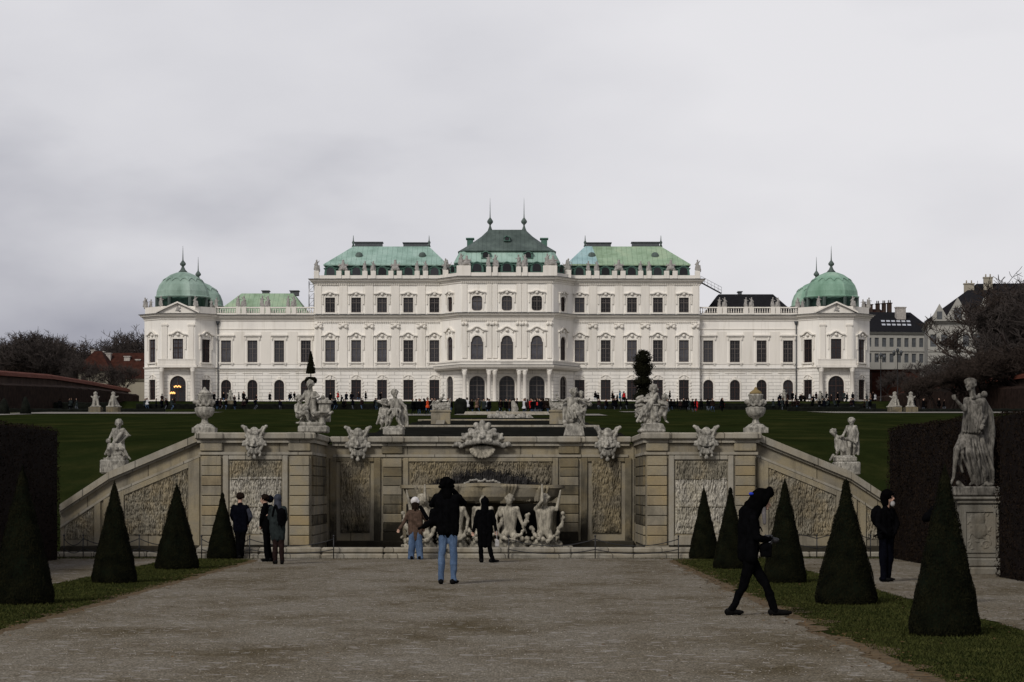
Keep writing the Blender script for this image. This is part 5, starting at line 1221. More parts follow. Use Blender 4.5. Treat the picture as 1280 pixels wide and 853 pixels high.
def window(kind, w_, h, style, uvz, ang, trim='palace_trim'):
    key = (kind, round(w_, 2), round(h, 2), style)
    if key not in wcache:
        O = outline(kind, w_, h); a = w_ / 2
        fr = MB(); n = len(O); ins = .13
        I = [(x * (1 - ins / a), h / 2 + (z - h / 2) * (1 - 2 * ins / h)) for x, z in O]
        for k in range(n):
            k2 = (k + 1) % n; fr.quad((O[k][0], .16, O[k][1]), (O[k2][0], .16, O[k2][1]), (I[k2][0], .16, I[k2][1]), (I[k][0], .16, I[k][1])); fr.quad((I[k][0], .16, I[k][1]), (I[k2][0], .16, I[k2][1]), (I[k2][0], .3, I[k2][1]), (I[k][0], .3, I[k][1]))
        fr.box(-.07, .07, .15, .24, .05, h - .08)
        rows = [h * .62] if h > 3 else [h * .66]
        for z in rows: fr.box(-a + .1, a - .1, .145, .24, z - .07, z + .07)
        for z in ([h * .2, h * .41, h * .81] if h > 3 else [h * .3, h * .83]): fr.box(-a + .1, a - .1, .19, .235, z - .022, z + .022)
        for x in (-a * .5, a * .5): fr.box(x - .022, x + .022, .192, .236, .1, h - .15)
        gl = MB(); gl.add([(x * .99, .235, z) for x, z in O], [tuple(range(n))])
        sr = MB(); mw = .28 if style != 'low' else .2
        Q = [(x * (1 + mw / a), (z if z < .01 else h / 2 + (z - h / 2) * (1 + 2 * mw / h))) for x, z in O]
        for k in range(n):
            k2 = (k + 1) % n
            if O[k][1] < .01 and O[k2][1] < .01: continue
            t = .1
            sr.quad((O[k][0], -t, O[k][1]), (O[k2][0], -t, O[k2][1]), (Q[k2][0], -t, Q[k2][1]), (Q[k][0], -t, Q[k][1]))
            sr.quad((Q[k][0], -t, Q[k][1]), (Q[k2][0], -t, Q[k2][1]), (Q[k2][0], 0.02, Q[k2][1]), (Q[k][0], .02, Q[k][1])); sr.quad((O[k][0], -t, O[k][1]), (O[k2][0], -t, O[k2][1]), (O[k2][0], .05, O[k2][1]), (O[k][0], .05, O[k][1]))
        sr.box(-a - .45, a + .45, -.28, .05, -.26, -.01)
        if style not in ('door',): 
            for x in (-a - .2, a + .2): sr.box(x - .12, x + .12, -.2, .02, -.55, -.262)
        if style == 'flat':
            sr.box(-a - .62, a + .62, -.42, .02, h + .78, h + 1.02); sr.box(-a - .5, a + .5, -.28, .02, h + .62, h + .775); sr.box(-a - .35, a + .35, -.12, .02, h + .3, h + .61)
            for x in (-a - .35, a + .35): sr.box(x - .1, x + .1, -.25, .02, h + .1, h + .615)
        if style in ('ogee', 'ogee_s', 'big'):
            W_ = a + (.75 if style != 'ogee_s' else .6); H_ = {'ogee': 1.15, 'ogee_s': .6, 'big': 1.3}[style]; zb = h + {'ogee': .62, 'ogee_s': .52, 'big': .75}[style]
            for i in range(len(OG) - 1):
                p, q = OG[i], OG[i + 1]; x0, x1, za, zc = p[0] * W_, q[0] * W_, zb + p[1] * H_, zb + q[1] * H_
                sr.loft([[(x0, .02, za), (x0, -.4, za), (x0, -.4, za + .2), (x0, .02, za + .2)], [(x1, .02, zc), (x1, -.4, zc), (x1, -.4, zc + .2), (x1, .02, zc + .2)]])
            sr.lathe([(0, -.25), (.28, -.15), (.34, .05), (.2, .28), (0, .36)], 8, (0, -.12, zb + .1 * H_)); 
            for x in (-1, 1): sr.lathe([(0, -.2), (.16, -.1), (.12, .12), (0, .2)], 6, (x * W_ * .55, -.1, zb - .1)); sr.box(x * (a + .42) - .11, x * (a + .42) + .11, -.2, .02, h * .55, h + .5)
        if style == 'low':
            for i in range(2, 8):
                p, q = OG[i], OG[i + 1]; x0, x1, za, zc = p[0] * (a + .5), q[0] * (a + .5), h + .3 + p[1] * .9, h + .3 + q[1] * .9
                sr.loft([[(x0, .02, za), (x0, -.16, za), (x0, -.16, za + .13), (x0, .02, za + .13)], [(x1, .02, zc), (x1, -.16, zc), (x1, -.16, zc + .13), (x1, .02, zc + .13)]])
            sr.box(-.16, .16, -.2, .02, h + .15, h + .75)
            for k in range(6):
                for x in (-1, 1): sr.box(min(x * (a + .06), x * (a + .42)), max(x * (a + .06), x * (a + .42)), -.14, .02, k * h / 6 + .04, (k + .55) * h / 6)
        if style == 'archlow':
            sr.box(-.17, .17, -.22, .02, h - .02, h + .5)
            sr.box(-a - .9, a + .9, -.1, .02, h + 1.15, h + 1.28)
        wcache[key] = (sr.mesh('surround'), fr.mesh('frame'), gl.mesh('pane')); wcache[key][2].materials.append(M['glass'])
    s_, f_, g_ = wcache[key]; u, z = uvz
    o = mesh_obj('window', f_, M['frame' if rnd.random() < .6 else 'frame2'], pal, (u.x, u.y, z), ang)
    mesh_obj('pane', g_, None, o).material_slots[0].link = 'OBJECT'; o.children[0].material_slots[0].material = M['glass_pale'] if (style in ('ogee', 'big') and rnd.random() < .45 or (style != 'door' and rnd.random() < .08)) else M['glass']; mesh_obj('surround', s_, M['palace_trim'], o)
    return o
walls = MB(); trim = MB(); roofs = {}
ZB = 16.0; Z1 = hh(461.5); Z2 = hh(400); Z3 = hh(395); ZBAL = hh(384); Z4 = hh(354); Z5 = hh(350.5); Z6 = hh(343.5)
def wrow(a, b, cs, specs):
    """one stretch of front from a to b with windows centred at cs; specs = (z, w, h, kind, style)"""
    lo = [(c, s[1], s[0], s[2], s[3]) for s in specs if s[0] + s[2] < Z1 + .3 for c in cs]
    return lo
def front(a, b, cs, specs, top):
    A = Vector(a); B = Vector(b)
    for (zz0, zz1, mi) in ((ZB, Z1, 1), (Z1, top, 0)):
        hs = [(c, s[1], s[0], s[2], s[3]) for s in specs for c in (s[5] if len(s) > 5 else cs) if zz0 - .2 <= s[0] < zz1]
        at = facade(walls, a, b, zz0, zz1, hs, .42, mi)
        for s in specs:
            if zz0 - .2 <= s[0] < zz1:
                for c in (s[5] if len(s) > 5 else cs):
                    u, an = at(c); window(s[3], s[1], s[2], s[4], (u, s[0]), an)
def moulding(path, prof, mi=0, mb=None):
    """run a profile (list of (out, z)) along a front polyline"""
    mb = mb or trim; n = len(path); P_ = [Vector(p) for p in path]; rings = []
    for i in range(n):
        d1 = (P_[i] - P_[i - 1]).normalized() if i else (P_[1] - P_[0]).normalized(); d2 = (P_[i + 1] - P_[i]).normalized() if i < n - 1 else d1
        n1 = Vector((d1.y, -d1.x)); n2 = Vector((d2.y, -d2.x)); b = (n1 + n2).normalized(); k = 1 / max(.3, b.dot(n1))
        rings.append([(P_[i].x + b.x * k * o_, P_[i].y + b.y * k * o_, z) for o_, z in prof])
    mb.loft(rings, mi, True)
def rel(u, y): return (u, y - PY)
U = lambda px, y: (px - CX) * y / F - PX0
WY, BY, CY_ = 428.57, 427.3, 422.0
blk = 240 / 7.0; cfh, cob = 8.15, 11.8
CORN = [(-.05, -1.0), (.12, -1.0), (.14, -.7), (.3, -.66), (.34, -.42), (.7, -.34), (.76, -.12), (.95, -.06), (.98, 0.0), (-.05, .06)]
def corn(path, z, s=1.0, lead=True):
    moulding(path, [(o_ * s, z + q * s) for o_, q in CORN])
    if lead: moulding(path, [(-.05, z + .065), (1.04 * s, z + .01), (1.06 * s, z + .09), (-.05, z + .16)], 1)
def belt(path, z, s=1.0, lead=True): 
    moulding(path, [(-.02, z - .35 * s), (.1, z - .35 * s), (.14, z - .16), (.3 * s, z - .08), (.32 * s, z), (-.02, z + .02)])
    if lead: moulding(path, [(-.02, z + .025), (.34 * s, z + .005), (.36 * s, z + .07), (-.02, z + .09)], 1)
zg, zf, zs = hh(500.6), hh(453.2), hh(391.6)
for s in (-1, 1):
    # wing: four bays
    cw = [251.5, 284.8, 318.2, 351.2]
    u0, u1 = blk, U(CX + 362, WY) + 0.8
    path = [rel(s * u0, WY), rel(s * u1, WY)]
    if s < 0: path = path[::-1]
    base_u = path[0][0]
    cs = sorted(abs(s * c / 7.0 - base_u) for c in cw)
    front(path[0], path[1], cs, [(zg, 1.78, hh(475) - zg, 'arch', 'archlow'), (zf, 1.78, hh(425.8) - zf, 'rect', 'flat')], Z2 + .2)
    belt(path, Z1); corn(path, Z3, .95)
    moulding(path, [(-.02, Z2 - 1.75), (.1, Z2 - 1.75), (.12, Z2 - 1.6), (-.02, Z2 - 1.6)])
    # block: five bays, three storeys
    cb = [90.5, 123.0, 155.7, 188.0, 220.4]
    path = [rel(s * cob, BY), rel(s * blk, BY)]
    if s < 0: path = path[::-1]
    base_u = path[0][0]; cs = sorted(abs(s * c / 7.0 - base_u) for c in cb)
    front(path[0], path[1], cs, [(zg, 1.75, hh(475.5) - zg, 'rect', 'low'), (zf, 1.75, hh(426) - zf, 'rect', 'ogee'), (zs, 1.75, hh(373) - zs, 'rect', 'ogee_s')], Z4 + .4)
    ret = [rel(s * blk, BY), rel(s * blk, WY + 22)]
    if s < 0: ret = ret[::-1]
    facade(walls, ret[0], ret[1], ZB, Z4 + .4, [], .3)
    full = [rel(s * cob, BY), rel(s * blk, BY), rel(s * blk, WY + 20)]
    if s < 0: full = full[::-1]
    belt(path, Z1); corn(path, Z3, .95); corn(full, Z5, 1.0)
    dn = MB()
    for k in range(56):   # dentils under the two cornices
        u = s * (cob + .4 + k * (blk - cob - .6) / 56)
        trim.box(u - .09, u + .09, BY - PY - .32, BY - PY + .02, Z5 - .95, Z5 - .7)
        trim.box(u - .09, u + .09, BY - PY - .3, BY - PY + .02, Z3 - 1.3, Z3 - 1.05)
    # pilasters between the bays
    edges = [cb[0] - 13.5] + [(a + b) / 2 for a, b in zip(cb[:-1], cb[1:])] + [cb[-1] + 14.5]
    for e_ in edges:
        u = s * e_ / 7.0; wd = .55 if e_ in (edges[0], edges[-1]) else .72
        if e_ == edges[0]: continue
        trim.box(u - wd, u + wd, BY - PY - .16, BY - PY + .02, Z1 + .35, Z3 - 1.35); trim.box(u - wd - .1, u + wd + .1, BY - PY - .24, BY - PY + .02, Z1 + .1, Z1 + .345)
        trim.box(u - wd, u + wd, BY - PY - .13, BY - PY + .02, Z3 + .25, Z5 - 1.02)
        for q in (-1, 0, 1): trim.lathe([(0, -.3), (.3, -.2), (.36, .1), (.2, .3), (0, .34)], 7, (u + q * wd * .75, BY - PY - .2, Z3 - 2.1 + (q == 0) * .25))
        trim.box(u - wd - .12, u + wd + .12, BY - PY - .3, BY - PY + .02, Z3 - 1.66, Z3 - 1.5)
        if e_ not in (edges[0], edges[-1]): pass
    for c in cb:
        u = s * c / 7.0; trim.box(u - 1.25, u + 1.25, BY - PY - .1, BY - PY + .02, zf - 1.05, zf - .58)
    for e_ in [ (a + b) / 2 for a, b in zip(cw[:-1], cw[1:])]: trim.box(s * e_ / 7 - .9, s * e_ / 7 + .9, WY - PY - .07, WY - PY + .02, Z1 + .8, Z2 - 2.1)
# centre: front face plus two oblique faces
cpath = [rel(-cob, BY), rel(-cfh, CY_), rel(cfh, CY_), rel(cob, BY)]
oblen = math.hypot(cob - cfh, BY - CY_)
zc1, zc2 = WZ(449.7, CY_), WZ(388.6, CY_)
front(cpath[1], cpath[2], [cfh - 5.26, cfh, cfh + 5.26], [(ZB + .9, 2.75, WZ(470, CY_) - ZB - .9, 'arch', 'door'), (zc1, 2.22, WZ(419.6, CY_) - zc1, 'shoulder', 'big'), (zc2, 1.85, WZ(370, CY_) - zc2, 'oct', 'ogee_s')], Z4 + .4)
for a, b in ((cpath[0], cpath[1]), (cpath[2], cpath[3])):
    front(a, b, [oblen * .48], [(ZB + .9, 2.1, WZ(470.5, 424.5) - ZB - .9, 'arch', 'door'), (zc1, 1.7, WZ(420, CY_) - zc1, 'arch', 'big'), (zc2, 1.5, WZ(370, CY_) - zc2, 'oct', 'ogee_s')], Z4 + .4)
corn(cpath, Z3, 1.0); corn(cpath, Z5, 1.05)
for u in (-7.45, -3.1, -2.1, 2.1, 3.1, 7.45):
    trim.box(u - .42, u + .42, CY_ - PY - .18, CY_ - PY + .02, Z1 + 1.6, Z3 - 1.1); trim.box(u - .42, u + .42, CY_ - PY - .15, CY_ - PY + .02, Z3 + .2, Z5 - 1.1)
    for q in (-1, 1): trim.lathe([(0, -.3), (.26, -.2), (.3, .1), (.2, .3), (0, .34)], 7, (u + q * .3, CY_ - PY - .22, Z3 - 1.9))
for k in range(46):
    u = -cfh + .2 + k * (2 * cfh - .4) / 45
    trim.box(u - .09, u + .09, CY_ - PY - .34, CY_ - PY + .02, Z5 - 1.05, Z5 - .76); trim.box(u - .09, u + .09, CY_ - PY - .32, CY_ - PY + .02, Z3 - 1.35, Z3 - 1.08)
# portico with paired columns and balcony
pf = 419.4
zb0, zb1 = WZ(461, pf), WZ(456, pf)
bp = [rel(-cob - .9, BY - .3), rel(-8.0, pf - .2), rel(8.0, pf - .2), rel(cob + .9, BY - .3)]
slab = MB(); slab.prism([bp[0], bp[1], bp[2], bp[3], (cob + .9, 2), (-cob - .9, 2)], zb0, zb0 + .45)
moulding(bp, [(-.1, zb0 + .2), (.3, zb0 + .2), (.45, zb0 + .5), (.5, zb0 + .62), (-.1, zb0 + .66)]); moulding(bp, [(-.1, zb0 + .665), (.52, zb0 + .625), (.55, zb0 + .7), (-.1, zb0 + .74)], 1)
moulding(bp, [(-.22, zb0 + .74), (.0, zb0 + .74), (.0, WZ(452.4, pf)), (-.22, WZ(452.4, pf))]); moulding(bp, [(-.3, WZ(452.4, pf) + .003), (.12, WZ(452.4, pf) + .003), (.14, WZ(451, pf)), (-.3, WZ(451, pf))])
for k in range(11):
    for c in (-.55, .55): pass
balc = slab.build('balcony', M['palace_trim'], pal)
grl = MB()
for k in range(14): grl.box(-1.05 + k * .15, -1.0 + k * .15, pf - PY - .24, pf - PY - .205, zb0 + .8, WZ(452.6, pf))
grl.build('balcony_grille', M['roof_statue'], pal)
def column(u, y, z0, z1, r=.40):
    m = MB(); m.lathe([(0, z0), (r * 1.35, z0), (r * 1.35, z0 + .3), (r * 1.1, z0 + .4), (r, z0 + .5), (r, z0 + 2), (r * .86, z1 - .75), (r * 1.0, z1 - .7), (r * .9, z1 - .6), (r * 1.25, z1 - .2), (r * 1.25, z1), (0, z1)], 16, (u, y, 0))
    m.build('column', M['palace_trim'], pal)
for u in (-7.42, -3.13, -2.14, 2.14, 3.13, 7.42): column(u, pf - PY + .35, ZB, zb0 - .32, .38)
ent = MB()
for a, b in ((-7.9, -6.95), (-3.65, -1.65), (1.65, 3.65), (6.95, 7.9)): ent.box(a, b, pf - PY - .1, pf - PY + .85, zb0 - .32, zb0 - .003)
for a, b in ((-7.9, -6.95), (-3.65, -1.65), (1.65, 3.65), (6.95, 7.9)): ent.box(a + .1, b - .1, pf - PY + .85, CY_ - PY - .01, zb0 - .3, zb0 - .004)
ent.build('entablature', M['palace_trim'], pal)

# pavilions
def octa(cx, y0, W_, fw):
    h = W_ / 2; c = h - fw / 2
    return [(cx - h, y0 + W_ - c), (cx - h, y0 + c), (cx - fw / 2, y0), (cx + fw / 2, y0), (cx + h, y0 + c), (cx + h, y0 + W_ - c), (cx + fw / 2, y0 + W_), (cx - fw / 2, y0 + W_)]
FY = 425.2
def dome(cx, cy, zb_, mat, r=4.95):
    m = MB(); seg = 8; prof = [(r * 1.03, zb_), (r * 1.05, zb_ + .18), (r * .99, zb_ + .35), (r * .97, zb_ + 1.2), (r * .88, zb_ + 2.3), (r * .70, zb_ + 3.4), (r * .47, zb_ + 4.2), (r * .24, zb_ + 4.65), (r * .06, zb_ + 4.85)]
    n = 32
    def rr(a, rad, z):
        # eight softly rounded faces with a scalloped lower apron
        k = math.cos(math.pi / 8) / math.cos(((a + math.pi / 8) % (math.pi / 4)) - math.pi / 8); return rad * (.35 + .65 * k)
    rings = [[(cx + rr(2 * math.pi * j / n, a, z) * math.cos(2 * math.pi * j / n + R(0)), cy + rr(2 * math.pi * j / n, a, z) * math.sin(2 * math.pi * j / n), z) for j in range(n)] for a, z in prof]
    m.loft(rings); o = m.build('dome', M[mat], pal)
    # overlapping copper lambrequin half way up
    m = MB(); top = []; bot = []
    for j in range(97):
        a = 2 * math.pi * j / 96; zz = zb_ + 2.9 + .55 * abs(math.sin(a * 8)); q = .0
        def rad(z):
            for (r0, z0), (r1, z1) in zip(prof[:-1], prof[1:]):
                if z0 <= z <= z1: return r0 + (r1 - r0) * (z - z0) / (z1 - z0)
            return prof[-1][0]
        top.append((cx + (rr(a, rad(zz + .35), 0) + .05) * math.cos(a), cy + (rr(a, rad(zz + .35), 0) + .05) * math.sin(a), zz + .35))
        bot.append((cx + (rr(a, rad(zz), 0) + .14) * math.cos(a), cy + (rr(a, rad(zz), 0) + .14) * math.sin(a), zz))
    for j in range(96): m.quad(top[j], top[j + 1], bot[j + 1], bot[j])
    m.build('copper_apron', M[mat], o)
    m = MB(); m.lathe([(r * .8, zb_ - 1.75), (r * .80, zb_ - .3), (r * 1.0, zb_ - .02), (0, zb_ - .01)], 16, (cx, cy, 0)); m.build('drum', M['copper_vert'], o)
    m = MB()
    for j in range(8):
        a = math.pi / 4 * j + math.pi / 8; c_, s_ = math.cos(a), math.sin(a); m = MB()
        m.tube([(cx + r * .97 * c_, cy + r * .97 * s_, zb_ - 1.75), (cx + r * .97 * c_, cy + r * .97 * s_, zb_)], .3, 6, smooth=False)
        m.build('drum_post', M['copper_dark'], o)
    z = zb_ + 4.7; m = MB(); m.lathe([(.9, z), (.45, z + .5), (.22, z + 1.0), (.25, z + 1.15), (.5, z + 1.35), (.55, z + 1.6), (.3, z + 1.95), (.12, z + 2.2), (.09, z + 2.7), (.02, z + 4.8), (0, z + 4.85)], 12, (cx, cy, 0)); m.build('finial', M['copper_dark'], o)
statue_meshes = []
for i in range(3):
    g = random.Random(60 + i); S = [C((0, 0, 0), (0, 0, 1.0), .30, .26), C((0, 0, 1.0), (g.uniform(-.15, .15), 0, 1.55), .27, .24), E((g.uniform(-.1, .1), -.05, 1.98), (.17, .18, .22)), C((.15, 0, 1.55), (.5, -.1, g.uniform(1.2, 2.1)), .11, .08), C((-.15, 0, 1.55), (-.45, -.1, g.uniform(1.0, 1.7)), .11, .08),
                                    C((-.2, .1, 1.5), (-.4, .1, .3), .12, .14), C((.1, -.2, .9), (.3, -.25, .2), .12, .12)]
    if i == 1: S += [C((.5, 0, 0), (.45, 0, .8), .2, .16), E((.45, 0, 1.05), .15)]
    if i == 2: S = [E((0, 0, .6), (.8, .35, .5)), C((0, 0, .6), (0, 0, 1.6), .35, .3), E((0, 0, 1.95), .24), C((-.3, 0, 1.2), (-.95, 0, 1.0), .2, .1), C((.3, 0, 1.2), (.95, 0, 1.1), .2, .1), C((-.5, 0, .7), (-.9, 0, 1.6), .1, .06), C((.5, 0, .7), (.9, 0, 1.7), .1, .06), E((.6, 0, .3), .3), E((-.6, 0, .3), .3)]
    me = sculpt('roof_statue', S, .07, 1, .05, 5, i); me.materials.append(M['roof_statue']); statue_meshes.append(me)
def rstat(u, y, z, i=0, sc=1.0, flip=False):
    o = mesh_obj('roof_statue', statue_meshes[i], None, pal, (u, y, z), R(180) * 0 + rnd.uniform(-.4, .4)); o.scale = ((-1 if flip else 1) * sc, sc, sc); return o
def balustrade(p, q, z0, z1, posts=(), mat='palace_trim', step=.42):
    p = Vector(p); q = Vector(q); T = q - p; ln = T.length; T /= ln; ang = math.atan2(T.y, T.x)
    m = MB(); m.box(0, ln, -.18, .22, z0, z0 + .3); m.box(0, ln, -.2, .24, z1 - .22, z1)
    n = int(ln / step)
    for k in range(n):
        u = (k + .5) * ln / n; m.lathe([(.07, z0 + .3), (.14, z0 + .5), (.07, z0 + .8), (.09, z1 - .23)], 5, (u, 0, 0))
    for u in posts: m.bevbox(u - .42, u + .42, -.27, .3, z0 - .002, z1 + .04, .03)
    m.build('balustrade', M[mat], pal, (p.x, p.y, 0), ang)
for s in (-1, 1):
    cx = s * 58.3; oc = octa(cx, FY - PY, 12.9, 6.1)
    pf_ = [oc[1], oc[2], oc[3], oc[4]]
    zw, hw_ = zf - .1, hh(426) - zf + .2
    for i in range(3):
        a, b = oc[1 + i], oc[2 + i]; ln = math.hypot(b[0] - a[0], b[1] - a[1])
        if i == 1: front(a, b, [ln / 2], [(ZB + .9, 2.8, WZ(470, FY) - ZB - .9, 'arch', 'door'), (zw, 1.85, hw_, 'rect', 'ogee')], Z2 + .2)
        else: front(a, b, [ln / 2], [(zg, 1.85, hh(475.5) - zg, 'rect', 'low'), (zw, 1.85, hw_, 'rect', 'ogee')], Z2 + .2)
        d_ = Vector((b[0] - a[0], b[1] - a[1])).normalized(); nn = Vector((d_.y, -d_.x))
        if i == 1:
            for u in (-2.35, 2.35): trim.box(cx + u - .45, cx + u + .45, a[1] - .16, a[1] + .02, Z1 + 1.5, Z2 - .9); trim.box(cx + u - .6, cx + u + .6, a[1] - .26, a[1] + .02, Z2 - 1.3, Z2 - 1.05)
    for i in (0, 4, 5, 6, 7): 
        a, b = oc[i], oc[(i + 1) % 8]; 
        if i == 7: a, b = oc[7], oc[0]
        facade(walls, a, b, ZB, Z2 + .2, [], .3)
    ring = [oc[0], *oc[1:5], oc[5]]
    belt(ring, Z1 + .25, .8, False); corn(ring, Z3 + .1, 1.0)
    # pediment over the middle face
    y_ = oc[2][1]; zz = Z3 + .18
    trim.poly_ext([(cx - 3.6, zz), (cx + 3.6, zz), (cx + 2.2, zz + .8), (cx, zz + 1.75), (cx - 2.2, zz + .8)], y_ - .35, y_ + .6)
    for p, q in (((-3.8, .02), (-2.2, .82)), ((-2.2, .82), (0, 1.8)), ((0, 1.8), (2.2, .82)), ((2.2, .82), (3.8, .02))):
        trim.poly_ext([(cx + p[0], zz + p[1]), (cx + q[0], zz + q[1]), (cx + q[0], zz + q[1] + .28), (cx + p[0], zz + p[1] + .28)], y_ - .85, y_ + .6)
    rstat(cx, y_ - .3, zz + .25, 2, .6)
    # balcony on two columns
    zbal = WZ(460, FY)
    m = MB(); m.box(cx - 3.5, cx + 3.5, y_ - 1.5, y_ - .02, zbal, zbal + .42); m.box(cx - 3.3, cx + 3.3, y_ - 1.35, y_ - 1.15, zbal + .423, zbal + 1.35); m.box(cx - 3.4, cx + 3.4, y_ - 1.42, y_ - 1.08, zbal + 1.353, zbal + 1.5); m.build('balcony', M['palace_trim'], pal)
    for u in (-2.75, 2.75): column(cx + u, y_ - .95, ZB, zbal - .003, .42)
    pts = [oc[1], oc[2], oc[3], oc[4]]
    moulding([oc[0]] + pts + [oc[5]], [(-.5, Z3 + .28), (-.1, Z3 + .28), (-.1, Z3 + 1.45), (-.5, Z3 + 1.5)])
    dome(cx, FY - PY + 6.45, 18.9 + 16.94 - 15.29 - 1.65 + .02 if False else WZ(373.5, 431.6), 'copper_dome' if s < 0 else 'copper_dome2')
    dome(cx, FY - PY + 6.45 + 21, WZ(373.5, 431.6), 'copper_dome' if s < 0 else 'copper_dome2')
    rear = octa(cx, FY - PY + 21, 12.9, 6.1)
    for i in range(8): a, b = rear[i], rear[(i + 1) % 8]; facade(walls, a, b, ZB, Z3 + 1.4, [], .3)
    for q, (px_, py_) in enumerate([oc[1], oc[2], oc[3], oc[4]]):
        rstat(px_ * .99 + cx * .01, py_ + .4, Z3 + 1.45, 0 if q % 2 else 1, .85); 
    for u in (-6.2, -5.4, 5.4, 6.2): rstat(cx + u, oc[1][1] + .9, Z3 + 1.4, 0, .75, u > 0)
    # lead over the pavilion corner
    # wing parapet and roofs
    ua, ub = s * blk, s * (58.3 - 6.5)
    a, b = (ua, ub) if s > 0 else (ub, ua)
    if s < 0: psts = [abs(U(p, WY) - a) for p in (302 - 4, 302 + 3, 332 - 4, 332 + 3, 363.5 - 3, 363.5 + 4)]
    else: psts = [abs(U(p, WY) - a) for p in (899.5, 906, 932.5, 939.5, 966, 972.5)]
    balustrade((a, WY - PY), (b, WY - PY), Z3 + .2, ZBAL, psts)
    for k, q in enumerate(psts): rstat(a + q, WY - PY, ZBAL + .02, k % 2, .78 if s > 0 else .92, k % 2 == 1)
    m = MB()
    if s < 0: x0, x1, x2, x3 = [U(p, 436) for p in (272, 301, 366, 389)]
    else: x0, x1, x2, x3 = [U(p, 436) for p in (878, 899, 967, 990)]
    zt_ = WZ(367, 437) if s < 0 else WZ(368, 437)
    m.loft([[(x0, WY - PY + .8, Z3 + .3), (x3, WY - PY + .8, Z3 + .3), (x3, WY - PY + 20, Z3 + .3), (x0, WY - PY + 20, Z3 + .3)], [(x1, 8.5, zt_), (x2, 8.5, zt_), (x2, 13, zt_), (x1, 13, zt_)]])
    m.build('roof', M['copper_yel' if s < 0 else 'slate'], pal)
    for px_ in ((332, 8), (368, 10)) if s < 0 else ((925, 4),):
        ch = MB(); u = U(px_[0], 438); wd = px_[1] * .146 / 2; ch.box(u - wd, u + wd, 9, 11, zt_ - .3, zt_ + .45); ch.box(u - wd - .15, u + wd + .15, 8.8, 11.2, zt_ + .453, zt_ + .6); ch.build('chimney', M['lead'], pal)
    # block attic parapet with pedestals, dormers, mansard
    yb = BY - PY
    par = MB(); x0, x1 = sorted((s * (cob - .2), s * (blk + .1))); par.box(x0, x1, yb - .15, yb + .3, Z5 + .15, Z5 + .75)
    mids = [cb[0] - 15.5] + [(p + q) / 2 for p, q in zip(cb[:-1], cb[1:])] + [cb[-1] + 17]
    for k, e_ in enumerate(mids):
        u = s * e_ / 7.0
        for w2 in ((-.75, .75) if 0 < k < 5 else (0,)):
            par.bevbox(u + w2 - .45, u + w2 + .45, yb - .3, yb + .5, Z5 + .15, Z5 + 1.55, .04)
            if 0 < k < 5 and k % 2 == 1: rstat(u + w2, yb + .1, Z5 + 1.55, 0 if w2 < 0 else 1, .82, w2 > 0)
        if k in (2, 4): rstat(u, yb + .1, Z5 + 1.5, 2, .95)
        if k in (0, 5): rstat(u, yb + .1, Z5 + 1.5, 2 if k == 0 else 1, .95)
    par.build('parapet', M['palace_trim'], pal)
    zl = WZ(331, 429); ztp = WZ(308.5, 436)
    lo = MB(); xa, xb = cob - 1.2, blk - 1.6
    def ring(xo, xi, y0, y1, z): p = [(s * xi, y0, z), (s * xo, y0, z), (s * xo, y1, z), (s * xi, y1, z)]; return p
    lo.loft([ring(xb, xa, yb + 1.0, yb + 20, Z5), ring(xb - .5, xa, yb + 1.6, yb + 19.5, zl)]); lo.build('mansard', M['copper_vert'], pal)
    up = MB(); xe = abs((563 - 633.8)) * .1435
    x_out = abs(405 - 633.8) * .1432; xt0, xt1 = abs(536 - 633.8) * .145, abs(441 - 633.8) * .145
    bot = ring(x_out, xa - 1.0, yb + .9, yb + 20, zl); bot[0] = (s * xa, yb + .9, zl)
    top = [(s * xt0, yb + 8.5, ztp), (s * xt1, yb + 8.5, ztp), (s * xt1, yb + 12.5, ztp), (s * xt0, yb + 12.5, ztp)]
    up.loft([bot, top]); up.loft([[(p[0], p[1], p[2] - .22) for p in bot], bot]);
    rf = up.build('roof', M['copper' if s < 0 else 'copper_yel'], pal)
    if s > 0:   # the newer bluish sheets at the inner end
        m = MB(); e_ = .04
        def on(u_, v_):  # u along, v up the slope
            b0 = Vector(bot[0]).lerp(Vector(bot[1]), u_); t0 = Vector(top[0]).lerp(Vector(top[1]), u_); return tuple(b0.lerp(t0, v_) + Vector((0, -e_, e_)))
        m.quad(on(.0, 0), on(.26, 0), on(.09, 1), on(0, 1)); m.build('blue_sheets', M['copper_blue'], rf)
    cop_ = MB()
    for a0, a1, hgt in ((.02, .34, .65), (.62, .98, .75)):
        q0, q1 = xt0 + (xt1 - xt0) * a0, xt0 + (xt1 - xt0) * a1; x0, x1 = sorted((s * q0, s * q1)); cop_.box(x0, x1, yb + 9, yb + 11, ztp, ztp + hgt); cop_.box(x0 - .15, x1 + .15, yb + 8.8, yb + 11.2, ztp + hgt + .003, ztp + hgt + .16)
    cop_.build('ridge_vent', M['lead'], pal)
    for q in (xt0, xt1):
        m = MB(); m.lathe([(.3, ztp), (.15, ztp + .4), (.28, ztp + .8), (.1, ztp + 1.1), (.04, ztp + 2), (0, ztp + 2.1)], 8, (s * q, yb + 9, 0)); m.build('finial', M['copper_dark'], pal)
    # round louvres in the roof
    for c in (449, 528):
        q = abs(c - 633.8) * .144; zz = WZ(320, 431.5)
        m = MB(); m.lathe([(0, 0), (.62, 0), (.68, .2), (.5, .45), (0, .6)], 12, (0, 0, 0)); ob = m.build('roof_louvre', M['copper_dark'], pal, (s * q, yb + 4.4, zz)); ob.rotation_euler = (R(65), 0, 0)
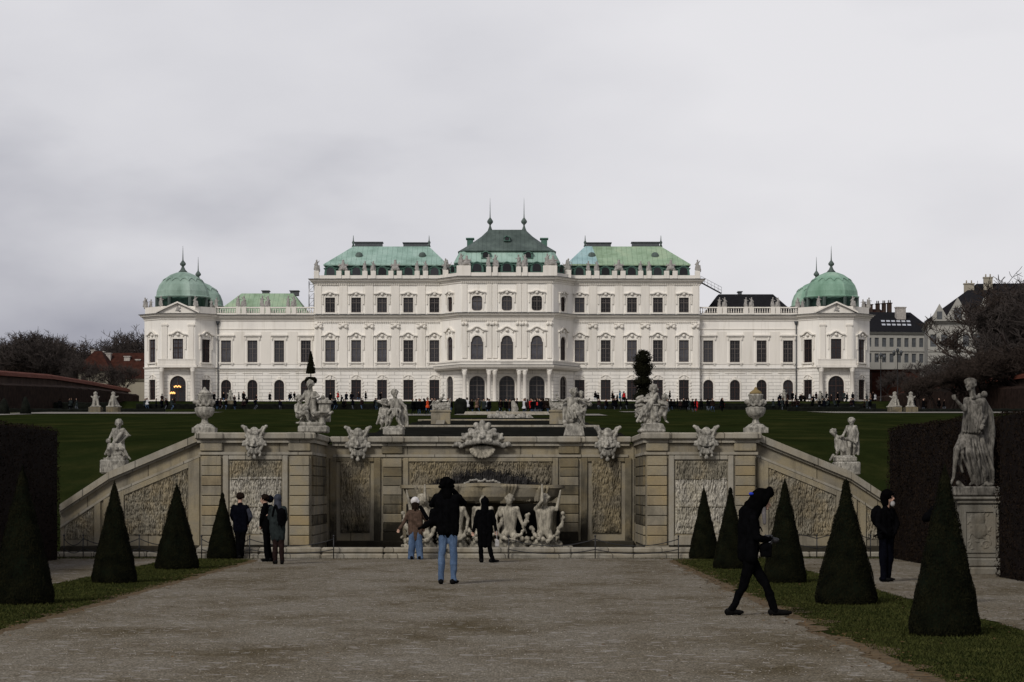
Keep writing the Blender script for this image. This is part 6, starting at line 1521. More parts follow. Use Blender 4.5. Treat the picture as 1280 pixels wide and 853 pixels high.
    def dormer(u, y, z, an=0, sc=1.0, par=pal):
        m = MB(); m.loft([[(-1.15 * sc, -.35, 0), (1.15 * sc, -.35, 0), (1.15 * sc, 1.2, 0), (-1.15 * sc, 1.2, 0)], [(-1.0 * sc, -.35, 1.2 * sc), (1.0 * sc, -.35, 1.2 * sc), (1.0 * sc, 1.2, 1.2 * sc), (-1.0 * sc, 1.2, 1.2 * sc)]])
        for i in range(1, 9):
            p, q = OG[i], OG[i + 1]; m.loft([[(p[0] * 1.35 * sc, yy, 1.15 * sc + p[1] * .9 * sc + t) for yy, t in ((1.2, 0), (-.5, 0), (-.5, .15), (1.2, .15))], [(q[0] * 1.35 * sc, yy, 1.15 * sc + q[1] * .9 * sc + t) for yy, t in ((1.2, 0), (-.5, 0), (-.5, .15), (1.2, .15))]])
        m.poly_ext([(x * 1.3 * sc, 1.15 * sc + z_ * .9 * sc) for x, z_ in OG[1:-1]], -.35, 1.2)
        o = m.build('dormer', M['copper_vert'], par, (u, y, z), an)
        m = MB(); m.add([(x, -.372, z_ + .12) for x, z_ in outline('arch', 1.45 * sc, 1.35 * sc)], [tuple(range(16))]); m.build('pane', M['glass'], o)
        return o
    for c in cb: dormer(s * c / 7.0, yb + 1.0, Z5 + .75)
# centre roof
yc = CY_ - PY
par = MB(); moulding([rel(-cob, BY + .0), rel(-cfh, CY_), rel(cfh, CY_), rel(cob, BY)], [(-.3, Z5 + .15), (.12, Z5 + .15), (.12, Z5 + .8), (-.3, Z5 + .8)], 0, par)
zc = Z5 + .8
for u in (-7.6, 7.6): par.bevbox(u - 1.25, u + 1.25, yc - .3, yc + .9, Z5 + .16, Z5 + 2.0, .05); rstat(u - .5, yc + .3, Z5 + 2.0, 1, 1.0); rstat(u + .5, yc + .3, Z5 + 2.0, 2, .85, True)
for u in (-3.2, -2.05, 2.05, 3.2): par.bevbox(u - .45, u + .45, yc - .3, yc + .6, Z5 + .16, Z5 + 1.8, .04); rstat(u, yc + .15, Z5 + 1.8, 0 if u in (-3.2, 2.05) else 1, 1.0, u > 0)
for u in (-10.9, 10.9): par.bevbox(u - .5, u + .5, yc + 3.8, yc + 4.6, Z5 + .16, Z5 + 1.6, .04); rstat(u, yc + 4.1, Z5 + 1.6, 0, .95)
par.build('parapet', M['palace_trim'], pal)
def cring(x, y0, y1, ch_, z): return [(-x, y0 + ch_, z), (-x + ch_ * .7, y0, z), (x - ch_ * .7, y0, z), (x, y0 + ch_, z), (x, y1, z), (-x, y1, z)]
m = MB(); m.loft([cring(9.3, yc + 1.2, yc + 20, 1.6, Z5), cring(9.2, yc + 1.7, yc + 19, 1.6, WZ(328, 424))]); m.build('mansard', M['copper_vert'], pal)
m = MB(); m.loft([cring(9.4, yc + 1.4, yc + 20, 1.6, WZ(328, 424) - .15), cring(9.45, yc + 1.35, yc + 20, 1.6, WZ(328, 424)), cring(8.4, yc + 3.0, yc + 18, 1.2, WZ(314, 425))]); m.build('lower_roof', M['copper'], pal)
ze = WZ(313.5, 424.5)
m = MB(); m.loft([cring(8.6, yc + 2.6, yc + 18, 2.0, ze - .2), cring(8.75, yc + 2.4, yc + 18, 2.0, ze), cring(6.6, yc + 4.8, yc + 16, 1.6, ze + (WZ(287, 428) - ze) * .36), cring(4.6, yc + 7, yc + 13.5, 1.0, ze + (WZ(287, 428) - ze) * .74), cring(3.3, yc + 8.5, yc + 11, .3, WZ(287, 430))])
rf = m.build('roof', M['copper_dark'], pal)
for u in (-3.05, 3.05):
    z = WZ(287, 430) - .2; m = MB(); m.lathe([(.5, z), (.3, z + .5), (.14, z + 1.0), (.16, z + 1.2), (.5, z + 1.55), (.54, z + 1.85), (.3, z + 2.2), (.1, z + 2.5), (.07, z + 3.2), (.015, z + 6), (0, z + 6.1)], 12, (u, yc + 9.5, 0)); m.build('finial', M['copper_dark'], rf)
for u, pyy, sc in ((-3.75, 319.5, .62), (3.75, 319.5, .62)):
    o = dormer(u, yc + 2.0, WZ(pyy + 4, 424), 0, .72); 
ob = dormer(0, yc + 5.2, WZ(301, 426), 0, .5)
for u in (-5.26, 0, 5.26): dormer(u, yc + 1.0, Z5 + .9, 0, 1.05)
for s in (-1, 1): dormer(s * 9.3, yc + 2.5, Z5 + .9, s * math.atan2(BY - CY_, cob - cfh), .8)
for s in (-1, 1):
    m = MB(); m.box(s * 6.7 - .55, s * 6.7 + .55, yc + 12, yc + 14, ze, WZ(300.5, 436)); m.box(s * 6.7 - .75, s * 6.7 + .75, yc + 11.8, yc + 14.2, WZ(300.5, 436) + .003, WZ(299, 436)); m.build('roof_turret', M['copper_vert'], pal)
wo = walls.build('wall', [M['palace'], M['palace_low']], pal, fix=False)
trim.build('mouldings', [M['palace_trim'], M['lead']], pal)
# dark interior floors behind the glass, so that nothing shines through
m = MB(); m.box(-57, 57, 1.2, 24, ZB, Z3 - .1); m.box(-blk + .6, blk - .6, 1.0, 24, Z3 + .02, Z5 - .2); m.box(-cfh + .8, cfh - .8, -4.5, 1.15, ZB, Z5 - .25); m.build('interior', M['lead'], pal)
# rain pipe at the wing corners
m = MB()
for s in (-1, 1): m.tube([(s * 51.6, -.25, ZB), (s * 51.6, -.25, Z3 - 1)], .11, 6); m.lathe([(.1, Z3 - 1.8), (.35, Z3 - 1.2), (.35, Z3 - 1)], 6, (s * 51.6, -.25, 0))
m.build('rain_pipe', M['lead'], pal)
# lit lanterns seen through the left pavilion's door
for px_, py_, w_ in ((222, 484, 9), (216, 492, 6)):
    x = WX(px_, FY) ; o = thing('chandelier', 'lit ' + ('upper larger' if py_ == 484 else 'lower smaller') + ' chandelier glowing in the arched doorway of the left pavilion', 'chandelier', (x, FY - .25, WZ(py_, FY)))
    m = MB()
    for k in range(5): m.lathe([(0, -.14), (.13, -.04), (.1, .14), (0, .2)], 8, ((k - 2) * w_ * .142 / 5, .02 * k, .12 * (k % 2)))
    m.build('lamp_bulbs', M['glow'], o)
    m = MB(); m.tube([(-w_ * .06, 0, -.2), (0, 0, -.26), (w_ * .06, 0, -.2)], .04, 5); m.tube([(0, 0, -.25), (0, 0, .9)], .03, 5); m.build('lamp_arm', M['lead'], o)
# ================================================================== MIDDLE DISTANCE
# upper cascade pool: stone rims, dark water, two flanking sphinxes
def rim(y0, y1, x0, x1, z0, z1, name='stone_kerb', label=None, mat='stone_cap'):
    m = MB(); m.bevbox(x0, x1, y0, y1, z0, z1, .04); o = m.build(name, M[mat]); return tag(o, label, 'kerb')
wat = MB(); n_ = 40
for k in range(n_ + 1):
    y = 100 + 96 * k / n_; y_ = y + (.8 if k % 4 == 0 else 0)
    wat.v += [(-6.6, y_, gz(UC, y) + .06 + .10 * (k % 4 == 0)), (5.0, y_, gz(UC, y) + .06 + .10 * (k % 4 == 0))]
for k in range(n_): wat.f.append((2 * k, 2 * k + 1, 2 * k + 3, 2 * k + 2)); wat.mi.append(0); wat.sm.append(False)
tag(wat.build('water', m_plain('wet_cascade_slope', (.012, .012, .010), 1, 0, 0, .4, 1.5)), kind='structure')
rim(137, 139, -6.6, 5.0, 4.6, gz(UC, 139) + .12, label='lower stone rim crossing the dark upper pool'); rim(176, 178, -6.9, 5.2, 6, gz(UC, 178) + .12, label='upper stone rim crossing the dark upper pool', mat='stone')
m = MB(); g = random.Random(4)
d = 255; xx = WX(577, d); x2 = WX(690, d)
pts = []
m.loft([[(xx, d - 4, gz(0, d - 4) - .3), (x2, d - 4, gz(0, d - 4) - .3), (x2, d, gz(0, d) - .3), (xx, d, gz(0, d) - .3)], [(xx + .5, d - 3.6, gz(0, d) + .2), (x2 - .5, d - 3.6, gz(0, d) + .2), (x2 - .4, d, gz(0, d) + .35), (xx + .4, d, gz(0, d) + .35)]])
tag(m.build('stone_ledge', M['stone_cap']), 'rough pale stone ledge in front of the crowd at the portico', 'ledge')
# sea creatures in the upper pool
d = 205.0; P = Px(634, 527, d); o = thing('pool_sculpture', 'low white group of swimming sea creatures in the upper pool', 'sculpture', (P.o.x, d, P.o.z)); S = []; g = random.Random(9)
S += [BX(P(612, 0).x, P(662, 0).x, -.5, .5, P(0, 531).z, P(0, 526).z)]
for cx_, hgt, r in ((622, 514, 1.6), (631, 515, 2.2), (655, 517, 2.6)):
    S += [C(P(cx_, 526), P(cx_, hgt + 3), .28, .2), E(P(cx_, hgt + 1), P.m(r * 1.1))]
for k in range(5):
    c = 612 + k * 11; S += [C(P(c, 524), P(c + 5, 519), .14, .12), C(P(c + 5, 519), P(c + 10, 524), .12, .14)]
S += [C(P(612, 524), P(660, 525), .18, .2)] + [E(P(g.uniform(612, 660), g.uniform(521, 526), g.uniform(-.4, .3)), g.uniform(.12, .3)) for _ in range(22)]
mesh_obj('creatures', sculpt('creatures', S, .05, 1), M['marble'], o)
d = 262.0; P = Px(644, 519, d); o = thing('garden_statue', 'pale standing statue in the middle of the crowd before the portico', 'statue', (P.o.x, d, P.o.z - .3))
S = [C(P(644, 516), P(643, 506), .42, .34), C(P(643, 506), P(642, 502), .36, .28), E(P(641.5, 499.5), .22), C(P(645, 503), P(647, 508), .14, .12), E(P(644, 518), (.6, .4, .25))]; mesh_obj('figure', sculpt('figure', [s if s[0] != 'c' else s for s in S], .06, 1), M['marble'], o)
def sphinx_shapes(L_=1.3, f=1):
    g = random.Random(3)
    S = [C((-.45 * L_ * f, 0, .28), (.3 * L_ * f, 0, .34), .2, .21), C((.3 * L_ * f, 0, .34), (.42 * L_ * f, 0, .62), .2, .15), E((.45 * L_ * f, 0, .82), (.14, .14, .17)), E((.41 * L_ * f, .02, .80), (.17, .17, .17))]
    for s in (-1, 1): S += [C((.35 * L_ * f, s * .14, .2), (.62 * L_ * f, s * .14, .09), .09, .07), C((-.4 * L_ * f, s * .15, .25), (-.15 * L_ * f, s * .2, .1), .14, .08), C((.1 * L_ * f, s * .1, .45), (-.2 * L_ * f, s * .1, .62), .07, .04)]
    S += [C((-.5 * L_ * f, 0, .2), (-.62 * L_ * f, .1, .5), .05, .04), BX(-.62 * L_, .7 * L_, -.28, .28, -.02, .06)]
    return S
for px_, f, lab in ((551, 1, 'stone river figure reclining on the left pier of the upper pool'), (699, -1, 'stone river figure reclining on the right pier of the upper pool')):
    d = 155.0; zt_ = WZ(513, d); o = thing('pier_statue', lab, 'statue', (WX(px_, d), d, zt_ + .003))
    k = .078; g = random.Random(2); q = lambda a, b, c=0: Vector((a * f, c, b))
    j = dict(head=q(.18, .98), sl=q(.05, .80, -.15), sr=q(.12, .80, .15), el=q(.34, .70, -.2), wl=q(.5, .62, -.15), er=q(-.12, .62, .2), wr=q(-.2, .45, .1), hl=q(-.22, .48, -.1), hr=q(-.22, .48, .1), kl=q(-.45, .60, -.12), al=q(-.62, .38, -.12), tl=q(-.7, .36, -.12), kr=q(-.5, .45, .12), ar=q(-.68, .30, .1), tr=q(-.75, .28, .1))
    S = body_shapes(j, k, (f * .6, -1, 0)) + hair_shapes(j['head'], k, (f, -1, 0), g) + [BX(-.55, .62, -.3, .3, 0, .36), C(q(.5, .3), q(.62, .74), .13, .06), C(q(-.3, .38), q(.5, .42), .12, .1)] + [E((random.Random(k2).uniform(-.55, .55), -.3, random.Random(k2 + 9).uniform(.05, .35)), .07) for k2 in range(9)]
    mesh_obj('figure', sculpt('figure', S, .028, 1), M['marble'], o)
    m = MB(); x = WX(px_, d); wd = .62
    m.bevbox(x - wd - .06, x + wd + .06, d - .5, d + .5, zt_ - .14, zt_, .03); m.bevbox(x - wd, x + wd, d - .45, d + .45, 4.6, zt_ - .143, .03)
    tag(m.build('stone_pier', M['stone']), 'weathered stone pier flanking the ' + ('left' if f > 0 else 'right') + ' side of the upper pool', 'pier')
    m = MB(); xx = WX(547.5 if f > 0 else 704, d - 2); m.poly_ext([(xx - .35 - .2 * f, 4.6), (xx + .3 - .2 * f, 4.6), (xx + .33 + .1 * f, WZ(525, d - 2)), (xx - .2 + .1 * f, WZ(525, d - 2))], d - 1.6, d - .52)
    tag(m.build('scroll_buttress', M['stone_cap']), 'pale sloping scroll stone at the foot of the ' + ('left' if f > 0 else 'right') + ' pool pier', 'buttress')
# seated sphinxes on the lawn edges
sph = sculpt('sphinx_body', [C((0, .2, 0), (0, .1, .8), .46, .36), C((0, 0, .8), (0, 0, 1.2), .37, .33), C((0, 0, 1.2), (0, 0, 1.45), .2, .16), E((0, -.05, 1.66), (.2, .22, .25)), E((0, .05, 1.64), (.28, .22, .24)), C((-.3, .1, 1.1), (-.5, .4, 1.3), .12, .08), C((.3, .1, 1.1), (.5, .4, 1.3), .12, .08), C((-.28, -.45, 0), (-.2, -.3, .8), .16, .14), C((.28, -.45, 0), (.2, -.3, .8), .16, .14), C((0, .6, 0), (0, .3, .7), .5, .3), BX(-.6, .6, -.7, .9, -.08, .08)], .06, 1)
sph.materials.append(M['marble'])
for px_, d, sc, lab in ((119.5, 300, 1.0, 'left of the two white sphinxes on the far left lawn'), (141.5, 300, 1.0, 'right of the two white sphinxes on the far left lawn'), (1118.5, 300, 1.0, 'left of the two white sphinxes on the far right lawn'), (1138.5, 300, 1.0, 'right of the two white sphinxes on the far right lawn'),
                        (288, 396, .95, 'small white statue before the left wing of the palace'), (980, 396, .98, 'small white statue before the right wing near the rain pipe'), (1025, 396, .85, 'small white statue left of the right pavilion doorway')):
    zt_ = WZ(508.5, 300) if d == 300 else gz(0, 395) + 1.45
    o = thing('sphinx_statue', lab, 'statue', (WX(px_, d), d, zt_)); a = mesh_obj('sphinx', sph, None, o); a.scale = (sc,) * 3; a.rotation_euler = (0, 0, rnd.uniform(-.6, .6))
    m = MB(); m.box(-.75, .75, -.9, 1.1, -1.6, -.083 * sc); m.build('plinth', M['stone_dark'], o)
# low clipped hedges and beds in front of the palace
def far_hedge(lab, px0, px1, d, pt, depth=1.2, mat='hedge_far', jag=.12):
    x0, x1 = WX(px0, d), WX(px1, d); zt_ = WZ(pt, d); zb_ = gz(0, d) - .2; n = max(6, int((x1 - x0) / .6)); m = MB(); rings = []
    for i in range(n + 1):
        x = x0 + (x1 - x0) * i / n; j1 = jag * noise.noise(Vector((x * 1.7, d, 3))); rings.append([(x, d, zb_), (x, d - .05, zt_ + j1 - .12), (x, d + .15, zt_ + j1), (x, d + depth, zt_ + j1), (x, d + depth, zb_)])
    m.loft(rings); tag(m.build('low_hedge', M[mat]), lab, 'hedge')
far_hedge('long dark hedge at the palace foot, left half', 170, 545, 394, 505, 1.5); far_hedge('long dark hedge at the palace foot, right half', 715, 1095, 394, 504.5, 1.5)
far_hedge('dark clipped hedge band on the far left lawn', -20, 205, 304, 511); far_hedge('upper dark hedge band behind the left sphinxes', -60, 140, 350, 503, 2)
far_hedge('dark clipped hedge band on the far right lawn', 1075, 1330, 306, 511); far_hedge('dark hedge band left of the right sphinxes', 985, 1075, 330, 508.5)
far_hedge('dark hedge block before the left block of the palace', 395, 540, 380, 504.5)
far_hedge('dark low hedge behind the right statue groups', 850, 985, 372, 507)
def box_shrub(px_, d, w_, pt, lab, round_=False):
    x = WX(px_, d); zt_ = WZ(pt, d); zb_ = gz(0, d) - .1; wd = w_ * d / F / 2; m = MB()
    h = zt_ - zb_; m.lathe([(wd * .92, 0), (wd, h * .3), (wd * .95, h * .75), (wd * .7, h * .95), (0, h)] if round_ else [(wd, 0), (wd * .75, h * .5), (wd * .3, h * .85), (0, h)], 12)
    me = m.mesh('foliage')
    for v in me.vertices: v.co += v.normal * .12 * noise.noise(v.co * 3)
    o = mesh_obj('clipped_shrub', me, M['hedge_far'], None, (x, d, zb_)); tag(o, lab, 'topiary')
box_shrub(576, 262, 17, 498, 'rounded dark shrub left of the portico crowd', True); box_shrub(32, 268, 15, 495, 'dark conical shrub on the far left lawn near the dark hedge'); box_shrub(5, 262, 16, 497, 'dark conical shrub at the extreme left of the far lawn')
# topiary trees standing on stems
def stem_tree(px_, d, pt, pb, lab, parts_fn, group=None):
    x = WX(px_, d); zb_ = gz(0, d) - .1; o = thing('topiary_tree', lab, 'topiary tree', (x, d, zb_), 0, group); z = lambda py: WZ(py, d) - zb_; s = d / F
    m = MB(); m.tube([(0, 0, 0), (0, 0, z(pt + 6))], [.16, .05], 6); m.build('trunk', M['bark'], o)
    amp = 1.0 if px_ > 600 else .12; shapes = parts_fn(z, s); rg = np.random.RandomState(int(px_)); pts = []; nr = []
    core = MB()
    for prof in shapes:
        ox, oy = (rg.normal() * .16 * amp, rg.normal() * .16 * amp)
        core.lathe([(max(0, r - .3 * (amp > .5) - .1), zz) for r, zz in prof], 12, (ox, oy, 0))
        for k in range(2600):
            i = rg.randint(len(prof) - 1); t_ = rg.rand(); r = prof[i][0] + (prof[i + 1][0] - prof[i][0]) * t_; zz = prof[i][1] + (prof[i + 1][1] - prof[i][1]) * t_; a = rg.rand() * 6.283; r += rg.normal() * .14 * amp + abs(rg.normal()) * .25 * (amp > .5) * (rg.rand() < .3) + .45 * amp * noise.noise(Vector((math.cos(a) * 1.6, math.sin(a) * 1.6, zz * 1.3)))
            pts.append((ox + r * math.cos(a), oy + r * math.sin(a), zz + rg.normal() * .12 * amp)); nr.append((math.cos(a), math.sin(a), .1))
    core.build('core', M['yew_core'], o); mesh_obj('crown', leaf_mesh('crown', np.array(pts), np.array(nr), .13, 3), M['yew'], o)
stem_tree(388.5, 372, 441, 503, 'topiary with a dark cone above a dark disc on one stem, left of centre', lambda z, s: [[(0, z(466.5)), (5.8 * s, z(466)), (4.8 * s, z(460)), (2 * s, z(446)), (0, z(440))], [(0, z(480)), (6.5 * s, z(478.5)), (7.5 * s, z(475)), (5.5 * s, z(472.5)), (0, z(472))]])
def spiral(z, s):
    out = []; 
    for c, hgt, r in ((495, 12, 9), (484, 13, 7), (477, 9, 10), (464, 12, 8), (457, 12, 9.5), (447, 12, 8.5)): out.append([(0, z(c + hgt * .5)), (r * s, z(c + hgt * .35)), (r * 1.1 * s, z(c)), (r * .6 * s, z(c - hgt * .5)), (0, z(c - hgt * .62))])
    return out
stem_tree(804.5, 372, 441, 503, 'ragged tiered topiary tree standing dark against the right block of the palace', spiral)

# ================================================================== CROWD
cr_meshes = []
for i in range(6):
    g = random.Random(i); st = g.uniform(-.12, .12); sc = 1.0; wlk = (.05, .28, .1, .18, .02, .22)[i]
    q = lambda x, y, z: Vector((x, y, z))
    j = dict(head=q(0, 0, 1.60), sl=q(-.2, 0, 1.38), sr=q(.2, 0, 1.38), el=q(-.28, .05, 1.12), wl=q(-.26, -.12 if i % 2 else 0, .9 + .3 * (i == 3)), er=q(.28, .05, 1.12), wr=q(.2, -.2 if i % 3 == 0 else 0, .92 + .3 * (i == 5)), hl=q(-.09, 0, .9), hr=q(.09, 0, .9), kl=q(-.1 - st * .3, -wlk, .5), al=q(-.1, wlk * .3 + .02, .08), tl=q(-.1, wlk * .3 - .12, .04), kr=q(.1, wlk * .2, .5), ar=q(.1, wlk * 1.2, .1), tr=q(.1, wlk * 1.2 - .12, .05))
    S = body_shapes(j, .095, (0, -1, 0), fat=1.15) + [C((-.12, 0, .82 if i % 2 else .65), (.12, 0, .82 if i % 2 else .65), .19), E((0, .02, 1.64), (.12, .125, .13))]
    if i in (1, 4): S += [BX(-.16, .16, .12, .32, 1.0, 1.4)]
    me = sculpt('person', S, .045, 1)
    for mm_ in (M['skin'], M['navy'], M['navy'], M['hair']): me.materials.append(mm_)
    idx = []
    for p in me.polygons:
        c = p.center; v = 1
        if c.z > 1.47: v = 3 if (c.y > -.03 or c.z > 1.66) else 0
        elif c.z < (.72 if i % 2 else .55): v = 2
        idx.append(v)
    me.polygons.foreach_set('material_index', idx); cr_meshes.append(me)
darks = ['black', 'navy', 'black', 'navy', 'greencoat', 'hair', 'maroon', 'black']
def crowd_person(px_, d, coat, trou, label, group, dzz=0, sc=None):
    x = WX(px_, d); i = rnd.randrange(6)
    o = mesh_obj('person', cr_meshes[i], None, None, (x, d, gz(x, d) + dzz), rnd.uniform(0, 6.28)); s = sc or rnd.uniform(.92, 1.06); o.scale = (s, s, s)
    for k_, mt in ((1, coat), (2, trou)): o.material_slots[k_].link = 'OBJECT'; o.material_slots[k_].material = M[mt]
    return tag(o, label, 'person', group)
def cluster(n, p0, p1, d0, d1, label, group, seed):
    g = random.Random(seed)
    for k in range(n):
        d = g.uniform(d0, d1)
        if d > 395 and k % 2: d = g.uniform(356, 377)
        crowd_person(g.uniform(p0, p1), d, g.choice(darks), g.choice(['black', 'navy', 'c_grey', 'denim', 'black']), label, group)
cluster(34, 588, 690, 263, 285, 'dark-clad visitor in the dense crowd at the foot of the portico', 'crowd before the portico', 1)
cluster(16, 508, 552, 243, 262, 'dark-clad visitor in the queue left of the upper pool', 'queue left of the upper pool', 2)
cluster(16, 738, 788, 398, 420, 'dark-clad visitor walking below the right block near the ragged topiary', 'walkers left of the ragged topiary', 3)
cluster(30, 1012, 1092, 398, 422, 'dark-clad visitor in the crowd at the right pavilion doorway', 'crowd at the right pavilion', 4)
cluster(20, 838, 905, 300, 360, 'dark-clad visitor on the lawn path below the right wing', 'visitors below the right wing', 5)
cluster(20, 962, 1010, 398, 422, 'dark-clad visitor near the small statue at the end of the right wing', 'visitors at the end of the right wing', 6)
cluster(12, 176, 222, 380, 420, 'dark-clad visitor by the left pavilion doorway', 'visitors at the left pavilion', 7)
cluster(12, 262, 300, 398, 415, 'dark-clad visitor near the small statue before the left wing', 'visitors before the left wing', 8)
cluster(18, 300, 400, 398, 420, 'dark-clad visitor strolling along the left wing', 'strollers along the left wing', 9)
cluster(16, 410, 480, 398, 420, 'dark-clad visitor strolling below the left block', 'strollers below the left block', 10)
cluster(8, 555, 590, 265, 290, 'dark-clad visitor beside the rounded shrub', 'visitors beside the rounded shrub', 11)
cluster(6, 1112, 1180, 310, 350, 'dark-clad visitor among the right sphinxes', 'visitors among the right sphinxes', 12)
cluster(6, 20, 100, 312, 345, 'dark-clad visitor on the far left lawn', 'visitors on the far left lawn', 13)
cluster(14, 800, 850, 300, 420, 'dark-clad visitor below the right block, right of the ragged topiary', 'walkers right of the ragged topiary', 14)
for a in ((534.5, 246, 'c_orange', 'navy', 'visitor in bright orange-red jacket in the queue left of the upper pool'), (664, 272, 'c_red', 'c_grey', 'visitor in bright red jacket in the crowd before the portico'), (609.5, 270, 'c_white', 'black', 'visitor in white jacket at the left of the portico crowd'),
          (674, 268, 'c_red', 'black', 'visitor in red coat at the right end of the portico crowd'), (655, 276, 'c_white', 'navy', 'visitor in white top between the statue and the red jacket'), (584, 268, 'c_white', 'navy', 'visitor in white beside the rounded shrub'), (596, 268, 'c_tan', 'navy', 'visitor in tan coat near the left doorway'),
          (775, 404, 'c_blue', 'black', 'visitor in teal jacket left of the ragged topiary'), (780, 404, 'c_red', 'black', 'visitor in red jacket just right of the teal one'), (422.5, 405, 'c_red', 'black', 'visitor in red below the left block'), (870, 320, 'c_red', 'c_red', 'visitor in red bending below the right wing'), (903, 318, 'c_red', 'black', 'visitor in red coat below the right wing near the urn'),
          (184, 380, 'c_white', 'denim', 'visitor in white jacket left of the left pavilion'), (1094, 410, 'c_white', 'navy', 'visitor in white jacket right of the right pavilion'), (1088, 410, 'c_tan', 'denim', 'visitor in tan coat right of the right pavilion'), (1012, 410, 'c_white', 'black', 'visitor in white at the corner of the right wing')):
    crowd_person(a[0], a[1], a[2], a[3], a[4], 'brightly dressed visitors')

# ================================================================== BACKGROUND
# garden walls with tiled coping on both sides, receding towards the palace
def side_wall(s, lab):
    if s < 0: P4 = [(-90, 280, 455), (-20, 318, 464), (60, 360, 470), (110, 398, 478), (158, 430, 487)]
    else: P4 = [(1370, 285, 462), (1290, 325, 468), (1230, 360, 476), (1180, 392, 484), (1128, 425, 492)]
    o = thing('garden_wall', lab, 'wall', (0, 0, 0)); m = MB(); c = MB(); X_ = [(WX(a, b), b, WZ(z, b)) for a, b, z in P4]
    rings = []; r2 = []
    for x, y, z in X_:
        rings.append([(x - .4, y, 8), (x + .4, y, 8), (x + .4, y, z - .5), (x - .4, y, z - .5)]); r2.append([(x - .9, y, z - .5), (x + .9, y, z - .5), (x + .6, y, z), (x, y, z + .25), (x - .6, y, z)])
    m.loft(rings); c.loft(r2); m.build('masonry', M['brick_dark'], o); c.build('tile_coping', M['tile_coping'], o)
side_wall(-1, 'dark garden wall with red tile coping receding on the left'); side_wall(1, 'dark garden wall with red tile coping receding on the right')
def tall_hedge(lab, pts, seed):
    rings = []; m = MB()
    fine = []
    for (a, b) in zip(pts[:-1], pts[1:]):
        for k in range(14): t_ = k / 14; fine.append(tuple(a[i] + (b[i] - a[i]) * t_ for i in range(3)))
    fine.append(pts[-1])
    for px_, d, py_ in fine:
        x = WX(px_, d); z = WZ(py_, d) + .25 * noise.noise(Vector((px_ * .2, seed, 0))); rings.append([(x - 1, d, 6), (x + 1, d, 6), (x + 1.1, d, z - .3), (x + .5, d, z), (x - .5, d, z), (x - 1.1, d, z - .3)])
    m.loft(rings); tag(m.build('tall_hedge', m_plain('brown_far_hedge', (.020, .012, .009), .95, .05, 0, .55, 1.4)), lab, 'hedge')
tall_hedge('tall brown hedge standing before the left garden wall', [(-90, 275, 470), (0, 322, 479), (70, 356, 482), (120, 388, 486), (166, 416, 493)], 1)
tall_hedge('tall brown hedge standing before the right garden wall', [(1380, 275, 476), (1290, 318, 483), (1215, 352, 484), (1160, 385, 487), (1100, 418, 496)], 5)
# buildings
def building(name, lab, px0, px1, d, zb_, pe, mat, depth, rows, cols, roof, rz=0, win=(1.0, 1.8), wy=None, skirt=None, cat='building', cols_px=None):
    x0, x1 = WX(px0, d), WX(px1, d); o = thing(name, lab, cat, (x0, d, 0), rz); wdt = (x1 - x0) / math.cos(rz); ze_ = WZ(pe, d)
    hs = []; m = MB(); zr = wy or [zb_ + (ze_ - zb_) * (k + .3) / rows for k in range(rows)]
    cc = [wdt * (k + .5) / cols for k in range(cols)] if cols else []
    hs = [(c, win[0], z, win[1], 'rect') for z in zr for c in cc]
    facade(m, (0, 0), (wdt, 0), zb_, ze_, hs, .3); facade(m, (wdt, 0), (wdt, depth), zb_, ze_, [], .3); facade(m, (0, depth), (0, 0), zb_, ze_, [], .3); facade(m, (wdt, depth), (0, depth), zb_, ze_, [], .3)
    m.build('wall', M[mat], o, fix=False)
    c = MB(); moulding([(0, depth), (0, 0), (wdt, 0), (wdt, depth)], [(-.02, ze_ - .5), (.2, ze_ - .45), (.5, ze_ - .1), (.55, ze_), (-.02, ze_ + .02)], 0, c)
    for z in zr[1:]: moulding([(0, 0), (wdt, 0)], [(-.02, z - .9), (.15, z - .9), (.18, z - .7), (-.02, z - .7)], 0, c)
    c.build('cornice', M[mat], o)
    for (u, w_, z, h, k) in hs[:100]:
        f = MB(); f.box(u - w_ / 2, u + w_ / 2, .2, .26, z, z + h); wo_ = f.build('window', M['lead'], o)
    if roof:
        rm, rh, inset, hip = roof; r = MB(); e_ = .6
        r.loft([[(-e_, -e_, ze_), (wdt + e_, -e_, ze_), (wdt + e_, depth + e_, ze_), (-e_, depth + e_, ze_)], [(hip, depth / 2 - inset, ze_ + rh), (wdt - hip, depth / 2 - inset, ze_ + rh), (wdt - hip, depth / 2 + inset, ze_ + rh), (hip, depth / 2 + inset, ze_ + rh)]]); ro = r.build('roof', M[rm], o)
    return o, wdt, ze_
def chim(o, x, y, z0, z1, w_=.9, d_=.7, mat='chimney', pots=0):
    m = MB(); m.box(x - w_ / 2, x + w_ / 2, y - d_ / 2, y + d_ / 2, z0, z1); m.box(x - w_ / 2 - .12, x + w_ / 2 + .12, y - d_ / 2 - .12, y + d_ / 2 + .12, z1 + .003, z1 + .18)
    for k in range(pots): m.lathe([(.13, z1 + .18), (.11, z1 + .75)], 6, (x - w_ / 2 + (k + .5) * w_ / pots, y, 0))
    m.build('chimney', M[mat], o)
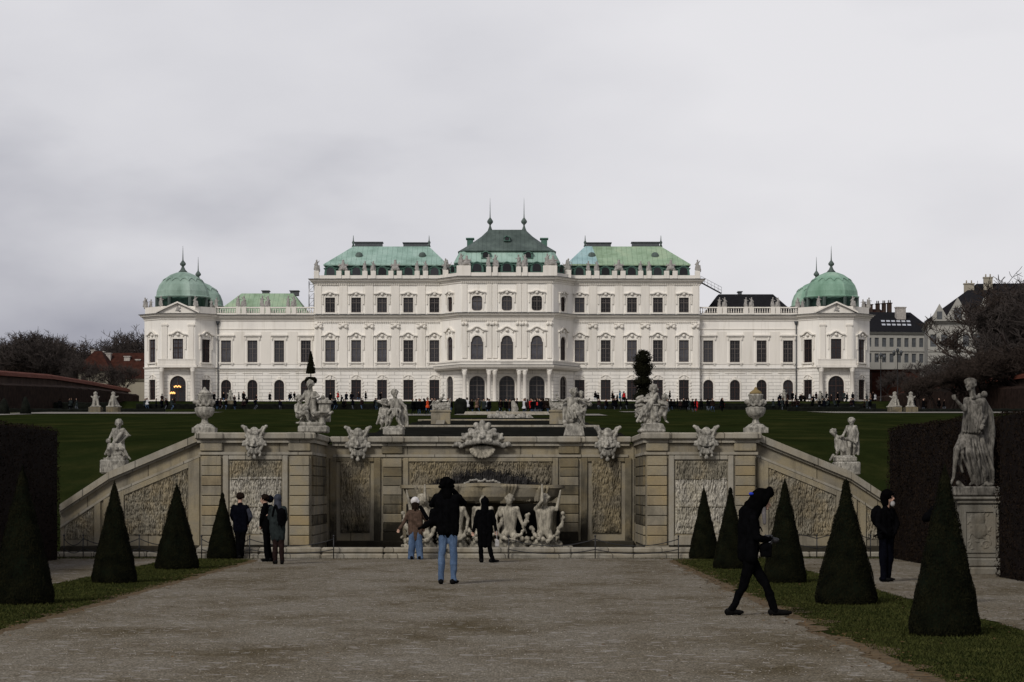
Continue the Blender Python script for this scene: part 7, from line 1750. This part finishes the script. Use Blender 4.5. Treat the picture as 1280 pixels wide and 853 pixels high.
# left: long red-roofed range
o, wd, ze_ = building('red_roof_house', 'long low range with red tiled roof and pale chimneys, left of the palace', 100, 205, 455, 12, 474, 'far_cream', 14, 1, 8, ('tile_red', 5.3, .2, 4.5), -.05)
m = MB(); m.loft([[(-.5, -3, ze_ + 1.4), (6.5, -3, ze_ + 1.4), (6.5, 8, ze_ + 1.4), (-.5, 8, ze_ + 1.4)], [(2.2, 2.3, ze_ + 5.4), (3.6, 2.3, ze_ + 5.4), (3.6, 3.2, ze_ + 5.4), (2.2, 3.2, ze_ + 5.4)]]); m.build('roof', M['tile_red'], o)
m = MB(); m.box(.2, 5.9, -2.5, 7.5, ze_ - 6, ze_ + 1.42); m.build('wall', M['far_cream'], o)
for px_, py0, w_ in ((113, 438, .7), (124, 440, .9), (132.5, 442, .9), (156, 446, 1.1), (170, 450, .9)): chim(o, WX(px_, 458) - o.location.x, 5, ze_ + 2, WZ(py0, 458), w_, 1)
o, wd, ze_ = building('chimney_house', 'small house hidden by trees with one white chimney, far left', 84, 98, 470, 12, 464, 'brick_dark', 8, 1, 2, ('tile_red', 2.2, .1, .5)); chim(o, 1.0, 2, ze_, WZ(436, 472), .7, .7)
# right: cream block with skylights
o, wd, ze_ = building('white_townhouse', 'white three-storey townhouse with black roof and skylights, right of the palace', 1082, 1168, 470, 12, 415, 'far_white', 22, 3, 9, ('slate', 4.7, .5, 1.0), .16, (.85, 1.75), [WZ(453, 470), WZ(433.5, 470)], None)
m = MB()
for r_ in range(2):
    for c_ in range(6):
        u = 4.2 + c_ * 1.05 + r_ * .5; t_ = .30 + r_ * .18
        yy = -.6 + t_ * 11.0 ; zz = ze_ + t_ * 4.7
        m.add([(u, yy - .07, zz + .09), (u + .75, yy - .07, zz + .09), (u + .95, yy + .85, zz + .48), (u + .2, yy + .85, zz + .48)], [(0, 1, 2, 3)])
m.build('skylight', M['skylight'], o); chim(o, 9.4, 7, ze_ + 2, ze_ + 5.3, 1.9, 1.2, 'chimney'); 
o, wd, ze_ = building('red_gabled_house', 'dark red roofed house with several chimneys behind the townhouse', 1075, 1122, 500, 12, 402, 'far_cream', 16, 1, 0, ('tile_red', 3.2, .3, 1.5), .12)
for px_, py0, w_ in ((1090, 381, 2.0), (1103, 380, .7), (1111, 379.5, .7), (1118, 379, .8)): chim(o, WX(px_, 505) - o.location.x, 6, ze_ + 1.5, WZ(py0, 505), w_, 1, 'brick_dark', 2)
# mansion with mansard and gable
o, wd, ze_ = building('mansard_mansion', 'large pale mansion with dark mansard roof and gables, upper right', 1160, 1345, 430, 12, 402, 'far_white', 22, 3, 14, ('slate', 7.4, 2.0, 9), -.14, (1.1, 2.2))
def gable(u, w_, h, z):
    m = MB(); m.poly_ext([(u - w_ / 2, z), (u + w_ / 2, z), (u + w_ / 2, z + h * .25), (u, z + h), (u - w_ / 2, z + h * .25)], -.9, 2.5); m.build('gable', M['far_white'], o)
    m = MB(); m.poly_ext([(u - w_ * .18, z + .3), (u + w_ * .18, z + .3), (u + w_ * .18, z + h * .55), (u - w_ * .18, z + h * .55)], -.93, -.905); m.build('window', M['lead'], o)
gable(2.0, 2.6, 3.1, ze_); gable(5.2, 3.6, 4.2, ze_); gable(10, 3.0, 4.4, ze_); gable(18, 3.2, 4.6, ze_)
for u, hgt, w_ in ((7.6, 7.2, 1.8), (11.0, 8.3, 1.6), (19, 8.6, 2.0)): chim(o, u, 8, ze_ + 5, ze_ + hgt, w_, 1.3, 'far_cream', 2)
# low outbuilding and street lamps right of the pavilion
o, wd, ze_ = building('brick_annex', 'low red brick annex with pale coping behind the street lamps on the right', 1090, 1150, 440, 12, 462, 'tile_red', 8, 1, 0, None)
lampM = MB(); 
def street_lamp(px_, d, pt, lab):
    zb_ = gz(0, d); H = WZ(pt, d) - zb_; o = thing('street_lamp', lab, 'street lamp', (WX(px_, d), d, zb_), 0, 'old street lamps beside the right pavilion')
    m = MB(); m.lathe([(.22, 0), (.2, .5), (.1, .7), (.08, 2), (.06, H - 1.2), (.1, H - 1.15), (.05, H - 1.1)], 8); m.tube([(-.6, 0, H - 1.5), (-.4, 0, H - 1.2), (.4, 0, H - 1.2), (.6, 0, H - 1.5)], .05, 5); m.build('pole', M['iron'], o)
    for x in (-.6, 0, .6):
        m = MB(); zz = H - 1.5 if x else H - 1.1; m.lathe([(.1, zz), (.28, zz + .6), (.3, zz + .65), (.12, zz + .9), (0, zz + 1.0)], 6, (x, 0, 0)); m.build('lantern', M['lead'], o)
street_lamp(1101, 412, 440, 'black three-armed street lamp nearest the right pavilion'); street_lamp(1122, 405, 434, 'black three-armed street lamp farther right, before the brown trees')
# maintenance stair and scaffold on the palace roof ends
o = thing('roof_ladder', 'steel access ladder slanting from the right cornice down to the black roof', 'ladder', (WX(876, 430), 430, WZ(353, 430)))
a, b = Vector((0, 0, 0)), Vector((WX(902, 430) - WX(876, 430), 0, WZ(367, 430) - WZ(353, 430)))
m = MB(); m.tube([a, b], .1, 4); m.tube([a + V3(0, .6, 0), b + V3(0, .6, 0)], .1, 4); m.build('stringer', M['lead'], o)
m = MB()
for dz_ in (.55, 1.1): m.tube([a + V3(0, 0, dz_), b + V3(0, 0, dz_)], .03, 4)
for k in range(7): p = a.lerp(b, k / 6); m.tube([p, p + V3(0, 0, 1.1)], .03, 4)
m.build('handrail', M['metal'], o)
o = thing('scaffold', 'small steel scaffold tower beside the left end of the central block', 'scaffold', (WX(389, 429.5), 429.8, Z3 + .1)); m = MB(); H = WZ(352, 429.5) - Z3
for x in (-.45, .45):
    for y in (0, .9): m.tube([(x, y, 0), (x, y, H)], .05, 4)
for k in range(5):
    z = (k + .5) * H / 5; m.tube([(-.45, 0, z), (.45, 0, z)], .045, 4); m.tube([(-.45, 0, z), (.45, 0, z + H / 5 * .8)], .03, 4)
m.build('tubes', M['metal'], o)

# ------------------------------------------------------------------ bare winter trees
def bare_tree(seed, H=14, spread=.5, lv=5, tw=.03, n0=6):
    g = random.Random(seed); trunk = MB(); crown = MB()
    def br(p, dr, ln, r, lev):
        n = 3 if lev < 2 else 2; pts = [p]; rr = [r]; q = p; dd = dr.copy()
        for k in range(n):
            dd = (dd + Vector((g.gauss(0, .16), g.gauss(0, .16), g.gauss(.04, .08)))).normalized(); q = q + dd * ln / n; pts.append(q); rr.append(r * (1 - .4 * (k + 1) / n))
        (trunk if lev < 2 else crown).tube(pts, rr, 5 if lev < 2 else 3, smooth=False)
        if lev >= lv: return
        kids = (n0 if lev == 0 else 5 if lev < 3 else 4)
        for k in range(kids):
            t_ = g.uniform(.35, 1.0) if lev else g.uniform(.45, 1.0); i = min(n - 1, int(t_ * n)); base = pts[i].lerp(pts[i + 1], t_ * n - i)
            ax = Vector((g.gauss(0, 1), g.gauss(0, 1), g.gauss(.15, .5))).normalized(); nd = (dd * (1 - spread) + ax * spread * 1.25 + Vector((0, 0, .18))).normalized()
            br(base, nd, ln * g.uniform(.5, .72), max(tw, r * .5), lev + 1)
    br(Vector((0, 0, 0)), Vector((0, 0, 1)), H * .42, H * .018, 0)
    return trunk, crown
protos_t = []
for i, (sd_, sp) in enumerate(((1, .5), (2, .6), (3, .45), (4, .55))):
    tk, cn = bare_tree(sd_, 14, sp, 5, .026, 7); protos_t.append((tk.mesh('trunk'), cn.mesh('crown'), sorted(v[2] for v in cn.v)[int(len(cn.v) * .997)]))
def tree(px_, d, ptop, lab, group, red=False, i=0, wide=1.0):
    x = WX(px_, d); zb_ = 16.2 if d > 404 else gz(0, d) ; H = WZ(ptop, d) - zb_; o = thing('bare_tree', lab, 'tree', (x, d, zb_), rnd.uniform(0, 6.28), group); tm, cm, th = protos_t[i % 4]; s = H / th
    for nm, me, mt in (('trunk', tm, 'bark'), ('crown', cm, 'twig_red' if red else 'twig')):
        a = mesh_obj(nm, me, None, o); a.scale = (s * wide, s * wide, s)
        if not me.materials: me.materials.append(M[mt])
        a.material_slots[0].link = 'OBJECT'; a.material_slots[0].material = M[mt]
g = random.Random(8)
for k in range(17):
    px_ = -25 + k * 7.6; top = 440 - 22 * math.exp(-((px_ - 35) / 24) ** 2) - 12 * math.exp(-((px_ - 72) / 14) ** 2) + g.uniform(-3, 4)
    tree(px_, g.uniform(432, 480), top, 'bare dark tree in the row above the left garden wall', 'bare trees on the left', k % 3 == 0, k, 1.3)
for px_, top in ((122, 434), (138, 429), (152, 421), (165, 414), (178, 409)):
    tree(px_, g.uniform(500, 530), top, 'bare tree rising behind the red-roofed range', 'bare trees behind the red roof', False, int(px_), 1.3)
for k in range(15):
    px_ = 1142 + k * 10.5; top = 464 - (px_ - 1142) * .25 + g.uniform(-14, 14) if px_ < 1232 else 352 + g.uniform(-14, 30)
    tree(px_, g.uniform(345, 405), max(top, 338), 'bare brown tree in the dense stand above the right garden wall', 'bare trees on the right', g.random() < .5, k, 1.15)
for px_, top in ((1152, 472), (1170, 468), (1188, 464), (1210, 458), (1232, 450), (1254, 440), (1276, 430)):
    tree(px_, g.uniform(330, 350), top, 'low bushy reddish tree in front of the right-hand stand', 'low reddish trees on the right', True, int(px_), 1.7)
for px_, top in ((98, 446), (116, 452), (140, 455), (160, 458)): tree(px_, 432, top, 'thin bare tree in front of the red-roofed range', 'thin trees before the red roof', False, int(px_), .9)
for px_, top in ((1160, 452), (1128, 462), (1112, 466)): tree(px_, 425, top, 'small bare tree beside the street lamps', 'small bare trees by the lamps', False, int(px_), 1.0)
